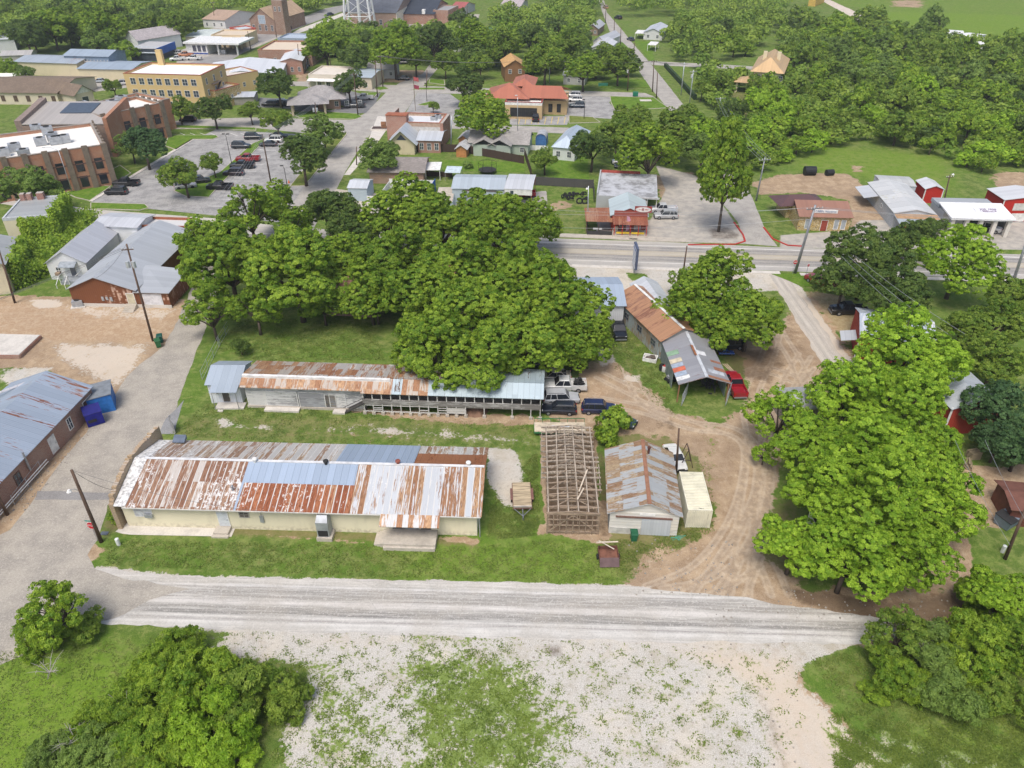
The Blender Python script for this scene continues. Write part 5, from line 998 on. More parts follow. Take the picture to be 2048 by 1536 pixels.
for k in range(4): B.part('porch_post', RED, lambda m: m.box(1+k*(L-2)/3, -4.1, 0, 1.2+k*(L-2)/3, -3.95, 2.5))
for u in (8, 14): B.window('l', W-u, 1.4, 1., .8)
B.part('side_awning', tin((.62, .63, .64), 0, 1), lambda m: m.hexa([(-3, W-8, 2.4), (-.1, W-8, 2.9), (-.1, W-1, 2.9), (-3, W-1, 2.4)], [(-3, W-8, 2.46), (-.1, W-8, 2.96), (-.1, W-1, 2.96), (-3, W-1, 2.46)]))
fr = frame((1763, 368), (1833, 372), (1825, 353), 3.); B = Bld('mobile_home', fr, 'grey white mobile home behind the white metal building', 'mobile home'); B.walls(2.8, plain((.5, .54, .58))); B.gable(2.8, .35, tin((.6, .6, .57), .1, 0, 1.2, .3), WMS, 'x', oh=.1)
for k in range(2): B.window('f', 2+k*8, 1.2, 1, .8)
for q, lb in ((((1852, 378), (1888, 379), (1874, 362), 3.1), 'small bright red shed with white roof behind the service station'), (((2010, 400), (2120, 400), (2060, 378), 4.6), 'large bright red metal building with white roof at the right edge')):
    fr = frame(*q); B = Bld('red_shed', fr, lb, 'shed'); RS = siding((.5, .03, .02), 0, .3); h = 3.1 if 'small' in lb else 4.6; B.walls(h, RS); B.gable(h, .7, tin((.72, .72, .72), 0, 1, .9, .3, linec=.9), RS, 'y', oh=.2); B.part('corner_trim', WHITE, lambda m: [m.box(x-.12, -.03, 0, x+.12, .02, h+.1) for x in (0, B.L)])
    if h > 4: B.part('garage_door', WHITE, lambda m: m.box(2.4, -.05, .1, 5.4, -.035, 1.8)); B.part('sign', plain((.62, .6, .56)), lambda m: m.box(2.2, -.06, 2.4, 7, -.035, 3.9))
# -- service station --
fr = frame((1903, 435), (2032, 438), (1990, 400), 3.9); B = Bld('service_station', fr, 'service station with long white canopy roof, open bays and square pillars', 'garage'); L, W = B.L, B.W
B.walls(3.4, stucco((.6, .58, .54)), .5, W*.4, L*.93, W); B.ext = (.5, W*.4, L*.93, W); B.part('canopy_roof', plain((.76, .76, .76), .6, 0, .1), lambda m: m.hexa([(0, -.2, 3.5), (L, -.2, 3.5), (L, W*.62, 4.5), (0, W*.62, 4.5)], [(0, -.2, 3.85), (L, -.2, 3.85), (L, W*.62, 4.65), (0, W*.62, 4.65)])); B.part('back_roof', membrane((.33, .35, .37), (.2, .2, .2)), lambda m: m.box(.3, W*.63, 3.4, L*.93, W+.1, 4.1))
for k in range(5): B.part('pillar', stucco((.64, .6, .54)), lambda m: m.box(.4+k*(L-1.4)/4, .2, 0, 1.1+k*(L-1.4)/4, .9, 3.6))
for k in range(4): B.part('bay_door', DARK if k else plain((.5, .5, .48)), lambda m: m.box(2+k*L*.22, W*.4-.06, 0, 2+k*L*.22+3.6, W*.4-.01, 2.9))
sg = B.part('sign_board', plain((.72, .72, .74)), lambda m: m.hexa([(5.6, 2.2, 4.15), (10.6, 2.2, 4.15), (10.6, 3.9, 4.42), (5.6, 3.9, 4.42)], [(5.6, 2.2, 4.22), (10.6, 2.2, 4.22), (10.6, 3.9, 4.5), (5.6, 3.9, 4.5)]))
text(sg, 'JOE  FREE\nSERVICE', .75, (8.2, 3.05, 4.39), (math.atan2(.27, 1.7), 0, 0), plain((.12, .03, .16))); B.part('wall_sign', plain((.7, .6, .1)), lambda m: m.box(L*.8, .0+W*.38, 1.5, L*.8+1.1, W*.39, 2.4)); B.part('poster', plain((.6, .45, .45)), lambda m: m.box(L*.68, W*.37, .5, L*.68+1.5, W*.38, 2.6))
# ---------------- town buildings ----------------
def wins(B, face, us, z, w_, h, fm=None, gm=None, **k):
    for u in us: B.window(face, u, z, w_, h, fm, gm, **k)
def house(q, name, label, wm, rm, h=3., rise=1.3, ax='x', kind='gable', cat='house', oh=.4, win=None, group=None, **k):
    B = Bld(name, frame(*q), label, cat, group); B.walls(h, wm)
    if kind == 'gable': B.gable(h, rise, rm, wm, ax, oh=oh, **k)
    elif kind == 'hip': B.hip(h, rise, rm, oh=oh)
    else: B.flat(h, rm, k.get('par', .5), k.get('pm') or wm, cap=k.get('cap'))
    if win:
        for face, n, z, w_, hh in win:
            Lf = B.L if face in 'fb' else B.W
            for i in range(n): B.window(face, Lf*(i+.5)/n-w_/2, z, w_, hh, k.get('fm'), k.get('gm'))
    return B
WR = tin((.60, .62, .65), .05, 0, 1., .3, .2, linec=.82); WRM = membrane((.76, .74, .69), (.3, .28, .25), .5, .55); MOD = brick((.40, .17, .09), (.32, .13, .07), (.4, .25, .17), .8); PIL = plain((.20, .16, .12), .8)
# big brick civic building: three blocks
def civic(q, h, label, piers, roof, face='fr'):
    B = Bld('civic_building', frame(*q), label, 'building'); B.walls(h-.9, MOD); B.flat(h-.7, roof, .7, MOD, t=.45, cap=plain((.3, .26, .22)))
    for f in face:
        Lf = B.L if f in 'fb' else B.W
        for k in range(piers+1): B.part('pier', PIL, lambda m: B.fb(m, f, Lf*k/piers-.6 if k else 0, 0, 1.2, h+.5, .01, .45))
        for z in (h*.3, h*.62): B.part('string_course', plain((.16, .09, .07)), lambda m: B.fb(m, f, 0, z, Lf, .22, .012, .06))
        for k in range(piers):
            for z in (.6, h*.45): B.window(f, Lf*(k+.5)/piers-.8, z, 1.6, 2.4, DARK, glass((.012, .014, .018)), mull=0)
    return B
B = civic(((-80, 330), (207, 290), (175, 247), 9.), 9., 'big modern red brick civic building with parapets and grey piers, nearest block', 7, WRM)
fr = frame((-80, 335), (222, 296), (193, 250), 9.)
for px, py in ((18, 300), (36, 312), (70, 288), (94, 278), (100, 286), (118, 283), (62, 262), (84, 266), (-5, 310)): x, y = loc(B, px, py, 9.); hvac(B, x, y, 8.4, 1., (2.4, 1.8, 1.7))
B = Bld('civic_building', frame((42, 246), (206, 245), (190, 216), 8.5), 'middle block of the brick civic building with ribbed pale metal roof', 'building'); B.walls(7.8, plain((.28, .2, .16))); B.part('roof', tin((.48, .44, .40), 0, 0, .9, .3, 0, linec=.75), lambda m: m.hexa([(0, 0, 8.), (B.L, 0, 8.), (B.L, B.W, 10.), (0, B.W, 10.)], [(0, 0, 8.2), (B.L, 0, 8.2), (B.L, B.W, 10.2), (0, B.W, 10.2)]))
B.part('skylight', plain((.07, .09, .12), .3), lambda m: m.hexa([(B.L*.33, B.W*.45, 9.1), (B.L*.72, B.W*.45, 9.1), (B.L*.72, B.W*.9, 10.), (B.L*.33, B.W*.9, 10.)], [(B.L*.33, B.W*.45, 9.3), (B.L*.72, B.W*.45, 9.3), (B.L*.72, B.W*.9, 10.2), (B.L*.33, B.W*.9, 10.2)]))
B.part('end_gable', MOD, lambda m: m.hexa([(B.L, 0, 0), (B.L+1, 0, 0), (B.L+1, B.W, 0), (B.L, B.W, 0)], [(B.L, 0, 9.5), (B.L+1, 0, 9.5), (B.L+1, B.W, 11.2), (B.L, B.W, 11.2)])); B.part('end_gable', plain((.26, .2, .17)), lambda m: m.hexa([(-1.6, 0, 0), (0, 0, 0), (0, B.W, 0), (-1.6, B.W, 0)], [(-1.6, 0, 9.), (0, 0, 9.), (0, B.W, 11.2), (-1.6, B.W, 11.2)]))
B = civic(((200, 232), (322, 206), (296, 188), 9.), 9., 'rear block of the brick civic building with entrance canopy towards the parking lot', 4, WRM)
for px, py in ((220, 211), (238, 202), (158, 214)): x, y = loc(B, px, py, 9.); hvac(B, x, y, 8.4, 1., (2.6, 1.8, 1.6))
B = civic(((150, 214), (215, 228), (290, 188), 8.), 8., 'left rear wing of the brick civic building with cream flat roof', 3, WRM, 'l')
# yellow three-storey hotel
YB = stucco((.60, .44, .21), (.4, .28, .15), .3); h = 10.5
B = Bld('brick_hotel', frame((246, 147), (402, 151), (428, 137), h), 'three storey yellow building with rows of white windows and red tiled coping', 'building'); L, W = B.L, B.W
W = max(W, 16); B.W = W; B.walls(h-.7, YB); B.flat(h-.5, membrane((.82, .82, .81), (.3, .3, .3), .4, .6), .5, YB, cap=plain((.32, .10, .05)), t=.5)
for z in (1., 4.3, 7.5): wins(B, 'f', [1.3+k*(L-2.6)/8+.4 for k in range(8)], z, 1.7, 1.9)
for z in (4.3, 7.5): wins(B, 'r', [2, 7, 12], z, 1.1, 1.8)
x, y = loc(B, 330, 122, h); B.part('chimney', YB, lambda m: m.box(x, W-1.5, h-1, x+1.8, W-.3, h+4)); B.part('fire_escape', plain((.15, .12, .1)), lambda m: (m.box(L+.02, 5, 7, L+1.2, 10, 7.1), m.box(L+.02, 5, 3.8, L+1.2, 10, 3.9), m.beam((L+.7, 5, 3.9), (L+.7, 10, 7), .6, .1), m.beam((L+.7, 5, .3), (L+.7, 10, 3.8), .6, .1)))
house(((432, 160), (516, 145), (500, 133), 5.), 'shop_building', 'low brick shop with pale stained flat roof beside the yellow hotel', YB, membrane((.6, .55, .48), (.4, .35, .3), .6), 5., kind='flat', cat='shop', cap=plain((.35, .13, .08)), win=[('f', 4, 1.5, 1., 1.4)])
house(((430, 186), (480, 172), (470, 150), 5.), 'shop_building', 'brown stone annex with red coping beneath the yellow hotel', STONE, membrane((.45, .4, .36)), 5., kind='flat', cat='shop', cap=plain((.35, .10, .05)), win=[('f', 4, 2.2, .9, 1.2)])
house(((462, 193), (506, 192), (503, 182), 2.6), 'metal_shed', 'small tin roofed open shed near the annex of the yellow hotel', plain((.3, .28, .25)), WR, 2.4, .5, cat='shed')
# white-roofed store and brick hall
house(((404, 150), (560, 145), (580, 118), 4.5), 'store', 'broad store with bright white metal roof near the street trees', plain((.55, .6, .6)), tin((.78, .79, .8), 0, 0, 1.2, .4, linec=.93), 4., 1.4, 'y', cat='store')
house(((560, 120), (603, 119), (612, 101), 5.), 'brick_hall', 'red brick hall with white roof beside the tan flat roofed shop', brick((.42, .16, .09), (.35, .12, .07)), tin((.78, .79, .8), 0, 0, 1.2, .4, linec=.93), 4.6, 1., 'y', cat='hall', win=[('f', 3, 1, 1., 1.6), ('r', 2, 1, 1., 1.6)])
house(((515, 100), (622, 101), (625, 82), 5.5), 'shop_building', 'tan flat roofed brick shop with rust orange fascia on the main street', brick((.40, .15, .08)), membrane((.62, .52, .4), (.4, .34, .3), .4), 5., kind='flat', cat='shop', cap=plain((.4, .17, .08)), win=[('f', 5, 1.2, 1.2, 1.6)])
house(((555, 78), (625, 80), (628, 70), 4.5), 'store', 'grey roofed store behind the tan flat roofed shop', plain((.3, .35, .42)), plain((.42, .48, .55)), 4.5, kind='flat', cat='store')
B = house(((616, 150), (690, 152), (692, 134), 4.2), 'shop_row', 'cream shop with false front and shed canopy facing the cross street', stucco((.62, .56, .46)), membrane((.66, .6, .52)), 4., kind='flat', cat='shop'); B.part('canopy', WHITE, lambda m: m.hexa([(0, -2.2, 2.7), (B.L, -2.2, 2.7), (B.L, -.02, 3.1), (0, -.02, 3.1)], [(0, -2.2, 2.8), (B.L, -2.2, 2.8), (B.L, -.02, 3.2), (0, -.02, 3.2)])); wins(B, 'f', [3, 6, 10], .8, 1.3, 1.3)
for k in range(5): B.part('canopy_post', WHITE, lambda m: m.box(.2+k*(B.L-.5)/4, -2.1, 0, .35+k*(B.L-.5)/4, -1.95, 2.7))
house(((692, 152), (742, 154), (750, 137), 4.), 'shop_row', 'blue grey roofed end shop of the cream row', stucco((.6, .52, .4)), tin((.48, .55, .6), 0, 1, 1, .3), 3.8, .7, 'x', cat='shop', win=[('f', 2, .6, 1.4, 1.5)])
house(((734, 136), (790, 136), (792, 124), 3.5), 'white_house', 'white board house under the trees behind the vacant corner lot', siding((.6, .62, .6), 2, .25), shingle((.4, .38, .35)), 3., 1.3, win=[('f', 3, 1, 1, 1.2)])
# bank with grey hip roof
B = Bld('bank', frame((620, 199), (686, 196), (694, 180), 3.4), 'tan brick office with big grey hipped shingle roof and drive-through porch', 'office'); B.walls(3.2, brick((.42, .2, .1), (.36, .17, .09)), 2, 1, B.L-1, B.W-1); B.hip(3.3, 3., shingle((.33, .31, .30)), -3, 0, B.L, B.W, oh=1.); B.hip(3.2, 1.8, shingle((.33, .31, .30)), -6, -5, 5, 4, oh=.6, name='porch_roof')
for x in (-5.2, 4.2):
    for y in (-4.3, 0): B.part('porch_post', plain((.55, .45, .32)), lambda m: m.box(x-.3, y-.3, 0, x+.3, y+.3, 3.2))
B.ext = (2, 1, B.L-1, B.W-1); wins(B, 'f', [5, 8, 12], .8, 1.2, 1.6)
# brick office centre with white membrane roof and stone gable
RBK = brick((.38, .13, .07), (.3, .10, .055)); B = Bld('brick_office', frame((790, 243), (880, 246), (886, 227), 6.), 'red brick office with stepped parapet, chimney tower and grey white flat roof', 'office'); L, W = B.L, B.W; B.walls(5.1, plain((.52, .5, .47)), 0, 0); B.flat(5.2, membrane((.62, .63, .64), (.4, .4, .4), .3), .7, plain((.42, .3, .22)), cap=plain((.35, .12, .06)))
B.part('tower', RBK, lambda m: (m.box(-2.2, -.6, 0, 3.2, 2., 7.6), m.box(-2.2, 2., 0, -1.2, W, 7.2))); B.part('tower_coping', plain((.35, .12, .06)), lambda m: m.box(-2.3, -.7, 7.6, 3.3, 2.1, 7.8)); B.part('side_wall', RBK, lambda m: m.box(L, -.2, 0, L+.8, W, 6)); hvac(B, L*.7, W*.5, 5.2); hvac(B, L*.76, W*.7, 5.2)
B = Bld('stone_gabled_wing', frame((778, 285), (828, 286), (832, 258), 3.), 'cream stone gabled wing with metal roof in front of the red brick office', 'office'); B.walls(3.2, STONE_W if 'STONE_W' in globals() else stucco((.62, .54, .36), (.4, .32, .2), .6)); B.gable(3.2, 2.8, tin((.56, .60, .63), 0, 1, .9, .3, linec=.85), stucco((.62, .54, .36), (.4, .32, .2), .6), 'y', oh=.8); B.part('gable_window', glass(), lambda m: m.hexa([(B.L*.3, -.06, 3.7), (B.L*.7, -.06, 3.7), (B.L*.5, -.06, 5.)], [(B.L*.3, -.02, 3.7), (B.L*.7, -.02, 3.7), (B.L*.5, -.02, 5.)]))
house(((835, 280), (880, 281), (884, 260), 3.2), 'brick_wing', 'red brick wing with white windows and silver roof', RBK, tin((.60, .63, .66), 0, 0, .9, .3), 3.2, .9, cat='office', win=[('f', 3, .7, 1.1, 1.8)])
for q, lb in ((((917, 275), (935, 276), (938, 264), 2.4), 'small orange wooden shed with grey roof, the rear of two'), (((912, 295), (932, 296), (935, 284), 2.4), 'small orange wooden shed with grey roof, the front of two')): house(q, 'garden_shed', lb, plain((.5, .22, .08)), shingle((.5, .5, .5)), 2.2, .8, 'y', cat='shed')
# green cottage row
GN = siding((.42, .48, .40), 2, .2); B = house(((938, 282), (1056, 287), (1055, 268), 3.), 'green_cottage', 'pale green cottage with grey shingle roof and two front gables', GN, shingle((.33, .31, .29)), 2.8, 1.9, win=[('f', 5, .7, 1.1, 1.3)])
for x in (1.5, B.L*.36): B.part('front_gable', GN, lambda m: m.hexa([(x, -2.2, 0), (x+5.5, -2.2, 0), (x+5.5, .0, 0), (x, .0, 0)], [(x, -2.2, 2.8), (x+5.5, -2.2, 2.8), (x+5.5, .0, 2.8), (x, .0, 2.8)])); B.part('gable_roof', shingle((.33, .31, .29)), lambda m: (m.hexa([(x-.3, -2.6, 2.7), (x+2.75, -2.6, 4.2), (x+2.75, 4, 4.2), (x-.3, 4, 2.7)], [(x-.3, -2.6, 2.82), (x+2.75, -2.6, 4.32), (x+2.75, 4, 4.32), (x-.3, 4, 2.82)]), m.hexa([(x+2.75, -2.6, 4.2), (x+5.8, -2.6, 2.7), (x+5.8, 4, 2.7), (x+2.75, 4, 4.2)], [(x+2.75, -2.6, 4.32), (x+5.8, -2.6, 2.82), (x+5.8, 4, 2.82), (x+2.75, 4, 4.32)])))
B = Bld('barrel_shed', frame((1071, 292), (1092, 293), (1090, 284), 0), 'blue shed with rounded grey roof beside the pale green cottage', 'shed'); m = MB(); pts = [(B.L/2-B.L/2*cos(a), 2.+1.2*sin(a)) for a in np.linspace(0, pi, 9)]; m.hexa([(x, 0, 0) for x in (0,)]+[(x, 0, z) for x, z in pts]+[(B.L, 0, 0)], [(0, 4, 0)]+[(x, 4, z) for x, z in pts]+[(B.L, 4, 0)]); m.build('body', plain((.06, .16, .38)), B.r)
B.part('roof', plain((.4, .41, .42)), lambda m: [m.hexa([(a[0], -.2, a[1]), (b[0], -.2, b[1]), (b[0], 4.1, b[1]), (a[0], 4.1, a[1])], [(a[0], -.2, a[1]+.12), (b[0], -.2, b[1]+.12), (b[0], 4.1, b[1]+.12), (a[0], 4.1, a[1]+.12)]) for a, b in zip(pts, pts[1:])])
house(((1106, 290), (1150, 294), (1160, 258), 3.6), 'white_cottage', 'white cottage with pale blue metal hipped roof beside the dark tree', siding((.66, .68, .66), 2, .2), tin((.50, .58, .66), 0, 0, 1, .3), 3.2, 2.2, kind='hip', win=[('f', 2, .8, 1.1, 1.5)])
# bank with red roof
STN = stucco((.52, .38, .21), (.35, .24, .13), .7); B = Bld('stone_bank', frame((1010, 206), (1084, 208), (1087, 185), 4.4), 'tan stone bank with arched dark windows, white fascia and red metal roofs', 'bank'); L, W = B.L, B.W; W = B.W = max(W, 16)
B.walls(4.2, STN); B.flat(4.2, WRM, .5, WHITE, cap=plain((.3, .05, .04))); RTN = tin((.50, .18, .11), 0, 0, 1, .35, linec=.9)
B.part('stone_wing', STN, lambda m: m.box(L-.02, 6, -.05, L+7, W+2, 4.)); B.part('roof_wing', RTN, lambda m: (m.hexa([(L*.35, 4, 5), (L+7.5, 4, 5), (L+5, 10, 7.2), (L*.4, 10, 7.2)], [(L*.35, 4, 5.1), (L+7.5, 4, 5.1), (L+5, 10, 7.3), (L*.4, 10, 7.3)]), m.hexa([(L*.4, 10, 7.2), (L+5, 10, 7.2), (L+7.5, 16, 5), (L*.4, 16, 5)], [(L*.4, 10, 7.3), (L+5, 10, 7.3), (L+7.5, 16, 5.1), (L*.4, 16, 5.1)]))); B.hip(5., 3., RTN, -6, 3, L*.6, W, oh=.4); B.hip(7, 1.6, RTN, L*.1, 10, L*.7, 22, oh=.3, name='upper_roof')
for k in range(7): B.window('f', 1.5+k*(L-3)/7, .7, 1.2, 2.5, DARK, glass((.012, .013, .015)), mull=0)
B.ext = (L, 6, L+7, W+2); wins(B, 'f', [1.5, 4], .7, 1.2, 2.4, DARK, glass((.012, .013, .015)), mull=0); B.ext = (0, 0, L, B.W); hvac(B, L+1, W-1, 4.1)
house(((1010, 133), (1050, 132), (1052, 118), 5.), 'brown_house', 'two storey brown house with orange gable behind the red roofed bank', siding((.25, .13, .06), 2, .2), plain((.55, .33, .14)), 5., 2., 'y', win=[('f', 2, 2.6, 1.2, 1.4)])
house(((1127, 150), (1170, 152), (1170, 140), 3.), 'porch_house', 'house with white porch half hidden by trees north of the cross street', siding((.45, .45, .42), 2, .2), shingle((.36, .36, .36)), 3., 1.2, win=[('f', 2, .8, 1, 1.3)])
# mansion
CRM = stucco((.66, .58, .40), amt=.2); TIL = tin((.62, .42, .22), 0, 0, .5, .25, linec=.8); B = Bld('mansion', frame((1508, 142), (1562, 146), (1562, 118), 6.5), 'cream two storey mansion with orange tiled hipped roof among the trees', 'house'); B.walls(6.5, CRM); B.hip(6.5, 3.8, TIL, oh=1.1); wins(B, 'f', [1, 4.5, 8], 4, 1.2, 1.6); wins(B, 'f', [1, 4.5, 8], .8, 1.2, 2.)
for x in (2, B.L-2): B.part('chimney', CRM, lambda m: m.box(x-.6, B.W*.4, 7, x+.6, B.W*.4+1, 11))
B.part('porch', CRM, lambda m: (m.box(-5, -3, 3.1, 3, 4, 3.4), m.box(-4.8, -2.8, 0, -4.2, -2.2, 3.1), m.box(2.2, -2.8, 0, 2.8, -2.2, 3.1))); B.hip(3.4, 1.4, TIL, -5, -3, 3, 4, oh=.5, name='porch_roof')
# houses along the long street
for q, lb, c, r in ((((1187, 80), (1210, 82), (1208, 66), 3.2), 'grey roofed white house left of the long street', (.6, .6, .58), (.55, .56, .58)), (((1180, 95), (1216, 97), (1212, 80), 3.4), 'white metal roofed house left of the long street with front yard', (.62, .62, .6), (.7, .7, .72)), (((1175, 55), (1196, 56), (1194, 45), 3.2), 'small brown and grey house farther up the long street', (.25, .18, .13), (.55, .55, .56)), (((1288, 62), (1325, 64), (1320, 50), 3.4), 'white gabled house right of the long street', (.66, .66, .65), (.6, .62, .66)), (((1196, 122), (1220, 124), (1218, 108), 3.), 'peach coloured cottage tucked under trees beside the long street', (.6, .4, .25), (.5, .42, .36))):
    house(q, 'street_house', lb, siding(c, 2, .2), tin(r, 0, 0, 1, .3, linec=.9), 3., 1.6, 'y', win=[('f', 2, .8, 1.1, 1.3)])
for q, lb in ((((1270, 66), (1292, 67), (1290, 60), 2.5), 'flat white carport next to the white gabled house'), (((1295, 90), (1312, 91), (1311, 84), 2.3), 'small white carport on the lawn by the long street')):
    B = Bld('carport', frame(*q), lb, 'carport'); B.part('roof', WHITE, lambda m: m.box(0, 0, 2.3, B.L, B.W, 2.45)); [B.part('post', WHITE, lambda m: m.box(x-.08, y-.08, 0, x+.08, y+.08, 2.3)) for x in (.1, B.L-.1) for y in (.1, B.W-.1)]
# upper left: hall with brown roofs, cream warehouse, garage, churches
TAN = stucco((.62, .55, .42), amt=.3); B = Bld('meeting_hall', frame((-40, 184), (112, 186), (138, 153), 3.6), 'long beige hall with brown shingle gable roof and gabled entrance', 'hall'); B.walls(3.6, TAN); B.gable(3.6, 1.9, shingle((.20, .15, .11)), TAN, 'x', oh=.5); wins(B, 'f', [B.L*(k+.5)/6 for k in range(6)], .9, 1.3, 1.8, plain((.25, .18, .13)), plain((.10, .07, .05)))
B = Bld('meeting_hall', frame((148, 188), (184, 180), (172, 158), 3.8), 'gabled entrance wing of the beige hall with white trusses', 'hall'); B.walls(3.6, TAN); B.gable(3.6, 2.2, shingle((.20, .15, .11)), WHITE, 'y', oh=.6); B.door('f', B.L*.35, 0, 2, 2.4, glass())
CRB = stucco((.64, .56, .38), amt=.25); BG_ = tin((.38, .45, .52), .05, 0, 1, .3, linec=.9)
house(((28, 122), (152, 126), (165, 111), 4.6), 'feed_warehouse', 'cream walled warehouse with blue grey roof and rusty ridge, left half', CRB, tin((.42, .47, .52), .25, 0, 1, .3), 4.4, .9, cat='warehouse')
house(((155, 136), (262, 138), (300, 122), 4.), 'feed_warehouse', 'cream walled warehouse with plain blue grey roof, right half', CRB, BG_, 3.8, .8, cat='warehouse')
B = house(((127, 111), (216, 113), (234, 101), 6.), 'storage_building', 'blue grey gabled building with open two level timber racks', plain((.22, .28, .36)), BG_, 6., 1.2, cat='building'); B.part('rack', plain((.55, .5, .45)), lambda m: [m.box(B.L*.4, -1.2, z, B.L, -.1, z+.15) for z in (2.2, 4.2)]+[m.box(B.L*(.4+.6*k/8), -1.2, 0, B.L*(.4+.6*k/8)+.15, -1., 5) for k in range(9)])
house(((0, 110), (60, 108), (105, 100), 4.), 'farm_building', 'pale roofed building at the far left edge beyond the warehouse', plain((.4, .38, .35)), tin((.5, .48, .45), .2, 0), 3.8, 1., cat='building'); house(((-30, 152), (48, 153), (50, 147), 3.), 'farm_building', 'low grey white roof behind the beige hall', plain((.4, .38, .35)), WRM, 3., .4, cat='building')
B = house(((258, 97), (312, 98), (345, 84), 4.4), 'auto_shop', 'dark blue grey shop with pale metal roof beside the parked pickups', plain((.05, .06, .08)), membrane((.42, .42, .42), (.3, .3, .3)), 4.4, kind='flat', cat='shop', par=0); B.part('front_roof', plain((.38, .42, .45)), lambda m: m.hexa([(-.2, -.5, 2.9), (B.L, -.5, 2.9), (B.L, 3, 4.6), (-.2, 3, 4.6)], [(-.2, -.5, 3.), (B.L, -.5, 3.), (B.L, 3, 4.7), (-.2, 3, 4.7)])); B.part('blue_fascia', plain((.03, .12, .42)), lambda m: m.box(B.L+.02, 0, 2, B.L+.3, B.W, 4.6))
B = Bld('gas_station', frame((370, 86), (412, 87), (424, 76), 4.2), 'white filling station with long flat canopy over the pumps and blue stripe', 'filling station'); B.walls(4., WHITE); B.part('canopy', plain((.72, .72, .70)), lambda m: m.box(-.6, -.8, 4., B.L+14, B.W+2, 4.6)); B.part('stripe', plain((.05, .08, .3)), lambda m: m.box(-.02, -.06, .2, B.L+.02, -.02, .7)); B.part('signage', plain((.1, .1, .13)), lambda m: [m.box(B.L-6+k*2, -.1, 1.2, B.L-4.6+k*2, -.02, 3.4) for k in range(3)])
for x in (B.L+4, B.L+12): B.part('canopy_post', WHITE, lambda m: m.box(x-.3, 1, 0, x+.3, 1.6, 4.1))
for x in (B.L+4, ): B.part('pump', plain((.6, .6, .6)), lambda m: m.box(x-1, 2.5, 0, x+2, 3.5, 1.5))
B = house(((422, 72), (490, 73), (497, 62), 4.2), 'mission_shop', 'tan mission style shop with arched porch and red gable sign', stucco((.62, .5, .33)), membrane((.6, .5, .38), amt=.3), 4.2, kind='flat', cat='shop'); B.part('arch_porch', stucco((.62, .5, .33)), lambda m: (m.box(B.L-8, -4.5, 2.8, B.L, -4, 4.8), m.box(B.L-8, -4.5, 0, B.L-7.2, -4, 2.8), m.box(B.L-4.4, -4.5, 0, B.L-3.6, -4, 2.8), m.box(B.L-.8, -4.5, 0, B.L, -4, 2.8), m.box(B.L-8, -4, 2.9, B.L, -.02, 3.4)))
house(((478, 62), (512, 58), (500, 52), 4.), 'shop_building', 'red and pale blue shop by the road junction', plain((.5, .1, .07)), plain((.5, .56, .58)), 4., kind='flat', cat='shop')
house(((370, 72), (416, 73), (420, 58), 3.4), 'office', 'low beige office with pale green metal roof behind the filling station', stucco((.55, .5, .4)), plain((.55, .6, .57)), 3.2, .7, cat='office', win=[('f', 3, .8, 1, 1.2)])
house(((404, 34), (448, 36), (455, 18), 4.5), 'church_house', 'white board house with brown shingle roof and front gable near the top left', siding((.66, .66, .65), 2, .25), shingle((.42, .3, .22)), 3.6, 2.4, win=[('f', 3, .8, 1, 1.5)])
house(((252, 82), (276, 86), (270, 58), 4.), 'white_barn', 'tall white gabled barn with faded brown roof between the trees', siding((.7, .71, .72), 0, .3), shingle((.42, .38, .38)), 5., 3., 'y', cat='barn'); house(((-30, 84), (28, 80), (35, 60), 4.), 'white_barn', 'white building mostly hidden by trees at the top left edge', siding((.66, .67, .68), 0, .3), WR, 4.5, 2., cat='building')
B = house(((499, 38), (548, 40), (560, 20), 6.), 'brick_church', 'dark tan brick church with arched window, brown roof and square bell tower', brick((.26, .12, .06), (.2, .09, .05)), shingle((.46, .33, .22)), 6., 4.5, 'y', cat='church', win=[('f', 4, 1.4, 1.2, 2.4)]); B.window('f', B.L*.36, 4.2, B.L*.28, 3.6, WHITE, glass((.2, .25, .3)), mull=3); B.part('bell_tower', brick((.26, .12, .06), (.2, .09, .05)), lambda m: m.box(B.L+.02, 0, 0, B.L+5, 5, 14)); B.ext = (B.L, 0, B.L+5, 5); wins(B, 'f', [.8, 3], 9.5, 1, 2)
PB = brick((.36, .2, .13), (.3, .16, .1)); B = house(((686, 26), (792, 28), (800, -6), 6.), 'church_hall', 'broad pinkish brick church hall with dark grey shingle roof and white gable end', PB, shingle((.14, .15, .17)), 6.5, 8., 'x', cat='church', win=[('f', 5, 1.2, 1.4, 2.4)]); B.part('end_wall', plain((.68, .64, .52)), lambda m: m.hexa([(B.L-.02, 0, 0), (B.L+.3, 0, 0), (B.L+.3, B.W, 0), (B.L-.02, B.W, 0)], [(B.L-.02, 0, 6.5), (B.L+.3, 0, 6.5), (B.L+.3, B.W, 6.5), (B.L-.02, B.W, 6.5)])); wins(B, 'r', [3, 7, 12, 17], 1, 1.3, 2.4)
B = house(((805, 25), (868, 26), (872, 5), 5.), 'church_annex', 'long orange brick annex with nearly black shingle roof and small white dormer', brick((.42, .17, .08)), shingle((.05, .06, .08)), 4.5, 4., cat='hall'); B.part('dormer', WHITE, lambda m: m.box(B.L*.62, -.3, 4.4, B.L*.72, 2, 6.4)); house(((866, 22), (896, 23), (896, 12), 5.5), 'church_annex', 'plain orange brick block with flat roof at the end of the annex', brick((.42, .17, .08)), membrane((.3, .3, .3)), 5.5, kind='flat', cat='hall')
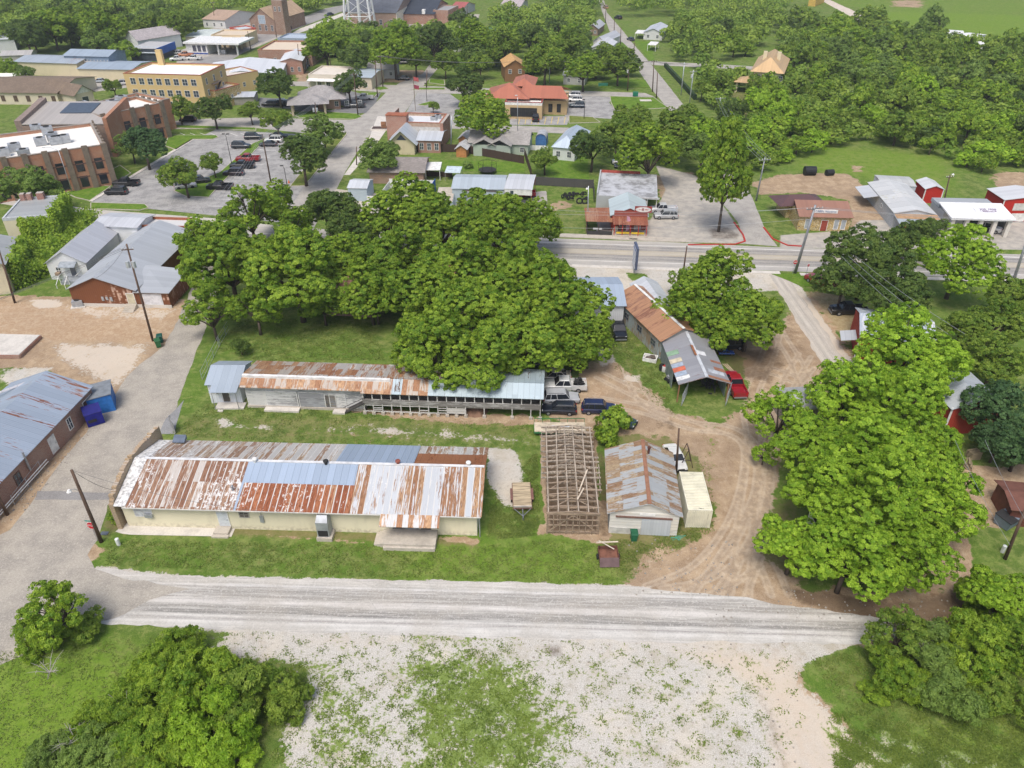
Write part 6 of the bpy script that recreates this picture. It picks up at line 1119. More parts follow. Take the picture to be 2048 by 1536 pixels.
house(((899, 14), (923, 15), (923, 3), 4.), 'cottage', 'cottage with faded red metal roof at the top of the picture', siding((.5, .5, .5), 2, .2), tin((.5, .14, .12), .1, 0), 3., 2.2); house(((970, 66), (995, 67), (996, 52), 3.4), 'cottage', 'small house with dark green roof between the crowns', siding((.3, .25, .2), 2, .2), plain((.06, .17, .12)), 3., 1.4)
house(((1000, 10), (1040, 11), (1050, -2), 4.), 'cottage', 'pale pink roofed building at the top centre', siding((.6, .6, .6), 2, .2), tin((.6, .5, .48), .2, 0), 3.4, 1.6)
for q, lb in ((((1895, 70), (1925, 72), (1915, 62), 3.), 'white boxy house in the far field'), (((1912, 70), (1945, 74), (1935, 61), 4.), 'taller white roofed house in the far field'), (((1925, 85), (1972, 88), (1965, 76), 3.4), 'long white shed in front of the far field houses')): house(q, 'field_house', lb, plain((.68, .68, .67)), plain((.74, .74, .74)), 3.2, .6, cat='house')
house(((1690, 188), (1712, 192), (1716, 182), 2.4), 'old_shed', 'tumbledown grey and white shed in the woodland clearing', plain((.4, .4, .42), .7, 0, .5), plain((.55, .55, .58)), 2.2, .5, cat='shed'); house(((1618, 0), (1632, 1), (1632, -8), 3), 'yellow_tank', 'small orange box like building at the top right', plain((.6, .4, .1)), plain((.6, .4, .1)), 5, .4, cat='building')
# -- left: ivy building, white house, brown hall --
ST2 = stucco((.62, .56, .40), (.35, .3, .22), .6); SL = tin((.42, .43, .42), 0, 1, 1.6, .35, linec=.85)
B = Bld('ivy_building', frame((4, 438), (98, 431), (154, 389), 7.), 'tall old cream building with grey roof, its side covered by ivy', 'building'); L, W = B.L, B.W; B.walls(6.8, ST2); B.flat(6.9, SL, .25, plain((.5, .52, .53)))
for px, py in ((43, 394), (56, 389), (84, 383)): x, y = loc(B, px, py, 7.4); B.part('chimney', brick((.3, .07, .05)), lambda m: m.box(x, W-1.4, 6.8, x+1.2, W-.3, 8.2))
BI = B
B = Bld('stucco_building', frame((-60, 535), (8, 526), (108, 464), 5.6), 'cream stucco building with grey metal roof at the left edge, ivy on its rear', 'building'); B.walls(5.4, ST2, .3, .3, B.L-.5, B.W-.3); B.gable(5.4, .9, SL, ST2, 'y', oh=.25); BJ = B
WBS = siding((.70, .71, .72), 2, .22); B = Bld('white_house', frame((87, 527), (171, 526), (262, 462), 3.2), 'white board house with long pale ribbed metal roof, its gable facing the dirt lot', 'house'); L, W = B.L, B.W; B.walls(3.2, WBS, .25, .3, L-.25, W-.25); B.gable(3.2, 2., tin((.52, .53, .56), 0, 1, .9, .3, .15, linec=.8), WBS, 'y', .25, .3, L-.25, W-.25, oh=.3); B.ext = (.25, .3, L-.25, W)
B.door('f', L*.52, .7, .95, 2., plain((.12, .13, .15)), 'dark door'); B.window('f', L*.18, 1., .9, 1.4); B.part('air_conditioner', plain((.3, .22, .16)), lambda m: m.box(L*.2, -.3, 1., L*.2+.8, .29, 1.5)); B.part('door_hood', shingle((.3, .33, .36)), lambda m: m.hexa([(L*.38, -1.1, 2.8), (L*.78, -1.1, 2.8), (L*.78, .28, 3.3), (L*.38, .28, 3.3)], [(L*.38, -1.1, 2.88), (L*.78, -1.1, 2.88), (L*.78, .28, 3.4), (L*.38, .28, 3.4)])); B.part('porch', plain((.3, .32, .34)), lambda m: m.box(L*.4, -1.8, 0, L*.8, .28, .6)); [B.part('railing', WHITE, lambda m: m.beam(a, b, .09, .09)) for a, b in (((L*.4, -1.8, 1.6), (L*.4, .25, 1.6)), ((L*.8, -1.8, 1.6), (L*.8, .25, 1.6)), ((L*.4, -3.3, .7), (L*.4, -1.8, 1.6)), ((L*.6, -3.3, .7), (L*.6, -1.8, 1.6)), ((L*.6, -3.3, 0), (L*.6, -3.3, .8)), ((L*.4, -3.3, 0), (L*.4, -3.3, .8)), ((L*.4, -1.8, 0), (L*.4, -1.8, 1.6)), ((L*.6, -1.8, 0), (L*.6, -1.8, 1.6)))]
house(((187, 448), (272, 452), (272, 427), 4.6), 'white_block', 'white sided block with slanted roof behind the white board house', siding((.72, .73, .74), 2, .3), tin((.6, .61, .63), 0, 0), 4.4, .5, cat='building')
house(((275, 455), (370, 458), (372, 440), 3.6), 'rust_fronted_shed', 'rust coloured flat front with grey roof beside the highway', plain((.34, .12, .06)), membrane((.55, .55, .54), (.4, .4, .4), .4), 3.6, kind='flat', cat='shop')
BRW = siding((.19, .07, .03), 0, .35, .06, (.3, .2, .15)); B = Bld('brown_hall', frame((131, 577), (270, 580), (372, 462), 3.3), 'long brown sided hall with broad silver metal gable roof and small wing', 'hall'); L, W = B.L, B.W; SV = tin((.47, .49, .51), 0, 1, .95, .3, 0., linec=.85)
B.walls(3.2, BRW, .3, .3, L-.3, W-.3); B.gable(3.2, 2.1, SV, BRW, 'y', .3, .3, L-.3, W-.3, oh=.35, off=.45); B.ext = (.3, .3, L-.3, W-.3); B.part('foundation', PALE, lambda m: (m.box(.25, .2, -.05, L+5.2, .29, .55),))
B.door('f', L*.81, .4, 1.2, 2.1, plain((.55, .5, .36)), 'cream door'); o = B.part('steps', CONC, lambda m: [m.box(L*.8, -1.6+.35*k, -.05, L*.8+1.8, -1.25+.35*k, .15*k+.12) for k in range(5)])
B.part('meter_boxes', STEEL_L, lambda m: [m.box(L*.46+k*.7, .18, 1.1+.15*(k % 2), L*.46+.4+k*.7, .28, 1.8) for k in range(3)])
B.part('wing', BRW, lambda m: m.box(L-.28, .35, -.05, L+5, 7.5, 2.75)); B.part('wing_roof', SV, lambda m: m.hexa([(L-.6, 0, 2.75), (L+5.4, 0, 2.75), (L+5.4, 8, 3.2), (L-1.8, 8, 3.9)], [(L-.6, 0, 2.85), (L+5.4, 0, 2.85), (L+5.4, 8, 3.3), (L-1.8, 8, 4.)])); B.ext = (L, .35, L+5, 7.5); B.door('f', .8, .3, 3., 2.1, plain((.66, .66, .68)), 'white roll-up garage door', 'garage_door', knob=False)
for k in range(5): B.part('ridge_vent', plain((.2, .18, .16)), lambda m: m.box(L*.41, 5+k*(W-8)/4, 4.98, L*.41+.3, 6+k*(W-8)/4, 5.2))
o = empty('air_conditioner', P(158, 612), .3, 'grey condenser unit on a slab in front of the brown hall', 'air conditioner'); MB().box(-.8, -.6, .15, .8, .6, 1.1).build('case', STEEL_L, o); MB().tube([(0, 0, 1.1), (0, 0, 1.22)], .45, 14).build('fan', DARK, o); MB().box(-1.1, -.9, -.03, 1.1, .9, .14).build('pad', PALE, o)
o = empty('concrete_slab', P(0, 715), 0, 'raised cracked concrete slab left from a demolished building', 'slab'); q = [P(-60, 672), P(84, 676), P(42, 716), P(-60, 716)]; m = MB(); o0 = P(0, 715); m.hexa([(a.x-o0.x, a.y-o0.y, -.05) for a in q[::-1]], [(a.x-o0.x, a.y-o0.y, .55) for a in q[::-1]]); m.build('slab', PALE, o); m = MB(); [m.beam(Vector((a.x-o0.x, a.y-o0.y-.1, .3)), Vector((b.x-o0.x, b.y-o0.y-.1, .3)), .25, .5) for a, b in ((q[3], q[2]), (q[2], q[1]))]; m.build('brick_edge', brick(), o)
# blue shed and bin on the street
B = Bld('blue_shed', frame((182, 832), (209, 826), (222, 800), 0), 'bright blue metal shed with grey top at the corner of the brick workshop', 'shed'); B.r.rotation_euler.z = B.a
B.walls(2.5, plain((.03, .17, .50)), x1=3.0, y1=3.6); B.part('roof', plain((.2, .22, .24)), lambda m: m.hexa([(-.1, -.1, 2.4), (3.1, -.1, 2.6), (3.1, 3.7, 2.6), (-.1, 3.7, 2.4)], [(-.1, -.1, 2.5), (3.1, -.1, 2.7), (3.1, 3.7, 2.7), (-.1, 3.7, 2.5)]))
o = empty('dumpster', P(192, 845), .6, 'dark blue cardboard dumpster standing in front of the bright blue shed', 'dumpster'); MB().hexa([(-1., -.8, .1), (1., -.8, .1), (1., .9, .1), (-1., .9, .1)], [(-1., -.9, 1.9), (1., -.9, 1.9), (1., .9, 2.2), (-1., .9, 2.2)]).build('body', plain((.012, .015, .22), .5), o); MB().hexa([(-1.05, -.95, 1.9), (1.05, -.95, 1.9), (1.05, .95, 2.2), (-1.05, .95, 2.2)], [(-1.05, -.95, 1.97), (1.05, -.95, 1.97), (1.05, .95, 2.27), (-1.05, .95, 2.27)]).build('lid', plain((.02, .02, .16), .5), o); MB().box(-.8, -.93, .7, .2, -.87, 1.1).build('slot', DARK, o)
# ---------------- vehicles ----------------
_vm = {}
def vparts(kind):
    if kind in _vm: return _vm[kind]
    d = {}
    L, W, H, zb, gb, gt, hood, rear = {'sedan': (4.7, 1.82, 1.45, .85, (-1.75, 1.05), (-1.0, .35), .78, .85), 'suv': (4.8, 1.92, 1.75, 1.02, (-2.25, 1.1), (-2.0, .55), .98, 1.0), 'pickup': (5.8, 2.0, 1.88, 1.15, (-.75, 1.5), (-.5, .85), 1.12, 1.15), 'wagon': (4.5, 1.75, 1.5, .9, (-2.1, 1.0), (-1.8, .4), .85, .9), 'jeep': (4.6, 1.9, 1.85, 1.1, (-2.2, .75), (-2.1, .5), 1.08, 1.1)}[kind]
    hl = L/2; m = MB(); st = []
    xs2 = [(-hl, .88, rear*.92), (-hl+.12, .97, rear), (gb[0], 1, zb), (gb[1], 1, zb), (hl-.55, .98, hood*.97), (hl-.12, .93, hood*.86), (hl, .84, hood*.7)]
    if kind == 'pickup': xs2 = [(gb[0], 1, zb), (gb[1], 1, zb), (hl-.5, .98, hood*.98), (hl-.08, .95, hood*.9), (hl, .9, hood*.75)]
    if kind == 'jeep': xs2 = [(-hl, .95, 1.05), (gb[0], 1, zb), (gb[1], 1, zb), (hl-.2, .8, hood*.97), (hl, .78, hood*.8)]
    rings = []
    for x, k, z in xs2:
        w_ = W/2*k; rings.append([(x, -w_*.93, .28), (x, -w_, .5), (x, -w_, z-.14), (x, -w_*.9, z), (x, 0, z+.03), (x, w_*.9, z), (x, w_, z-.14), (x, w_, .5), (x, w_*.93, .28)])
    b = 0
    for r in rings: m.v += r
    n = 9
    for i in range(len(rings)-1):
        for k in range(n): j = (k+1) % n; m.f.append((i*n+k, (i+1)*n+k, (i+1)*n+j, i*n+j)); m.m.append(0)
    m.f.append(tuple(range(n))); m.m.append(0); m.f.append(tuple((len(rings)-1)*n+k for k in reversed(range(n)))); m.m.append(0)
    if kind == 'pickup':
        x0, x1 = -hl, gb[0]-.02; w_ = W/2
        m.box(x0, -w_, .45, x1, w_, .75); m.box(x0, -w_, .75, x1, -w_+.12, 1.18); m.box(x0, w_-.12, .75, x1, w_, 1.18); m.box(x0, -w_+.12, .75, x0+.1, w_-.12, 1.15)
    d['body'] = [m.mesh('body', [paint((.5, .5, .5))])]
    wx = (-hl*.60, hl*.62); wz = .36 if kind in ('pickup', 'suv', 'jeep') else .32
    a = MB()
    g = MB(); wb, wt = W/2*.93, W/2*.74
    g.hexa([(gb[0], -wb, zb-.02), (gb[1], -wb, zb-.02), (gb[1], wb, zb-.02), (gb[0], wb, zb-.02)], [(gt[0], -wt, H-.05), (gt[1], -wt, H-.05), (gt[1], wt, H-.05), (gt[0], wt, H-.05)]); d['windows'] = [g.mesh('windows', [glass((.012, .014, .018))])]
    r = MB(); r.hexa([(gt[0]-.04, -wt-.03, H-.07), (gt[1]+.04, -wt-.03, H-.07), (gt[1]+.04, wt+.03, H-.07), (gt[0]-.04, wt+.03, H-.07)], [(gt[0]+.1, -wt+.1, H+.01), (gt[1]-.1, -wt+.1, H+.01), (gt[1]-.1, wt-.1, H+.01), (gt[0]+.1, wt-.1, H+.01)]); 
    for sy in (-1, 1):
        mids = [(gb[0], gt[0]), (gb[1], gt[1]), ((gb[0]+gb[1])/2, (gt[0]+gt[1])/2)]+([(gb[0]+.75, gt[0]+.6)] if kind in ('suv', 'wagon') else [])
        for p, q in mids: r.beam((p, sy*(wb+.01), zb-.05), (q, sy*(wt+.01), H-.05), .09, .05)
    d['roof'] = [r.mesh('roof', [paint((.5, .5, .5))])]
    if kind in ('suv', 'wagon'):
        k = MB(); [k.beam((gt[0]+.2, s_*wt*.95, H+.06), (gt[1]-.2, s_*wt*.95, H+.06), .05, .05) for s_ in (-1, 1)]; d['roof_rails'] = [k.mesh('roof_rails', [STEEL])]
    d['wheel'] = []
    for x in wx:
        for sy in (-1, 1):
            t_ = MB(); y = sy*(W/2-.1); t_.tube([(x, y-.13, wz), (x, y+.13, wz)], wz, 14); rm = MB(); rm.tube([(x, y+sy*.10, wz), (x, y+sy*.145, wz)], wz*.6, 10); d['wheel'].append((t_.mesh('wheel', [RUBBER]), rm.mesh('rim', [STEEL])))
    hz = hood*.78
    d['headlight'] = [MB().box(hl-.22, s_*W/2*.58, hz-.1, hl-.02, s_*W/2*.86, hz+.06).mesh('headlight', [plain((.7, .7, .68), .15)]) for s_ in (-1, 1)]
    d['tail_light'] = [MB().box(-hl-.02, s_*W/2*.66, rear*.7, -hl+.12, s_*W/2*.93, rear*.93).mesh('tail_light', [plain((.4, .01, .01), .3)]) for s_ in (-1, 1)]
    d['bumper'] = [MB().box(s_*hl-.08, -W/2*.85, .32, s_*hl+.07, W/2*.85, .52).mesh('bumper', [STEEL if kind == 'pickup' else DARK]) for s_ in (-1, 1)]
    d['grille'] = [MB().box(hl-.05, -W/2*.45, hz-.16, hl+.02, W/2*.45, hz+.06).mesh('grille', [DARK])]
    _vm[kind] = d; return d
def car(px, py, ang, kind, col, label, name=None, cat=None, group=None, full=True, rough=.3, s=1., ex=None):
    """ang: degrees, direction the nose points, counter-clockwise from picture right"""
    nm = name or {'sedan': 'sedan', 'suv': 'suv', 'pickup': 'pickup_truck', 'wagon': 'estate_car', 'jeep': 'off_roader'}[kind]
    r = empty(nm, P(px, py), radians(ang), label, cat or {'pickup': 'pickup truck', 'suv': 'car', 'sedan': 'car', 'wagon': 'car', 'jeep': 'car'}[kind], group); r.scale = (s, s, s); pm = paint(col, rough)
    for k, v in vparts(kind).items():
        if not full and k in ('headlight', 'grille', 'bumper'): continue
        for me in v:
            sub = None
            if isinstance(me, tuple): me, sub = me
            o = bpy.data.objects.new(k, me); COL.objects.link(o); o.parent = r
            if k in ('body', 'roof'): o.material_slots[0].link = 'OBJECT'; o.material_slots[0].material = pm
            if sub and full: q = bpy.data.objects.new('rim', sub); COL.objects.link(q); q.parent = o
    return r
BLK = (.012, .013, .016); NVY = (.012, .02, .07); SIL = (.45, .46, .47); WHT = (.66, .66, .64); MRN = (.28, .015, .02)
car(1122, 803, 3, 'suv', SIL, 'silver hatchback with cracked roof parked beside the long shed end'); car(1118, 824, 177, 'wagon', (.015, .018, .03), 'dark retro hatchback nearest to the shed posts'); r = car(1197, 823, -3, 'suv', NVY, 'dark blue estate suv beside the trailer', s=.93); car(1236, 845, -28, 'sedan', (.03, .06, .07), 'dark teal sedan half hidden by the small bright tree')
r = car(1130, 778, 180, 'pickup', WHT, 'white crew cab pickup with scrap in its bed'); m = MB(); rg = random.Random(4); [m.beam((-2.7+rg.random()*1.6, rg.uniform(-.7, .7), .8), (-2.7+rg.random()*1.6, rg.uniform(-.7, .7), 1.5), .3, .3) for _ in range(10)]; m.build('scrap', DARK, r)
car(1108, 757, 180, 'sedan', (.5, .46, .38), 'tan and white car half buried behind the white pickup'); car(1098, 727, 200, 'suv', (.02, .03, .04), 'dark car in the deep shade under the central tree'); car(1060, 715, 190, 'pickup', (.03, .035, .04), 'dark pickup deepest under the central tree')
car(1236, 665, -88, 'pickup', BLK, 'black pickup with bed cover parked on the grass strip', s=1.0); car(1222, 630, 180, 'suv', (.02, .02, .03), 'black and white car at the corner of the white building')
car(1456, 695, 185, 'suv', (.03, .035, .04), 'black suv parked under the tree beside the carport'); car(1468, 776, 92, 'pickup', (.30, .01, .02), 'dark red pickup backed against the carport'); car(1452, 708, 0, 'sedan', (.03, .1, .4), 'low blue buggy in the shade beside the carport', name='buggy', cat='buggy', s=.5)
car(1349, 922, -82, 'sedan', (.72, .71, .66), 'old white sedan between the tin barn and the wooden pole'); car(1695, 626, 180, 'pickup', (.012, .012, .015), 'black pickup on red soil under the dark tree'); car(1640, 570, 120, 'pickup', (.3, .03, .03), 'red pickup nosed under the dark tree by the stop sign')
car(1326, 424, 180, 'pickup', (.55, .56, .57), 'silver pickup parked beside the red eatery'); car(1331, 436, 180, 'suv', SIL, 'silver suv parked in front of the silver pickup'); car(1045, 393, 180, 'pickup', (.35, .01, .02), 'red pickup under the tall white carport'); car(1243, 328, 180, 'suv', (.5, .5, .5), 'silver car behind the flat roofed block'); car(1248, 336, 180, 'sedan', BLK, 'black car behind the flat roofed block')
car(1975, 462, -35, 'jeep', WHT, 'white off-roader with black top in front of the service station'); car(1945, 458, -30, 'pickup', BLK, 'black pickup loaded with yellow gear by the service station')
lot = 'cars in the civic parking lot'
for a in ((254, 371, 180, 'pickup', BLK, 'black pickup behind the black suv near the round lawn corner'), (234, 388, 180, 'suv', BLK, 'big black suv parked by the oval lawn'), (508, 278, 5, 'suv', BLK, 'navy suv at the far end of the lot'), (483, 296, 0, 'suv', (.03, .035, .045), 'dark suv alone in the middle row'), (558, 275, 0, 'sedan', BLK, 'black sedan behind the white suv'), (548, 284, 180, 'suv', WHT, 'white suv between two dark cars'), (537, 292, 180, 'sedan', (.02, .025, .04), 'dark sedan in front of the white suv'), (497, 322, 180, 'pickup', MRN, 'maroon pickup in the lot'), (486, 336, 180, 'pickup', BLK, 'black pickup next to the maroon pickup'), (468, 350, 180, 'suv', (.03, .02, .03), 'dark compact suv in the near row'), (441, 378, 180, 'pickup', BLK, 'black pickup at the near end of the row'), (400, 366, 20, 'suv', BLK, 'black suv under the parking lot tree'), (372, 376, 20, 'suv', (.4, .4, .42), 'grey suv under the parking lot tree'), (377, 243, 180, 'suv', BLK, 'black suv driving on the tree lined street')): car(*a[:5], a[5], group=lot, full=False)
for a in ((540, 212, 180, 'suv', BLK, 'black suv beside the grey hipped office'), (558, 210, 200, 'suv', WHT, 'white suv beside the grey hipped office'), (574, 212, 185, 'pickup', BLK, 'black pickup beside the grey hipped office'), (729, 199, 180, 'pickup', WHT, 'white work pickup at the corner parking'), (712, 215, 180, 'pickup', (.05, .055, .06), 'charcoal pickup at the corner parking'), (633, 170, 10, 'suv', BLK, 'black car behind the grey hipped office'), (806, 160, 175, 'sedan', BLK, 'black sedan on the vacant dirt corner'), (612, 135, 90, 'suv', (.2, .3, .4), 'blue grey car at the end of the brick hall'), (590, 139, 170, 'pickup', WHT, 'white pickup by the brick hall'), (810, 128, 180, 'suv', (.04, .04, .04), 'dark car in the shaded driveway'), (574, 60, 230, 'suv', (.05, .05, .05), 'grey car on the main street'), (659, 31, 225, 'sedan', (.02, .04, .08), 'dark blue car far up the main street'), (517, 60, 180, 'suv', BLK, 'black car at the road junction'), (389, 120, 180, 'pickup', WHT, 'white pickup by the auto shop'), (356, 121, 200, 'pickup', WHT, 'white pickup with stripe by the auto shop'), (352, 109, 170, 'suv', WHT, 'white suv near the blue fascia'), (372, 113, 180, 'pickup', (.5, .2, .1), 'orange and black pickup near the filling station'), (1147, 194, 175, 'suv', (.55, .55, .55), 'silver suv, farthest of three by the bank'), (1150, 203, 175, 'suv', WHT, 'white suv, middle of three by the bank'), (1154, 215, 175, 'suv', (.02, .04, .07), 'blue suv, nearest of three by the bank'), (1071, 240, 90, 'pickup', (.02, .02, .025), 'black utility cart with red roof before the bank'), (1261, 81, 110, 'sedan', (.04, .06, .09), 'dark car parked on the long street'), (1211, 17, 100, 'suv', (.5, .3, .2), 'car far up the long street'), (1236, 38, 120, 'suv', BLK, 'dark car by trees on the long street'), (222, 160, 180, 'pickup', (.03, .03, .03), 'dark pickup behind the beige hall'), (200, 165, 180, 'sedan', (.4, .45, .5), 'silver car behind the beige hall'), (245, 170, 200, 'suv', (.5, .5, .5), 'grey car near the beige hall lawn')): car(*a[:6], full=False)
# ---------------- poles, wires, signs, small things ----------------
def pole(px, py, h, label, arm=2.2, arms=1, top=(0, 0), mat=None, rz=.2, tx=0, r=.15, name='utility_pole', lamp=None, cat='utility pole', px_top=None):
    b = P(px, py); mat = mat or POLEW
    if px_top:  # lean and height from where the top shows, kept over the same depth
        u = (px_top[0]-1024)/FPX; v = (px_top[1]-768)/FPX; t = b.y/(cos(TH)-v*sin(TH)); tp = Vector((u*t, b.y, CH+t*(-sin(TH)-v*cos(TH)))); h = tp.z; top = (tp.x-b.x, 0)
        top = (max(-.12*h, min(.12*h, top[0])), 0)
    o = empty(name, b, 0, label, cat); T = Vector((top[0], top[1], h)); MB().tube([(0, 0, -.1), T*.5, T], [r*1.25, r, r*.8], 8).build('pole', mat, o, True)
    d = Vector((cos(rz), sin(rz), 0)); ends = []
    for k in range(arms):
        c = T*(1-.05-.09*k); a = MB(); a.beam(c-d*arm/2+Vector((0, -.13, 0)), c+d*arm/2+Vector((0, -.13, 0)), .11, .13); ao = a.build('crossarm', mat if mat is POLEW else STEEL, o)
        for q in (-.48, -.2, .2, .48): i = MB(); p = c+d*arm*q+Vector((0, -.13, .06)); i.tube([p, p+Vector((0, 0, .22))], .06, 6); i.build('insulator', WHITE, ao); ends.append(b+p+Vector((0, 0, .22)))
    if not arms: ends = [b+T]
    for k in range(tx): z = .78; s_ = (-1, 1, 0)[k]; m = MB(); c = T*z+Vector((.42*s_, -.3, 0)); m.tube([c, c+Vector((0, 0, .95))], .27, 12); m.build('transformer', plain((.5, .52, .52), .4, .2), o)
    if lamp: m = MB(); e = T*lamp[2]; f = e+Vector((lamp[0], lamp[1], .4)); m.tube([e, (e+f)/2+Vector((0, 0, .25)), f], .035, 5); ao = m.build('lamp_arm', STEEL, o); k = MB(); k.tube([f+Vector((0, 0, .05)), f-Vector((0, 0, .2))], [.12, .26], 10); k.build('lamp_head', WHITE, ao)
    return ends, b+T
def wire(a, b, label, sag=.8, r=.022, cat='cable', mat=None, group=None):
    a = Vector(a); b = Vector(b); pts = [a.lerp(b, t)-Vector((0, 0, sag*4*t*(1-t))) for t in np.linspace(0, 1, 14)]; o = MB().tube([p-a for p in pts], r, 4).build('power_line', mat or CAB, None, loc=a); return tag(o, label, cat, group or 'overhead wires')
CAB = plain((.10, .10, .10), .5); CABL = plain((.30, .31, .32), .5, .2)
GP = plain((.30, .31, .33), .5, .4); GAL = plain((.50, .53, .56), .4, .5)
e1, t1 = pole(203, 1084, 9.8, 'dark wooden pole by the stop sign at the street corner', arms=0, px_top=(143, 940), lamp=(-.9, -.3, .72), r=.17)
e2, t2 = pole(306, 682, 11, 'brown wooden pole with transformers beside the green bins', arms=1, arm=1.6, px_top=(253, 488), tx=2)
e3, t3 = pole(30, 606, 9, 'thin brown pole in front of the cream stucco building', arms=0, px_top=(-2, 500)); e4, t4 = pole(15, 1030, 8, 'wooden pole cut by the left picture edge beside the brick workshop', arms=0, px_top=(-20, 960))
e5, t5 = pole(1590, 546, 12.2, 'tall steel grey pole beside the lane at the highway', arms=1, arm=3., px_top=(1631, 410), mat=GP, tx=0, r=.24)
e6, t6 = pole(1512, 402, 11, 'grey pole at the corner of the side street by the white sandy bank', arms=1, arm=2.6, px_top=(1530, 315), mat=GP, r=.16); e7, t7 = pole(1883, 424, 9, 'rusty brown pole with lamp between the white building and the service station', arms=1, arm=1.6, px_top=(1900, 350), lamp=(.6, 0, .98))
e8, t8 = pole(1367, 540, 8, 'slim dark pole on the verge in front of the workshop', arms=0, px_top=(1374, 492), r=.13); e9, t9 = pole(2028, 558, 12, 'grey pole leaning at the right edge of the highway', arms=0, px_top=(2054, 480), mat=GP, r=.22)
e10, t10 = pole(1175, 450, 9, 'slim pale metal pole on the grass beside the eatery', arms=0, px_top=(1177, 372), mat=GAL, r=.11, lamp=(-.3, 0, .9)); e11, t11 = pole(1101, 450, 8, 'short grey pole between trees at the driveway', arms=0, px_top=(1103, 413), mat=GAL, r=.16)
e12, t12 = pole(1352, 950, 7, 'reddish leaning bare pole between the tin barn and the old white sedan', arms=0, px_top=(1358, 857), r=.13)
e13, t13 = pole(542, 366, 12, 'tall brown pole in the civic parking lot', arms=0, px_top=(524, 268)); e14, t14 = pole(637, 285, 12, 'pole with two grey transformers above the lot trees', arms=0, px_top=(630, 205), tx=2)
e15, t15 = pole(716, 230, 11, 'brown pole on the corner lawn of the grey hipped office', arms=1, px_top=(707, 145)); e16, t16 = pole(755, 194, 10, 'brown pole left of two by the cross street', px_top=(750, 120)); e17, t17 = pole(766, 174, 10, 'brown pole right of two by the cross street', px_top=(760, 110))
e18, t18 = pole(902, 300, 10, 'grey steel pole in front of the red brick office', arms=0, px_top=(903, 232), mat=GAL, r=.13); e19, t19 = pole(713, 330, 5, 'short dark post by the side of the street', arms=0, px_top=(714, 293), r=.12)
e20, t20 = pole(1099, 165, 10, 'grey pole with transformer before the dark trees', px_top=(1099, 118), mat=GAL, tx=1); e21, t21 = pole(1255, 182, 9, 'wooden pole left of the street corner with a small transformer', arms=0, px_top=(1258, 135), tx=1); e22, t22 = pole(1305, 184, 11, 'tall wooden pole at the corner of the long street', px_top=(1308, 120)); e23, t23 = pole(1313, 196, 9, 'second wooden pole beside the corner of the long street', arms=0, px_top=(1315, 145))
e24, t24 = pole(1362, 190, 11, 'pale steel pole left of the pair beside the hedge', px_top=(1369, 125), mat=GAL, arm=2.4); e25, t25 = pole(1379, 208, 12, 'pale steel pole with transformer, right of the pair beside the hedge', px_top=(1387, 140), mat=GAL, tx=1); e26, t26 = pole(1438, 235, 9, 'pale pole with wide crossarm rising from the woodland edge', px_top=(1441, 195), mat=GAL, arm=3)
for a in ((1267, 125, 1269, 85, 'wooden pole on the long street by the front lawns'), (1241, 90, 1242, 54, 'wooden pole left of the long street'), (1228, 69, 1229, 38, 'pale topped pole on the long street'), (1211, 46, 1212, 12, 'farthest wooden pole on the long street'), (935, 40, 934, 12, 'pole by the far church parking'), (430, 52, 436, 3, 'white steel pole near the white board house'), (553, 75, 549, 40, 'pole beside the main street'), (600, 140, 595, 88, 'dark pole beside the brick hall'), (548, 143, 543, 118, 'short pole beside the store'), (502, 100, 495, 62, 'pole before the mission style shop'), (340, 70, 338, 55, 'white pole among the trees'), (665, 150, 658, 110, 'dark pole with lamp before the cream shops'), (853, 175, 854, 140, 'slim pole on the corner by the dark tree')): pole(a[0], a[1], 9, a[4], arms=0 if a[1] > 60 else 1, px_top=(a[2], a[3]), arm=2.)
e31, t31 = pole(1340, 372, 3, 'short leaning post', arms=0, px_top=(1341, 365)) if 0 else (None, None)
wire(t1, P(560, 1025, 4.0), 'drooping cable from the corner pole over the warehouse roof', 1., .02); wire(t1, P(229, 980, 4.4), 'short cable from the corner pole to the ragged parapet', .5, .02)
for k, a in enumerate(e2[:3]): wire(a, (a.x-48, a.y-46, 10+k*.3), 'long thin wire from the transformer pole, strand %s' % ('left', 'middle', 'right')[k], 1.2, .02)
wire(t2, P(192, 556, 5.2), 'service cable from the transformer pole to the brown hall gable', .6, .02)
far = [e26[k] for k in (0, 1, 2, 3)]
for k in range(4): wire(e6[k], far[k], 'span of power line above the woodland edge, strand %s' % ('one', 'two', 'three', 'four')[k], 1.5, .035, mat=CABL)
for k in range(3): wire(P(1683+k*14, 512, 10.5), P(1862+k*34, 668, 10.2), 'pale wires crossing in front of the dark tree, strand %s' % ('left', 'middle', 'right')[k], .4, .028, mat=CABL)
for k, (ya, za) in enumerate(((420, 7.2), (428, 6.4), (455, 5.5))): wire(P(1106, ya, za), e5[k]if k < 2 else e5[0]-Vector((0, 0, 2)), 'pale wires strung along the highway in front of the eatery, strand %s' % ('top', 'middle', 'bottom')[k], .7, .02, mat=CABL)
for k in range(2): wire(e5[k+1], (e5[k+1].x+62, e5[k+1].y-6, e5[k+1].z-1), 'wires from the tall grey pole to the right along the highway, strand %s' % ('upper', 'lower')[k], .8, .028, mat=CABL)
for k in range(4): wire(P(430+k*10, 400, 9), Vector((t13.x+.1*k, t13.y, t13.z-.2*k)), 'wires over the parking lot towards the tall brown pole, strand %s' % ('one', 'two', 'three', 'four')[k], .5, .03, mat=CABL); wire(Vector((t13.x, t13.y, t13.z-.3*k)), Vector((t15.x, t15.y, t15.z-.3*k)), 'wires from the lot pole to the corner lawn pole, strand %s' % ('one', 'two', 'three', 'four')[k], 1., .03, mat=CABL)
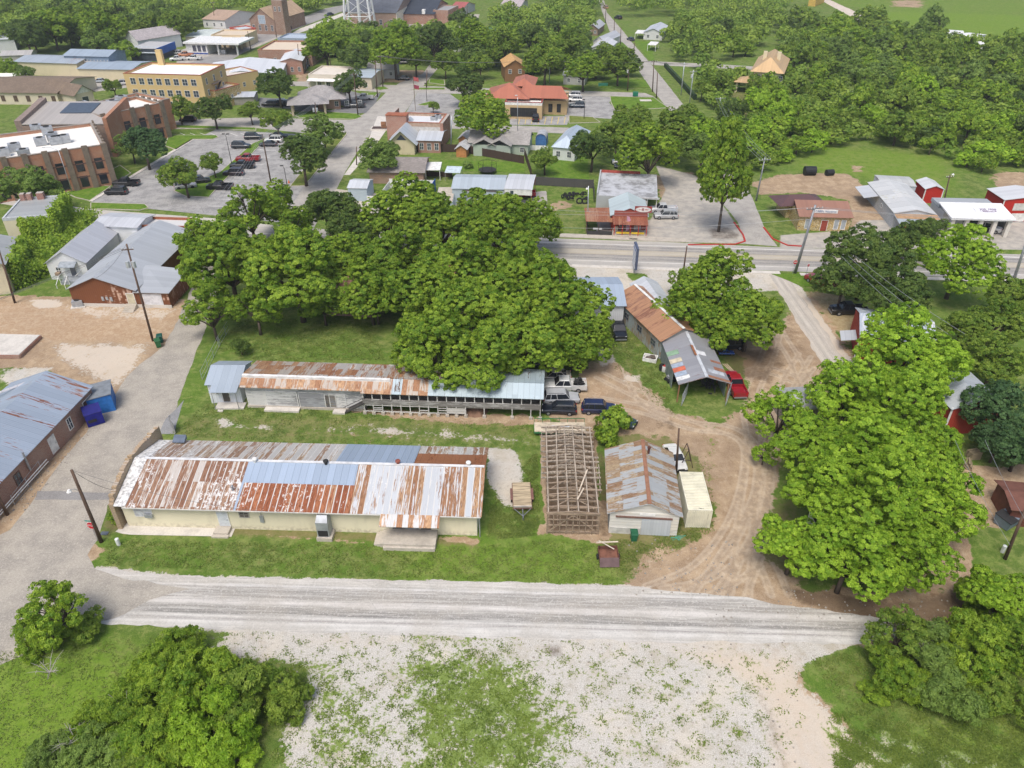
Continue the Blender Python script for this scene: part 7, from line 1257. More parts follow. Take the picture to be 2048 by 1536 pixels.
for k in range(3): wire(e20[k], e17[k], 'wires along the cross street west of the grey pole, strand %s' % ('one', 'two', 'three')[k], 1.5, .035); wire(e20[k], e22[k], 'wires along the cross street east of the grey pole, strand %s' % ('one', 'two', 'three')[k], 1., .035); wire(e22[k], e24[k], 'short span of wires over the long street, strand %s' % ('one', 'two', 'three')[k], .5, .035)
for k in range(2): wire(P(1910+k*60, 880, 9), P(2020+k*60, 1090, 9), 'thin wires over the pallet yard, strand %s' % ('left', 'right')[k], .3, .02, mat=CABL)
def street_lamp(px, py, h, label, arm=2., d=-1, mat=None, two=False):
    o = empty('street_lamp', P(px, py), 0, label, 'street lamp'); m = MB().tube([(0, 0, 0), (0, 0, h)], [.09, .06], 8).build('pole', mat or GAL, o, True)
    for s_ in ((-1, 1) if two else (d,)): a = MB().tube([(0, 0, h-.1), (s_*arm*.5, 0, h+.45), (s_*arm, 0, h+.5)], .045, 6).build('arm', mat or GAL, o); MB().box(s_*arm-.35, -.15, h+.42, s_*arm+.35, .15, h+.58).build('lamp_head', mat or plain((.6, .6, .6)), a)
street_lamp(145, 385, 9.5, 'tall curved white street lamp before the civic building', 3.); street_lamp(229, 365, 4.5, 'short pale lamp on the lawn beside the black cars', .4); street_lamp(464, 330, 7, 'dark double headed lamp in the parking lot', .5, two=True, mat=DARK); street_lamp(575, 375, 4.5, 'short dark lamp near the orange cone', .5, mat=DARK); street_lamp(854, 203, 5, 'dark round topped lamp near the flagpole', .2, mat=DARK); street_lamp(1168, 238, 5, 'dark lamp by the bank lawn', .3, mat=DARK); street_lamp(1035, 262, 9, 'thin grey lamp pole before the stone bank', .4)
o = empty('flagpole', P(831, 222), 0, 'tall dark flagpole with red and white flags', 'flagpole'); MB().tube([(0, 0, 0), (0, 0, 11)], .08, 8).build('pole', plain((.2, .15, .1)), o)
for z, c, lb in ((9.8, (.45, .1, .1), 'red striped flag'), (7.6, (.3, .05, .08), 'dark red and white flag')): tag(MB().hexa([(.1, 0, z-1.1), (1.5, .2, z-1.5), (1.5, .25, z-1.5), (.1, .05, z-1.1)], [(.1, 0, z), (1.5, .2, z-.4), (1.5, .25, z-.4), (.1, .05, z)]).build('flag', plain(c), o), lb)
def stop(px, py, label, s=1., kind='STOP', rz=0, h=2.3):
    o = empty('stop_sign' if kind == 'STOP' else 'road_sign', P(px, py), rz, label, 'road sign'); MB().tube([(0, 0, 0), (0, 0, h)], .035, 6).build('post', STEEL, o)
    n = 8 if kind == 'STOP' else 24; R_ = .40*s; f = [(R_*cos(a), 0, h+R_*sin(a)) for a in (np.arange(n)+.5)*2*pi/n]; bk = MB(); bk.hexa([(x*1.08, -.05, h+(z-h)*1.08) for x, y, z in f], [(x*1.08, -.04, h+(z-h)*1.08) for x, y, z in f]); w_ = bk.build('border', plain((.75, .75, .75)), o)
    fc = MB(); fc.hexa([(x, -.065, z) for x, y, z in f], [(x, -.055, z) for x, y, z in f]); p = fc.build('face', plain((.55, .02, .03), .4), w_)
    if kind == 'STOP': text(w_, 'STOP', .27*s, (0, -.075, h), (pi/2, 0, 0), WHITE, 'lettering', .004)
    else: MB().box(-R_*.75, -.075, h-.09, R_*.75, -.068, h+.09).build('bar', WHITE, w_)
    return o
r = stop(196, 1082, 'red stop sign against the wooden corner pole', 1.15, 'STOP', -.1, 2.3); MB().box(-.5, -.05, 2.85, .3, -.03, 3.0).build('street_name', plain((.02, .25, .2)), r)
stop(1585, 549, 'round red no entry style sign beside the tall grey pole', .9, 'no', 0, 2.4); stop(1612, 550, 'small red sign right of the tall grey pole', .6, 'STOP', .3, 1.9)
# tall blue and white sign edge-on
o = empty('pylon_sign', P(1268, 545), 0, 'tall narrow blue and white sign seen almost edge-on by the highway', 'sign'); MB().tube([(0, 0, 0), (0, 0, 1.4)], .12, 8).build('post', STEEL, o); MB().box(-.22, -1.6, 1.2, .22, 1.6, 5.2).build('cabinet', plain((.08, .10, .16)), o); m = MB(); [m.box(-.26, -1.5+.1*(k % 2), 1.35+k*.62, -.225, 1.4, 1.82+k*.62) for k in range(6)]; m.build('panel', plain((.6, .63, .68)), o); text(o, 'FOR LEASE', .5, (-.27, 0, 4.6), (pi/2, 0, -pi/2), plain((.05, .1, .3)))
# feather flags
def feather(px, py, h, c, label, wording=None):
    o = empty('banner_flag', P(px, py), 0, label, 'banner'); MB().tube([(0, 0, 0), (0, 0, h)], .035, 6).build('pole', STEEL, o)
    f = MB(); f.hexa([(0, 0, .9), (.55, 0, 1.0), (.75, 0, h*.8), (.5, 0, h*.96), (0, 0, h)], [(0, .02, .9), (.55, .02, 1.), (.75, .02, h*.8), (.5, .02, h*.96), (0, .02, h)]); b = f.build('banner', plain(c), o)
    if wording: text(b, wording, .55, (.33, -.02, h*.52), (pi/2, 0, 0), plain((.05, .06, .3)))
feather(1251, 470, 3.9, (.55, .3, .4), 'striped feather flag reading BBQ before the eatery', 'B\nB\nQ'); feather(1230, 458, 3.4, (.66, .6, .62), 'pale pink feather flag before the eatery porch'); tag(MB().hexa([(-.5, -.4, 0), (.5, -.4, 0), (.5, .4, 0), (-.5, .4, 0)], [(-.4, -.05, 1.3), (.4, -.05, 1.3), (.4, .05, 1.3), (-.4, .05, 1.3)]).build('sandwich_board', plain((.5, .42, .32)), None, loc=P(1231, 465)), 'wooden sandwich board on the verge left of the banners', 'sign')
# trailers
o = empty('flatbed_trailer', P(1044, 1005), .03, 'wooden deck flatbed trailer parked on the grass with its hitch towards the road', 'trailer')
MB().box(-1.0, -1.5, .62, 1.0, 2.6, .70).build('deck', wood((.52, .42, .28), 0, .18), o); MB().box(-1.08, -1.6, .5, 1.08, 2.65, .61).build('frame', plain((.2, .12, .09)), o); MB().tube([(0, -3., .5), (0, -1.6, .55)], .06, 6).build('tongue', STEEL, o); [MB().tube([(s_*.9, -1.6, .55), (0, -2.7, .5)], .05, 6).build('drawbar', STEEL, o) for s_ in (-1, 1)]; MB().box(-1.0, -1.6, .75, 1.0, -1.5, .95).build('front_rail', plain((.5, .45, .4)), o); MB().tube([(0, -2.8, 0), (0, -2.8, .6)], .06, 6).build('jack', STEEL, o)
for s_ in (-1, 1):
    for y in (.2, 1.05): w_ = MB().tube([(s_*1.15-.1, y, .34), (s_*1.15+.1, y, .34)], .34, 14).build('wheel', RUBBER, o)
    MB().hexa([(s_*1.02, -.3, .72), (s_*1.3, -.3, .72), (s_*1.3, 1.6, .72), (s_*1.02, 1.6, .72)], [(s_*1.02, -.1, .8), (s_*1.3, -.1, .8), (s_*1.3, 1.4, .8), (s_*1.02, 1.4, .8)]).build('fender', plain((.2, .1, .08)), o)
o = empty('green_trailer', P(1119, 864), 0, 'green railed flatbed trailer with pale deck behind the timber frame', 'trailer'); MB().box(-3.2, -.9, .7, 3.2, 1.0, .8).build('deck', plain((.56, .48, .36), .8, 0, .4), o); MB().box(-3.25, -1., .5, 3.25, 1.05, .69).build('frame', plain((.03, .16, .06)), o); m = MB(); [m.beam((-3.2+k*1.06, 1.0, .8), (-3.2+k*1.06, 1.0, 1.4), .06, .06) for k in range(7)]; m.beam((-3.2, 1., 1.4), (3.2, 1., 1.4), .07, .07); m.build('rail', plain((.03, .16, .06)), o); MB().box(-1, -.3, .81, 1.2, .2, .9).build('load', plain((.5, .56, .62)), o); [MB().tube([(x, s_*1.05-.1, .35), (x, s_*1.05+.1, .35)], .35, 12).build('wheel', RUBBER, o) for x in (.3, 1.2) for s_ in (-1, 1)]
o = empty('utility_trailer', P(1216, 1118), .02, 'small rusty utility trailer full of scrap with a pale board across it', 'trailer'); MB().box(-.95, -.7, .45, .95, .9, .5).build('bed', plain((.20, .09, .06), .8, 0, .5), o); m = MB(); [m.box(*q) for q in ((-1, -.75, .45, -.95, .95, .95), (.95, -.75, .45, 1, .95, .95), (-1, .9, .45, 1, .95, .95))]; m.build('side', plain((.16, .07, .05), .8), o); MB().hexa([(-1, -1.25, .15), (1, -1.25, .15), (1, -.72, .45), (-1, -.72, .45)], [(-1, -1.2, .2), (1, -1.2, .2), (1, -.7, .95), (-1, -.7, .95)]).build('ramp', plain((.14, .09, .09), .8), o); MB().beam((-1.15, 1.1, 1.3), (1.1, 1.15, 1.3), .14, .06).build('board', plain((.6, .52, .42)), o); MB().beam((-.9, 1.3, 1.36), (.6, .3, 1.1), .12, .05).build('board', plain((.55, .48, .38)), o); [MB().tube([(s_*1.1-.08, .1, .3), (s_*1.1+.08, .1, .3)], .3, 12).build('wheel', RUBBER, o) for s_ in (-1, 1)]; MB().beam((-.9, .7, 1.25), (-.9, .9, .4), .05, .05).build('stake', DARK, o)
# bins
def bin_(px, py, c, label, s=1., rz=0): o = empty('wheelie_bin', P(px, py), rz, label, 'bin'); o.scale = (s, s, s); MB().hexa([(-.28, -.3, .08), (.28, -.3, .08), (.28, .3, .08), (-.28, .3, .08)], [(-.36, -.4, 1.1), (.36, -.4, 1.1), (.36, .4, 1.1), (-.36, .4, 1.1)]).build('body', plain(c), o); MB().hexa([(-.4, -.46, 1.1), (.4, -.46, 1.1), (.4, .46, 1.1), (-.4, .46, 1.1)], [(-.34, -.36, 1.22), (.34, -.36, 1.22), (.34, .46, 1.2), (-.34, .46, 1.2)]).build('lid', plain(vary(c, .8)), o); MB().tube([(-.3, .36, .12), (.3, .36, .12)], .13, 10).build('wheel', RUBBER, o); return o
bin_(1267, 1080, (.02, .13, .06), 'green wheelie bin in front of the white barn front'); bin_(318, 694, (.03, .14, .05), 'green bin with yellow lid beside the transformer pole, front one', 1.1, .5); bin_(322, 685, (.01, .10, .07), 'dark green bin behind the one with the yellow lid', 1.1, .3); bin_(1268, 193, (.02, .2, .12), 'green bin on the lawn corner by the long street, left', 1.2); bin_(1273, 193, (.02, .2, .12), 'green bin on the lawn corner by the long street, right', 1.2)
for px, py, a in ((1618, 350, 0), (1658, 351, .2)): o = empty('round_bale_ring', P(px, py), a, 'black %s livestock tank on the sandy bank' % ('large' if a == 0 else 'small'), 'tank'); s_ = 1.3 if a == 0 else .9; MB().tube([(-s_, 0, .8*s_), (s_, 0, .8*s_)], .8*s_, 14).build('drum', plain((.02, .022, .025)), o); MB().tube([(s_, 0, .8*s_), (s_+.05, 0, .8*s_)], .5*s_, 14).build('rim', STEEL, o)
def meter(px, py, label): return tag(MB().tube([(0, 0, -.05), (0, 0, .9), (0, 0, .95)], [.2, .2, .12], 12).build('pipe_stub', plain((.68, .7, .68)), None, loc=P(px, py)), label, 'pipe')
meter(238, 1090, 'white upright pipe stub on the grass near the stop sign'); meter(2004, 1104, 'pale pipe stub on the grass near the right edge')
tag(MB().box(-.4, -.25, 0, .4, .25, .06).build('meter_cover', plain((.12, .14, .17)), None, loc=P(209, 1067)), 'dark rectangular meter cover in the grass by the stop sign', 'cover')
# hose, ladder frame, junk, pallets, tyres
m = MB(); rg = random.Random(9); pts = [P(1347, 1068, .05)]+[P(1343+rg.uniform(-2, 32), 1074+rg.uniform(-4, 8), .05) for _ in range(12)]; m.tube([p-pts[0] for p in pts], .03, 5); tag(m.build('garden_hose', plain((.08, .35, .25)), None, loc=pts[0]), 'green garden hose lying loosely in front of the barn', 'hose')
o = empty('steel_rack', P(1372, 936), 0, 'dark steel rack frame standing behind the shipping container', 'rack'); [MB().beam(a, b, .07, .07).build('bar', plain((.08, .05, .04)), o) for a, b in (((-.8, 0, 0), (0, 0, 2.8)), ((.8, 0, 0), (0, 0, 2.8)), ((-.8, 1.2, 0), (0, 1.2, 2.8)), ((.8, 1.2, 0), (0, 1.2, 2.8)), ((0, 0, 2.8), (0, 1.2, 2.8)), ((-.5, 0, 1.2), (.5, 0, 1.2)))]
def tyre(p, label, r=.42, lay=True, rz=0): 
    m = MB(); n = 16
    for i in range(n):
        a0, a1 = 2*pi*i/n, 2*pi*(i+1)/n
        q = lambda a, rr, z: (rr*cos(a), rr*sin(a), z)
        m.hexa([q(a0, r*.55, 0), q(a0, r, 0), q(a1, r, 0), q(a1, r*.55, 0)], [q(a0, r*.6, .24), q(a0, r*.95, .24), q(a1, r*.95, .24), q(a1, r*.6, .24)])
    o = m.build('tyre', RUBBER, None, loc=p); o.rotation_euler = (0 if lay else 1.3, 0, rz); return tag(o, label, 'tyre', 'tyres by the fence')
rg = random.Random(12)
for k in range(22): p = P(1118+rg.uniform(0, 56), 390+rg.uniform(-3, 4)+(6 if k % 5 == 0 else 0), rg.choice((0, .25, .5))); tyre(p, 'old black tyre heaped against the dark fence beside the eatery', rg.uniform(.35, .5), rg.random() < .5, rg.uniform(0, 3))
for k, (px, lb) in enumerate(((1159, 'large black tyre standing before the tyre heap, left'), (1170, 'large black tyre standing before the tyre heap, right'))): tyre(P(px, 402, .55), lb, .75, False, 0)
def pallet(p, rz, label, z=0, tilt=0): m = MB(); [m.box(-.6+k*.2, -.5, .1, -.47+k*.2, .5, .13) for k in range(7)]; [m.box(-.6, y, 0, .73, y+.08, .1) for y in (-.5, -.04, .42)]; o = m.build('pallet', wood((.42, .34, .22), 0, .2), None, loc=(p.x, p.y, z)); o.rotation_euler = (tilt, 0, rz); return tag(o, label, 'pallet', 'pallets beside the red barn')
for k in range(7): pallet(P(1944, 915), .1+.03*k, 'wooden pallet in the neat stack beside the red barn', k*.14)
for k in range(5): pallet(P(1921+k*4, 928+k*2), .3+.2*k, 'wooden pallet leaning loosely in the heap beside the red barn', .15*k, .25*k)
o = empty('dumpster', P(2009, 1050), .5, 'grey dumpster with black lid on the grass at the right', 'dumpster'); MB().hexa([(-.8, -.7, .1), (.9, -.7, .1), (.9, .8, .1), (-.8, .8, .1)], [(-1., -.9, 1.2), (1., -.9, 1.2), (1., .9, 1.4), (-1., .9, 1.4)]).build('body', plain((.16, .2, .25)), o); MB().hexa([(-1.05, -.95, 1.25), (.3, -.95, 1.25), (.3, .95, 1.45), (-1.05, .95, 1.45)], [(-1.05, -.95, 1.32), (.3, -.95, 1.32), (.3, .95, 1.52), (-1.05, .95, 1.52)]).build('lid', DARK, o)
e, t = pole(2010, 1118, 9, 'dark wooden pole at the right edge below the dumpster', arms=0, px_top=(2050, 1020))
# tub and gear by the workshop
o = empty('scrap_tub', P(1300, 720), -.35, 'white rimmed tub full of junk on the grass strip', 'tub'); m = MB(); [m.box(*q) for q in ((-1., -.7, 0, 1., .7, .08), (-1., -.7, .08, -.9, .7, .6), (.9, -.7, .08, 1., .7, .6), (-.9, -.7, .08, .9, -.6, .6), (-.9, .6, .08, .9, .7, .6))]; m.build('tub', WHITE, o); m = MB(); [m.beam((rg.uniform(-.7, .7), rg.uniform(-.5, .5), .1), (rg.uniform(-.7, .7), rg.uniform(-.5, .5), .6), .3, .3) for _ in range(9)]; m.build('scrap', plain((.14, .11, .09), .8, 0, .6), o)
for px, py, lb, c in ((1328, 742, 'white and red barrel lying beside the carport wall', (.6, .58, .56)), (1305, 676, 'white drum by the workshop wall', (.66, .64, .6)), (1323, 740, 'black barrel beside the carport wall', (.02, .02, .02))): o = empty('barrel', P(px, py), .4, lb, 'barrel'); MB().tube([(0, 0, 0), (0, 0, .45), (0, 0, .9)], [.36, .4, .36], 14).build('drum', plain(c), o); MB().tube([(0, 0, .9), (0, 0, .94)], .3, 14).build('lid', plain((.4, .04, .03) if 'red' in lb else c), o)
o = empty('mower', P(1340, 762), .4, 'dark mower with grey guard behind the barrels', 'mower'); MB().box(-.6, -.4, .2, .6, .4, .6).build('deck', DARK, o); [MB().tube([(x, s_*.45-.06, .22), (x, s_*.45+.06, .22)], .22, 10).build('wheel', RUBBER, o) for x in (-.5, .5) for s_ in (-1, 1)]; MB().box(-.5, -.25, .6, .1, .25, .95).build('seat', plain((.3, .3, .32)), o)
for px, py, lb in ((1368, 800, 'left'), (1455, 800, 'right')): o = empty('chain_link_gate', P(px, py), 1.15, 'open chain link gate leaf standing ajar at the %s of the carport mouth' % lb, 'gate'); m = MB(); [m.beam(a, b, .06, .06) for a, b in (((-1.6, 0, .1), (1.6, 0, .1)), ((-1.6, 0, 1.9), (1.6, 0, 1.9)), ((-1.6, 0, .1), (-1.6, 0, 1.9)), ((1.6, 0, .1), (1.6, 0, 1.9)))]; m.build('frame', GAL, o); k = MB(); [k.beam((-1.6+.2*i, 0, .1), (-1.6+.2*i+.4, 0, 1.9), .018, .018) for i in range(15)]; [k.beam((1.6-.2*i, 0.02, .1), (1.6-.2*i-.4, 0.02, 1.9), .018, .018) for i in range(15)]; k.build('mesh', GAL, o)
o = empty('lumber', P(1456, 737), 0, 'pale planks leaning in the dirt beside the carport', 'planks'); [MB().beam((-.5+.3*k, 1.2, .05), (.3+.2*k, -1.2, .1), .15, .05).build('plank', plain((.5, .4, .27)), o) for k in range(3)]
tag(MB().tube([(0, 0, 0), (0, 0, .06), (0, 0, .75)], [.28, .2, .03], 12).build('traffic_cone', plain((.6, .12, .03)), None, loc=P(578, 366)), 'orange traffic cone beside the kerb in the parking lot', 'cone')
tag(MB().box(-1.6, -.4, 0, 1.6, .4, .9).build('utility_box', plain((.05, .25, .17)), None, loc=P(1206, 172)), 'green utility box on the shaded lawn', 'utility box'); tag(MB().box(-1.8, -1, 0, 1.8, 1, .25).build('concrete_pad', PALE, None, loc=P(1291, 202)), 'white concrete pad on the bank lawn', 'pad')
# trampoline
o = empty('trampoline', P(975, 346), 0, 'black netted trampoline on the fenced lawn', 'trampoline'); MB().tube([(0, 0, .8), (0, 0, .9)], 2.1, 20).build('mat', DARK, o); [MB().tube([(2.1*cos(a), 2.1*sin(a), 0), (2.1*cos(a), 2.1*sin(a), 2.6)], .04, 5).build('pole', DARK, o) for a in np.arange(6)*pi/3]; MB().tube([(0, 0, 2.5), (0, 0, 2.56)], 2.15, 20, cap=False).build('net_rim', DARK, o)
# fences
def fence(q, h, mat, label, name='fence', step=2.4, t=.05, posts=True):
    a = P(*q[0]); o = empty(name, a, 0, label, 'fence')
    for p, r in zip(q, q[1:]):
        p, r = P(*p)-a, P(*r)-a; m = MB(); m.beam(p+Vector((0, 0, h/2+.03)), r+Vector((0, 0, h/2+.03)), t, h-.05); m.build('board_panel', mat, o); L_ = (r-p).length
        if posts:
            for k in range(int(L_/step)+1): c = p.lerp(r, min(1, k*step/L_)); m = MB(); m.box(c.x-.07, c.y-.09, -.05, c.x+.07, c.y+.09, h+.1); m.build('post', mat, o)
    return o
FD = siding((.07, .045, .035), 0, .16); fence([(805, 303), (927, 305), (1048, 328)], 2., FD, 'dark brown board fence behind the green cottage lawn'); fence([(1064, 370), (1186, 377), (1188, 405)], 2., siding((.09, .085, .08), 0, .16), 'weathered dark board fence behind the tyre heap'); fence([(846, 352), (905, 355)], 1.2, FD, 'low dark fence by the patio cover'); fence([(1049, 312), (1063, 355)], 1.9, FD, 'dark fence along the side of the fenced lawn')
fence([(1052, 300), (1096, 302)], 1.3, WHITE, 'white fence panels beside the blue barrel shed'); fence([(908, 104), (950, 102)], 1.4, WHITE, 'white picket fence round the far back lawn'); fence([(443, 36), (490, 40)], 1.8, plain((.25, .2, .17)), 'brown fence beside the white board house'); fence([(1330, 134), (1390, 200)], 1.5, plain((.03, .06, .02), .95, 0, .6), 'clipped dark hedge beside the long street', 'hedge', t=.9, posts=False)
fence([(345, 855), (352, 868)], 1.8, plain((.3, .3, .3)), 'short grey gate panel behind the ragged parapet')
def chain(q, h, label):
    a = P(*q[0]); o = empty('wire_fence', a, 0, label, 'fence')
    for p, r in zip(q, q[1:]):
        p, r = P(*p)-a, P(*r)-a; L_ = (r-p).length
        for z in (.1, h*.5, h): MB().beam(p+Vector((0, 0, z)), r+Vector((0, 0, z)), .03, .03).build('rail', GAL, o)
        for k in range(int(L_/3)+1): c = p.lerp(r, min(1, k*3/L_)); MB().tube([c, c+Vector((0, 0, h+.1))], .04, 5).build('post', GAL, o)
chain([(30, 1010), (95, 925), (160, 848)], 1.3, 'low wire fence along the wall of the brick workshop'); chain([(405, 760), (440, 690), (458, 660)], 1.5, 'wire fence running up the grass bank beside the side street')
o = empty('air_conditioner', P(66, 945), .6, 'round grey condenser unit behind the brick workshop fence', 'air conditioner'); MB().tube([(0, 0, .1), (0, 0, 1.)], .55, 16).build('case', STEEL_L, o); MB().tube([(0, 0, 1.), (0, 0, 1.08)], .4, 16).build('fan', DARK, o)
# water tower legs (its tank stands above the picture)
b0 = P(722, 66); o = empty('water_tower', b0, 0, 'white lattice legs of a water tower in front of the church hall', 'water tower'); WT_ = plain((.72, .72, .72), .5, 0, .1); H_ = 44
leg = lambda sx, sy, z: Vector((sx*(6.2-3.2*z/H_), sy*(6.2-3.2*z/H_), z))
for sx in (-1, 1):
    for sy in (-1, 1): MB().tube([leg(sx, sy, 0), leg(sx, sy, H_)], .45, 8).build('leg', WT_, o)
lv = [0, 7.5, 15, 22.5, 30, 37.5, 44]
for a, b in zip(lv, lv[1:]):
    for (c, d) in (((-1, -1), (1, -1)), ((1, -1), (1, 1)), ((1, 1), (-1, 1)), ((-1, 1), (-1, -1))): MB().tube([leg(*c, b), leg(*d, b)], .2, 6).build('girt', WT_, o); MB().tube([leg(*c, a), leg(*d, b)], .1, 5).build('brace', WT_, o); MB().tube([leg(*d, a), leg(*c, b)], .1, 5).build('brace', WT_, o)
MB().tube([(0, 0, 0), (0, 0, H_)], .7, 12).build('riser_pipe', WT_, o); MB().tube([(0, 0, H_), (0, 0, H_+2), (0, 0, H_+8), (0, 0, H_+10), (0, 0, H_+11)], [1, 6, 7, 5, .5], 24).build('tank', WT_, o)
for px, py, a in ((14, 960, 0),): pass
# monument bed before the red brick office
o = empty('planter', P(768, 258), 0, 'raised planter with two round shrubs and a wooden sign', 'planter'); MB().box(-3.6, -1.6, 0, 3.6, 1.6, .35).build('kerb', PALE, o); MB().box(-3.2, -1.2, .35, 3.2, 1.2, .42).build('soil', plain((.08, .05, .04)), o); MB().box(-.7, -.3, .4, .7, .2, 2.).build('sign', wood((.3, .15, .08)), o)
# loose stones and rubble
rg = random.Random(31); m = MB()
for k in range(520):
    z = rg.choice(((560, 1280, 1600, 1530), (1400, 1180, 1900, 1240), (20, 880, 200, 1040), (1250, 1080, 1480, 1190), (560, 1280, 1600, 1530)))
    if z[0] == 20: t_ = rg.random(); px, py = 20+165*t_+rg.uniform(-8, 18), 1030-185*t_+rg.uniform(-5, 12)
    else: px, py = rg.uniform(z[0], z[2]), rg.uniform(z[1], z[3])
    p = P(px, py); s_ = rg.uniform(.04, .13); a = [(p.x+s_*cos(q)*rg.uniform(.7, 1.2), p.y+s_*sin(q)*rg.uniform(.7, 1.2)) for q in np.arange(5)*1.256]; m.hexa([(x, y, -.02) for x, y in a], [(p.x+(x-p.x)*.6, p.y+(y-p.y)*.6, s_*.8) for x, y in a])
o = m.build('loose_stones', plain((.33, .3, .26), .9, 0, .5)); o['kind'] = 'stuff'
# ---------------- trees ----------------
T = tree
cg = 'tall pecan trees in the middle of the picture'
for a in ((452, 520, 215, 'pecan', 'broad bright tree at the left end of the central grove over the side street'), (400, 470, 130, 'sparse', 'open branching crown at the far left of the grove'), (420, 622, 130, 'sparse', 'loose low crown hanging over the side street below the central grove'), (500, 425, 150, 'sparse', 'open crowned tree at the upper left of the central grove'), (560, 415, 110, 'pecan', 'small bright crown next to the open crowned tree'), (590, 545, 215, 'pecan', 'big tree with pale trunk showing above the lawn'), (585, 465, 130, 'sparse', 'bright round crown behind the pale trunked tree'), (655, 425, 150, 'oak', 'dark green tree near the street behind the grove'), (700, 470, 120, 'oak', 'second dark tree beside the highway lane'), (780, 445, 130, 'pecan', 'bright crown before the yard enclosure'), (830, 415, 150, 'pecan', 'bright tree reaching over the blue and white enclosure'), (880, 450, 150, 'pecan', 'airy tree with dark trunk behind the grove'), (960, 430, 150, 'pecan', 'bright tree in front of the blue metal building'), (790, 520, 170, 'pecan', 'rounded crown in the upper middle of the grove'), (905, 545, 190, 'pecan', 'large crown in the heart of the grove'), (1010, 470, 190, 'pecan', 'tall crown at the upper right of the grove'), (1065, 450, 120, 'pecan', 'crown reaching to the highway edge'), (842, 592, 180, 'pecan', 'full crown above the lawn at the grove front'), (960, 615, 210, 'pecan', 'wide crown right of the heart of the grove'), (1060, 560, 190, 'pecan', 'broad crown near the white building'), (1130, 610, 180, 'pecan', 'crown leaning towards the blue roofed white building'), (1160, 680, 130, 'pecan', 'low crown above the grass drive at the right of the grove'), (870, 700, 190, 'pecan', 'front crown hanging over the long shed roof, left'), (970, 715, 180, 'pecan', 'front crown hanging over the long shed roof, middle'), (1052, 678, 180, 'pecan', 'front crown above the parked cars'), (1145, 700, 95, 'pecan', 'small low crown over the white pickup'), (752, 600, 105, 'pecan', 'shaded small tree at the edge of the lawn'), (622, 535, 90, 'pecan', 'leafy crown over the pinkish roof, left'), (740, 585, 140, 'pecan', 'leafy crown over the pinkish roof, right'), (700, 520, 130, 'pecan', 'leafy crown behind the pinkish roof'), (510, 615, 120, 'sparse', 'crown left of the pale trunk'), (645, 605, 100, 'pecan', 'low leafy bough right of the pale trunk'), (480, 690, 45, 'cedar' if 0 else 'oak', 'small dark cedar behind the cottage')):
    T(a[0], a[1], a[2], a[3], label=a[4], group=cg, mat=None)
for a in ((1440, 570, 175, 'pecan', 'big bright tree over the rusty workshop roof'), (1368, 612, 140, 'pecan', 'left lobe of the tree growing against the workshop'), (1500, 635, 150, 'pecan', 'right lobe of tree shading the dirt yard'), (1450, 650, 130, 'pecan', 'low crown over the black suv'), (1372, 560, 80, 'sparse', 'thin airy crown beside the slim pole')): T(*a[:4], label=a[4], group='trees by the workshop')
rg_ = 'huge bright trees on the right'
for a in ((1805, 705, 215, 'top of the giant bright tree on the right'), (1870, 730, 130, 'right shoulder of the giant bright tree'), (1700, 795, 190, 'upper left dome of the giant bright tree group'), (1800, 810, 200, 'upper right dome of the giant bright tree group'), (1640, 900, 190, 'left flank of the giant bright tree group'), (1750, 920, 240, 'centre dome of the giant bright tree group'), (1850, 890, 170, 'right flank of the giant bright tree group beside the red barn'), (1650, 1010, 210, 'lower left dome of the giant bright tree group'), (1770, 1030, 260, 'lower centre dome of the giant bright tree group'), (1880, 1000, 180, 'lower right dome beside the pallet yard'), (1590, 1090, 160, 'bottom left dome near the dirt track'), (1700, 1110, 210, 'bottom dome above the muddy road edge'), (1820, 1110, 190, 'bottom right dome above the puddle')): T(*a[:3], 'pecan', mat=L_BRT, label=a[3], group=rg_)
T(1560, 835, 150, 'sparse', L_BRT, label='thin airy tree at the left of the giant bright trees'); T(1530, 1010 if 0 else 905, 60, 'sparse', L_BRT, label='sprig like low branch tree over the dirt track')
for a in ((1740, 510, 190, 'oak', None, 'dark dense oak beside the highway'), (1690, 560, 130, 'oak', None, 'lower dark oak over the black pickup'), (1800, 590, 170, 'oak', None, 'dark oak behind the silvery red barn'), (1830, 470, 110, 'oak', None, 'dark crown at the highway in front of the service station'), (1920, 520, 165, 'pecan', L_BRT, 'bright yellow green tree before the service station'), (1985, 640, 150, 'oak', L_MID, 'mid green tree at the right edge'), (1925, 660, 120, 'oak', L_MID, 'mid green crown over the barn roof'), (1990, 720, 140, 'oak', L_MID, 'round tree above the red barn'), (2030, 590, 120, 'oak', L_MID, 'tree cut by the right edge below the highway'), (2010, 810, 165, 'oak', L_BLU, 'bluish green oak beside the red barn'), (2000, 880, 110, 'oak', L_BLU, 'lower bluish oak right of the pallets'), (2045, 890, 130, 'oak', L_BLU, 'bluish green oak above the rust shed'), (1230, 845, 95, 'bush', L_PEC, 'small bright tree between the frame and the tin barn'), (1210, 875, 60, 'bush', L_PEC, 'leafy bush against the barn roof edge')): T(*a[:5], label=a[5])
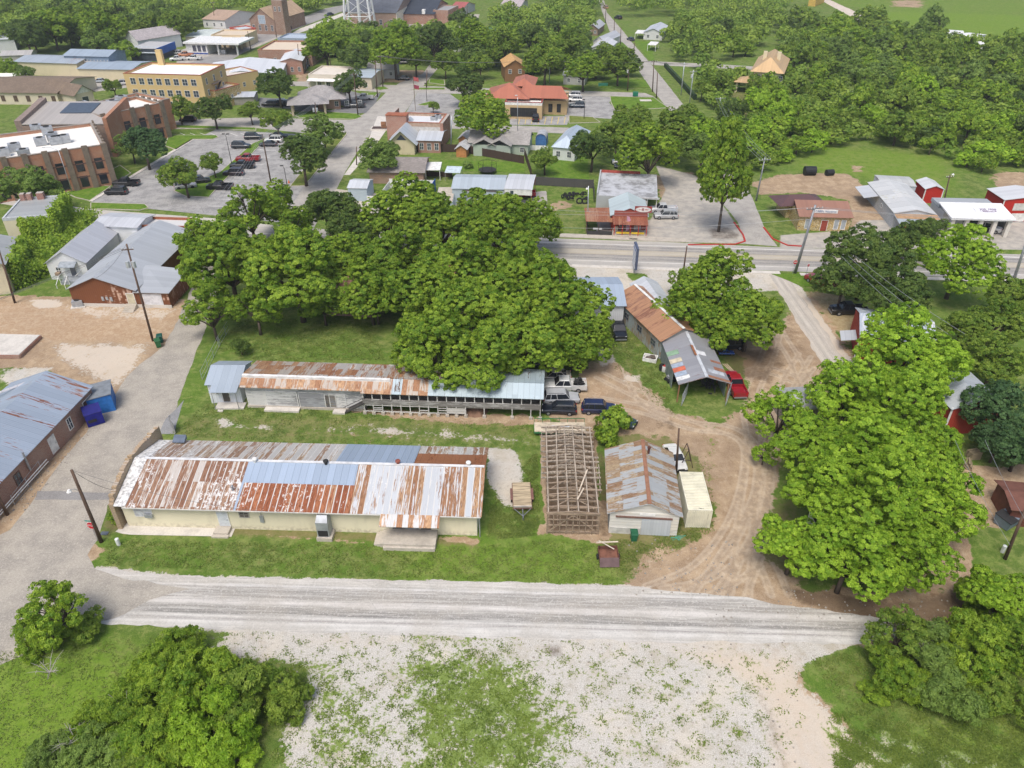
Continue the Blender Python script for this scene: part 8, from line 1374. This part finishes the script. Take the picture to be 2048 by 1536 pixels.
for a in ((603, 308, 125, 'oak', None, 'spreading oak in the tree strip of the parking lot'), (645, 262, 95, 'oak', L_OLV, 'oak behind the spreading lot oak'), (553, 240, 72, 'oak', L_MID, 'round tree at the lot entrance'), (365, 345, 100, 'oak', L_MID, 'tree over the cars at the island end'), (425, 325, 60, 'oak', L_MID, 'smaller tree on the diagonal island'), (500, 220, 55, 'oak', L_MID, 'small street tree, right of three'), (425, 213, 85, 'oak', None, 'wide dark street tree, middle of three'), (356, 214, 66, 'oak', L_MID, 'bright street tree, left of three'), (285, 285, 105, 'oak', L_BLU, 'oak beside the civic building entrance'), (260, 290, 70, 'oak', L_OLV, 'small oak against the brick wall'), (45, 372, 130, 'oak', L_OLV, 'tree mass before the civic building'), (100, 380, 90, 'oak', L_OLV, 'dense tree left of the curved street lamp'), (555, 168, 92, 'oak', None, 'dark round tree above the hipped office'), (697, 165, 78, 'oak', None, 'dark round tree before the cream shops'), (960, 235, 112, 'pecan', L_PEC, 'bright tree before the green cottage'), (925, 165, 95, 'oak', None, 'dark dense tree left of the red roofed bank'), (866, 212, 28, 'oak', L_MID, 'small tree by the brick office'), (755, 312, 95, 'oak', L_OLV, 'grey green tree beside the long street bend'), (780, 300, 60, 'oak', L_OLV, 'twiggy tree above the shingle roofed house'), (1090, 315, 68, 'oak', L_MID, 'round garden tree on the fenced lawn'), (1090, 118, 95, 'oak', L_MID, 'big tree behind the stone bank, left of the transformer pole'), (1168, 135, 88, 'oak', L_PEC, 'big tree behind the stone bank, right of the transformer pole'), (1238, 128, 82, 'pecan', L_MID, 'bright tree at the corner of the long street'), (1140, 85, 85, 'oak', L_MID, 'tree in the second row behind the stone bank'), (1062, 75, 80, 'oak', None, 'dark tree in the second row behind the stone bank'), (1215, 105, 60, 'oak', L_MID, 'crown beside the peach cottage'), (1010, 95, 80, 'pecan', L_MID, 'tree above the brown house'), (945, 75, 80, 'pecan', None, 'bright tree by the green roofed house'), (960, 125, 60, 'oak', L_MID, 'tree left of the brown house'), (650, 88, 100, 'pecan', L_PEC, 'tall bright tree in front of the church hall'), (705, 112, 85, 'oak', None, 'dark tree below the water tower'), (788, 95, 115, 'pecan', L_PEC, 'wide bright tree right of the water tower'), (868, 78, 100, 'oak', L_OAK, 'wide dark oak by the church parking'), (830, 110, 80, 'oak', L_MID, 'mid green tree over the shaded driveway'), (890, 125, 60, 'pecan', L_MID, 'bright tree at the bend of the street'), (100, 48, 95, 'pecan', L_PEC, 'tall bright tree, left of three above the cream warehouse'), (150, 45, 80, 'pecan', L_MID, 'tall bright tree, middle of three above the cream warehouse'), (200, 52, 95, 'pecan', L_PEC, 'tall bright tree, right of three above the cream warehouse'), (50, 65, 90, 'oak', None, 'dark tree above the cream warehouse'), (190, 80, 75, 'oak', L_OLV, 'olive tree above the blue grey gabled building'), (300, 48, 70, 'oak', L_MID, 'tree beside the tall white barn'), (355, 45, 75, 'pecan', L_MID, 'bright tree above the filling station'), (1185, 290, 105, 'oak', None, 'dark tree beside the flat roofed block'), (1235, 265, 110, 'oak', L_MID, 'mid green tree behind the flat roofed block'), (1300, 310, 130, 'pecan', L_PEC, 'bright tree with forked trunk beside the flat roofed block'), (1345, 270, 110, 'pecan', L_MID, 'tree right of the bright forked tree'), (1265, 235, 90, 'oak', L_MID, 'crown above the bank lawn'), (1405, 300, 100, 'oak', L_OLV, 'olive tree at the woodland edge'), (1375, 235, 80, 'oak', L_MID, 'tree below the steel pole pair'), (935, 330, 26, 'bush', L_OLV, 'grey dead looking shrub on the lawn'), (225, 170, 46, 'oak', L_MID, 'small tree before the beige hall'), (258, 465, 40, 'bush', L_PEC, 'small leafy tree growing between the two metal roofs'), (48, 145, 45, 'oak', L_OLV, 'small tree behind the beige hall'), (15, 135, 50, 'oak', L_PEC, 'bright small tree at the left edge'), (1210, 395, 26, 'bush', L_PEC, 'bush growing against the flat roofed block'), (1203, 378, 20, 'bush', L_PEC, 'climbing bush on the side of the flat roofed block'), (235, 1030, 42, 'bush', L_PEC, 'leafy shrub at the corner of the warehouse wall'), (1093, 800, 16, 'bush', L_PEC, 'green sprout at the end of the long shed'), (1866, 450, 60, 'oak', None, 'dark tree top before the service station pillars'), (1520, 200, 45, 'oak', L_MID, 'tree on the grassy slope below the hedge'), (1405, 175, 50, 'oak', L_MID, 'tree by the hedge'), (1445, 165, 55, 'pecan', L_MID, 'bright tree right of the hedge'), (1475, 215, 55, 'oak', None, 'dark tree on the grassy slope')): T(*a[:5], label=a[5])
bp = P(1437, 463); T(0, 0, 5.4, 'pecan', hr=2.05, label='tall single tree with bare trunk on the paved corner', base=(bp.x, bp.y))
# foreground shrubs and small trees
for a in ((115, 1215, 165, 'sparse', L_PEC, 1., 'crooked small tree at the lower left beside the gravel road'), (80, 1265, 110, 'shrub', L_PEC, 1., 'bushy base left of the crooked small tree'), (165, 1250, 100, 'shrub', L_MID, .8, 'windblown boughs right of the crooked small tree'), (345, 1310, 150, 'shrub', L_PEC, 1.1, 'upright feathery shrub top of the big thicket'), (400, 1365, 190, 'shrub', L_PEC, 1., 'feathery shrub in the upper middle of the thicket'), (300, 1360, 140, 'shrub', L_PEC, 1., 'pale feathery shrub at the left of the thicket'), (505, 1390, 190, 'shrub', L_MID, 1., 'dark feathery shrub at the right of the thicket'), (575, 1400, 110, 'shrub', L_MID, .9, 'rightmost shrub reaching the white gravel'), (430, 1450, 200, 'shrub', L_BRT, 1., 'bright feathery shrub in the thicket front'), (330, 1470, 190, 'shrub', L_PEC, 1., 'shrub at the bottom of the thicket with bare twigs'), (220, 1430, 160, 'shrub', L_PEC, .9, 'left front shrub of the thicket'), (190, 1500, 170, 'shrub', L_OLV, .8, 'greyish shrub at the bottom left'), (100, 1510, 120, 'shrub', L_OLV, .7, 'low shrub at the bottom left corner'), (280, 1530, 160, 'shrub', L_MID, .8, 'shrub cut by the bottom edge'), (450, 1520, 140, 'shrub', L_BRT, .7, 'bright shrub cut by the bottom edge'),
          (1800, 1270, 150, 'sparse', L_MID, 1., 'scraggy tree left in the lower right thicket'), (1870, 1300, 165, 'shrub', L_OLV, .9, 'olive shrub with bare twigs in the lower right thicket'), (1800, 1345, 140, 'shrub', L_PEC, 1., 'shrub at the lower left of the right thicket'), (1950, 1300, 180, 'shrub', L_PEC, 1.2, 'tall shrub in the middle of the right thicket'), (2010, 1200, 160, 'pecan', L_BRT, 1., 'bright tree at the right edge above the thicket'), (1965, 1190, 110, 'shrub', L_PEC, 1.2, 'yellow green shrub beside the puddle'), (2030, 1290, 150, 'pecan', L_PEC, 1., 'tree cut by the right edge over the thicket'), (1900, 1380, 170, 'shrub', L_OLV, .9, 'shrub at the bottom of the right thicket'), (2010, 1390, 150, 'shrub', L_MID, .9, 'shrub at the right edge of the thicket'), (1750, 1385, 70, 'shrub', L_PEC, .6, 'low weed clump on the right lawn'), (1950, 1250, 90, 'bush', L_PEC, 1., 'small leafy bush in the right thicket')): T(*a[:5], hr=a[5], label=a[6])
# dead bare twigs
for px, py, lb in ((255, 1420, 'bare grey branches poking out of the left thicket'), (100, 1345, 'bare pale branches under the crooked small tree'), (1850, 1310, 'bare pale branch in the right thicket'), (150, 1480, 'bare grey twigs at the bottom left'), (1515, 1105, 'bare dark twigs beside the dirt track')):
    m = MB(); rg = random.Random(px); 
    for k in range(9):
        d = Vector((rg.uniform(-1, 1), rg.uniform(-1, 1), rg.uniform(.4, 1.2)))*1.5; m.tube([(0, 0, 0), d*.5+Vector((0, 0, .2)), d], [.05, .03, .01], 4)
        for _ in range(3): e = Vector((rg.uniform(-1, 1), rg.uniform(-1, 1), rg.uniform(0, 1)))*.6; m.tube([d*.6, d*.6+e], [.02, .006], 3)
    o = m.build('dead_branches', plain((.36, .33, .3), .9), None, loc=P(px, py, 1.2)); tag(o, lb, 'branches')
# ivy: a climbing plant over the two cream buildings
rg = np.random.default_rng(5)
def ivy(pts, n, label, s=.22):
    C = []; 
    for (a, b, za, zb, th) in pts:
        k = n; t = rg.uniform(0, 1, k); z = rg.uniform(0, 1, k)**.8; q = a[None]+(b-a)[None]*t[:, None]; C.append(np.stack([q[:, 0]+rg.normal(size=k)*th, q[:, 1]+rg.normal(size=k)*th, za+(zb-za)*z+rg.normal(size=k)*.15+.5*np.sin(t*19)*z], 1))
    C = np.concatenate(C); N = rg.normal(size=C.shape)*.6+np.array([.5, -.5, .6]); T_ = np.clip(.5+.4*np.sin(C[:, 0]*2.1)*np.cos(C[:, 1]*1.7)+rg.normal(size=len(C))*.15, 0, 1); o0 = C.mean(0)*np.array([1, 1, 0])
    me = quads_mesh('ivy', C-o0, N, rdir(rg, len(C)), np.full(len(C), s), np.full(len(C), s*.8), T_, [L_PEC]); o = bpy.data.objects.new('ivy', me); COL.objects.link(o); o.location = o0; return tag(o, label, 'climbing plant')
def corner(B, x, y): v = B.o+Vector((x*cos(B.a)-y*sin(B.a), x*sin(B.a)+y*cos(B.a), 0)); return np.array(v[:2])
ivy([(corner(BI, BI.L+.3, 0), corner(BI, BI.L+.3, BI.W), .2, 7.6, .3), (corner(BI, BI.L*.35, -.3), corner(BI, BI.L, -.3), .5, 6.5, .25)], 9000, 'thick green ivy covering the side wall of the tall cream building')
g1, g2 = np.array(P(60, 600)[:2]), np.array(P(180, 440)[:2])
ivy([(corner(BJ, BJ.L+.5, 2), corner(BJ, BJ.L+.5, BJ.W+2), .1, 5.2, .5), (np.array(P(40, 570)[:2]), np.array(P(185, 470)[:2]), 0, 2.6, 1.3), (np.array(P(110, 520)[:2]), np.array(P(180, 450)[:2]), 0, 3.5, 1.2)], 9000, 'ivy and vines filling the gap beside the cream stucco building')
# random woodland filling the distance
def inpoly(x, y, q):
    c = False
    for i in range(len(q)):
        a, b = q[i], q[i-1]
        if (a[1] > y) != (b[1] > y) and x < (b[0]-a[0])*(y-a[1])/(b[1]-a[1]+1e-12)+a[0]: c = not c
    return c
WOODS = [ # (polygon in the picture, spacing m, radius range, material choice, label, group)
 ([(1380, 290), (1450, 240), (1560, 215), (1640, 205), (1760, 190), (1900, 200), (2080, 190), (2080, 335), (1960, 345), (1900, 330), (1820, 300), (1700, 300), (1620, 310), (1560, 345), (1500, 365), (1420, 340)], 6., (2.6, 6.2), (L_MID, L_PEC, L_PEC, L_BRT, L_OAK), 'leafy tree in the thick woodland right of the side street', 'woodland trees right of the side street'),
 ([(1560, 130), (1640, 75), (1740, 65), (1860, 88), (2080, 110), (2080, 200), (1900, 205), (1760, 190), (1640, 170)], 8.5, (3.5, 8.), (L_MID, L_OLV, L_PEC, L_MID), 'rounded tree in the wide far woodland at the upper right', 'far woodland trees at the upper right'),
 ([(1310, 120), (1330, 60), (1420, 40), (1560, 45), (1650, 70), (1560, 125), (1500, 110), (1440, 128), (1360, 126)], 9.5, (4., 6.), (L_MID, L_PEC, L_OAK), 'tree between the long street and the orange roofed mansion', 'trees around the mansion'),
 ([(930, 150), (925, 110), (960, 60), (1010, 40), (1110, 35), (1190, 30), (1190, 60), (1200, 110), (1250, 140), (1270, 160), (1180, 168), (1110, 165), (1040, 150), (1000, 130)], 8.5, (4., 6.3), (L_MID, L_PEC, L_OAK), 'tree in the wooded blocks left of the long street', 'trees in the wooded blocks left of the long street'),
 ([(620, 130), (618, 85), (660, 70), (760, 72), (880, 78), (900, 60), (960, 60), (925, 130), (850, 128), (740, 128), (680, 125)], 8.5, (4., 6.), (L_MID, L_PEC, L_OAK), 'tree in the row behind the cream shops', 'trees behind the cream shops'),
 ([(-40, 100), (-40, 40), (100, 30), (250, 30), (400, 30), (400, 60), (360, 70), (300, 85), (250, 95), (120, 96), (60, 98)], 9., (4.5, 7.), (L_MID, L_OAK, L_PEC), 'tree in the wooded neighbourhood at the upper left', 'upper left neighbourhood trees'),
 ([(575, 25), (600, 8), (640, 8), (680, 5), (650, 18), (600, 38)], 9., (4., 5.5), (L_MID,), 'tree beside the brick church', 'trees beside the brick church'),
 ([(1500, 170), (1560, 150), (1640, 170), (1700, 175), (1690, 205), (1600, 200), (1560, 240), (1520, 215)], 9., (3.5, 5.), (L_MID, L_PEC), 'tree on the grassy clearing below the mansion', 'clearing trees'),
 ([(1390, 130), (1440, 140), (1480, 170), (1440, 225), (1400, 215)], 8.5, (2.5, 4.), (L_MID, L_PEC), 'small tree on the slope beside the hedge', 'slope trees')]
HOLD = [[(1205, 62), (1262, 60), (1330, 215), (1380, 215), (1290, 110), (1216, 20), (1200, 20)], [(1170, 76), (1222, 76), (1222, 130), (1190, 130)], [(1295, 122), (1460, 128), (1460, 140), (1300, 134)], [(1265, 50), (1330, 50), (1330, 70), (1265, 70)], [(1495, 95), (1575, 95), (1575, 160), (1495, 160)], [(1000, 110), (1060, 110), (1060, 160), (1000, 160)], [(1120, 145), (1175, 145), (1175, 172), (1120, 172)], [(735, 125), (800, 125), (800, 155), (735, 155)], [(680, -10), (970, -10), (955, 62), (700, 64)], [(1700, 180), (1730, 180), (1730, 215), (1700, 215)], [(250, 60), (285, 60), (285, 100), (250, 100)], [(960, 50), (1000, 50), (1000, 80), (960, 80)], [(965, 150), (1100, 150), (1100, 250), (965, 250)], [(900, 100), (940, 100), (940, 132), (900, 132)], [(1230, 70), (1330, 70), (1330, 125), (1250, 125)], [(1640, 0), (1760, 0), (1760, 55), (1700, 55)], [(1175, 45), (1205, 45), (1205, 72), (1175, 72)]]
rr = random.Random(77); placed = []; cand = []
for poly, sp, (r0, r1), mats, lb, gp_ in WOODS:
    q = [tuple(P(*a)[:2]) for a in poly]; x0, x1 = min(a[0] for a in q), max(a[0] for a in q); y0, y1 = min(a[1] for a in q), max(a[1] for a in q)
    for _ in range(int((x1-x0)*(y1-y0)/sp**2*5)):
        x, y = rr.uniform(x0, x1), rr.uniform(y0, y1)
        if not inpoly(x, y, q): continue
        R_ = rr.uniform(r0, r1)
        if any((x-a)**2+(y-b)**2 < ((R_+c)*.62)**2 for a, b, c in placed): continue
        px, py = PX((x, y, 0))
        if any(inpoly(px, py, h) for h in HOLD): continue
        placed.append((x, y, R_)); cand.append((x, y, R_, rr.choice(mats), rr.uniform(.62, 1.3), lb, gp_))
cand.sort(key=lambda c: -c[2]*scl((c[0], c[1], 4)))
for x, y, R_, mt, hr, lb, gp_ in cand[:285]: tree(0, 0, R_, 'far', mt, hr=hr, label=lb, group=gp_, base=(x, y), joint=True)
rest = cand[285:]
print('woodland', len(cand))
for a in ((1870, 25, 62, 'far', L_OLV, 1.5, 'tall lone tree standing in the far field'), (1755, 25, 34, 'far', L_MID, 1., 'round tree beside the farm track'), (1810, 50, 22, 'bush', L_OLV, 1., 'grey scrub in the far field'), (60, 60, 80, 'far', L_OAK, 1., 'dark tree before the white building at the left edge'), (245, 92, 60, 'far', L_PEC, 1., 'bright tree left of the auto shop'), (345, 45, 75, 'far', L_PEC, 1., 'bright tree before the filling station'), (500, 120 if 0 else 165, 10, 'bush', L_OAK, 1., 'clipped bush row by the annex')): T(*a[:5], hr=a[5], label=a[6], joint=True)
# weeds and grass tufts standing on the ground, past counting
def tufts(name, polys, n, mat, s, hgt, chan=None, k=5, spread=.12):
    rg = np.random.default_rng(len(name)); C = []
    for poly in polys:
        q = [tuple(P(*a)[:2]) for a in poly]; qa = np.array(q); m = int(n/len(polys))
        p = rg.uniform(qa.min(0), qa.max(0), (m*3, 2)); p = p[sdist(p, q) > 0][:m]
        ix = np.clip(np.searchsorted(xs, p[:, 0]), 0, len(xs)-1); iy = np.clip(np.searchsorted(ys, p[:, 1]), 0, len(ys)-1); gi = iy*len(xs)+ix
        f = np.sin(p[:, 0]*1.9+np.sin(p[:, 1]*1.3))*np.sin(p[:, 1]*2.3+np.sin(p[:, 0]*.9))
        if chan: keep = CH_[chan][gi]*.55+f*.3+rg.normal(size=len(p))*.16 > .42
        else: keep = (CH_['gravel'][gi]+CH_['dirt'][gi]+CH_['damp_dark'][gi]*.5+rg.normal(size=len(p))*.25 < .5) & (f+rg.normal(size=len(p))*.5 > -.2)
        p = p[keep]; pp = np.repeat(p, k, 0); C.append(np.concatenate([pp+rg.normal(size=pp.shape)*spread, rg.uniform(.01, hgt, (len(pp), 1))], 1))
    C = np.concatenate(C); N = rg.normal(size=C.shape)*.45+np.array([0, -.1, .8]); T = np.clip(.5+.3*np.sin(C[:, 0]*.8)*np.cos(C[:, 1]*.7)+rg.normal(size=len(C))*.25, 0, 1); u = rg.uniform(.5, 1.4, len(C))*s
    o = bpy.data.objects.new(name, quads_mesh(name, C, N, rdir(rg, len(C)), u, u*.5, T, [mat])); COL.objects.link(o); o['kind'] = 'stuff'; print(name, len(C))
L_WD = leaf((.07, .13, .02), (.24, .31, .05), 'weed_leaves'); L_GR = leaf((.08, .14, .02), (.25, .30, .07), 'grass_blades')
tufts('weeds', [[(560, 1262), (1620, 1300), (1600, 1600), (540, 1600)], [(1650, 1420), (2060, 1420), (2060, 1600), (1680, 1600)]], 60000, L_WD, .07, .1, 'weed', 4, .09)
tufts('grass_tufts', [[(-60, 1310), (60, 1295), (420, 1262), (640, 1270), (600, 1420), (540, 1600), (-100, 1600)], [(1620, 1320), (1720, 1300), (2060, 1330), (2060, 1560), (1900, 1500), (1700, 1440)], [(215, 1080), (960, 1095), (1090, 1080), (1300, 1100), (1240, 1170), (700, 1152), (210, 1130)], [(980, 1010), (1075, 900), (1080, 1070), (975, 1080)], [(340, 870), (420, 800), (1070, 845), (1070, 900), (560, 885)], [(430, 700), (480, 640), (740, 640), (770, 720), (520, 722)], [(1180, 740), (1240, 620), (1300, 640), (1350, 830)], [(1200, 1075), (1300, 1085), (1420, 900), (1430, 1060), (1250, 1160)]], 90000, L_GR, .07, .09, None, 3, .1)
# the farthest trees, past counting: one mass
def far_mass(name, regions, label=None):
    rg = np.random.default_rng(3); Cs = []; Ts = []; Ns = []
    for (x0, x1, y0, y1, sp, R0) in regions:
        for y in np.arange(y0, y1, sp):
            for x in np.arange(x0, x1, sp):
                cx, cy = x+rg.uniform(-.4, .4)*sp, y+rg.uniform(-.4, .4)*sp; px, py = PX((cx, cy, 0))
                if py > 34 or (1560 < px < 1800 and py > -14) or (1780 < px and -18 < py) or (560 < px < 1080 and py > -4) or (1190 < px < 1225): continue
                R_ = R0*rg.uniform(.7, 1.25); n = 260; d = rdir(rg, n); d[:, 2] = np.abs(d[:, 2]); b = 1+.22*np.sin(d[:, 0]*6+x)*np.cos(d[:, 1]*5+y)
                Cs.append(np.array([cx, cy, R_*.7])+d*R_*b[:, None]*np.array([1, 1, .85])*rg.uniform(.75, 1, (n, 1))); Ns.append(d+rg.normal(size=(n, 3))*.5+np.array([0, 0, .3])); Ts.append(np.clip(rg.uniform(0, 1)+rg.normal(size=n)*.2, 0, 1))
    for x, y, R_, mt, hr, lb, gp_ in rest:
        n = int(330*(R_/5)**2); c0 = rdir(rg, 9)*np.array([.5, .5, .35])*R_; k = rg.integers(0, 9, n); d = rdir(rg, n); d[:, 2] = np.where(d[:, 2] < -.4, -d[:, 2], d[:, 2])
        Cs.append(np.array([x, y, R_*.85])+c0[k]+d*R_*.5*rg.uniform(.75, 1.05, (n, 1))); Ns.append(d+rg.normal(size=(n, 3))*.4+np.array([0, 0, .3])); Ts.append(np.clip(rg.uniform(0, .8)+rg.normal(size=n)*.2, 0, 1))
    C = np.concatenate(Cs); me = quads_mesh(name, C, np.concatenate(Ns), rdir(rg, len(C)), rg.uniform(.4, .8, len(C)), np.full(len(C), .45), np.concatenate(Ts), [L_MID]); o = bpy.data.objects.new(name, me); COL.objects.link(o); o['kind'] = 'stuff'
far_mass('distant_woods', [(-420, 460, 385, 640, 11, 6.5)])
# the pale air of the distance
t = NT('air'); v = t.n('ShaderNodeVolumePrincipled'); v.inputs['Density'].default_value = .0002; v.inputs['Color'].default_value = (.9, .95, 1, 1); v.inputs['Anisotropy'].default_value = .2
t.t.links.new(v.outputs[0], t.out.inputs[1]); o = MB().box(-3400, -400, -1.5, 3400, 4200, 66).build('haze', t.m); o['kind'] = 'stuff'
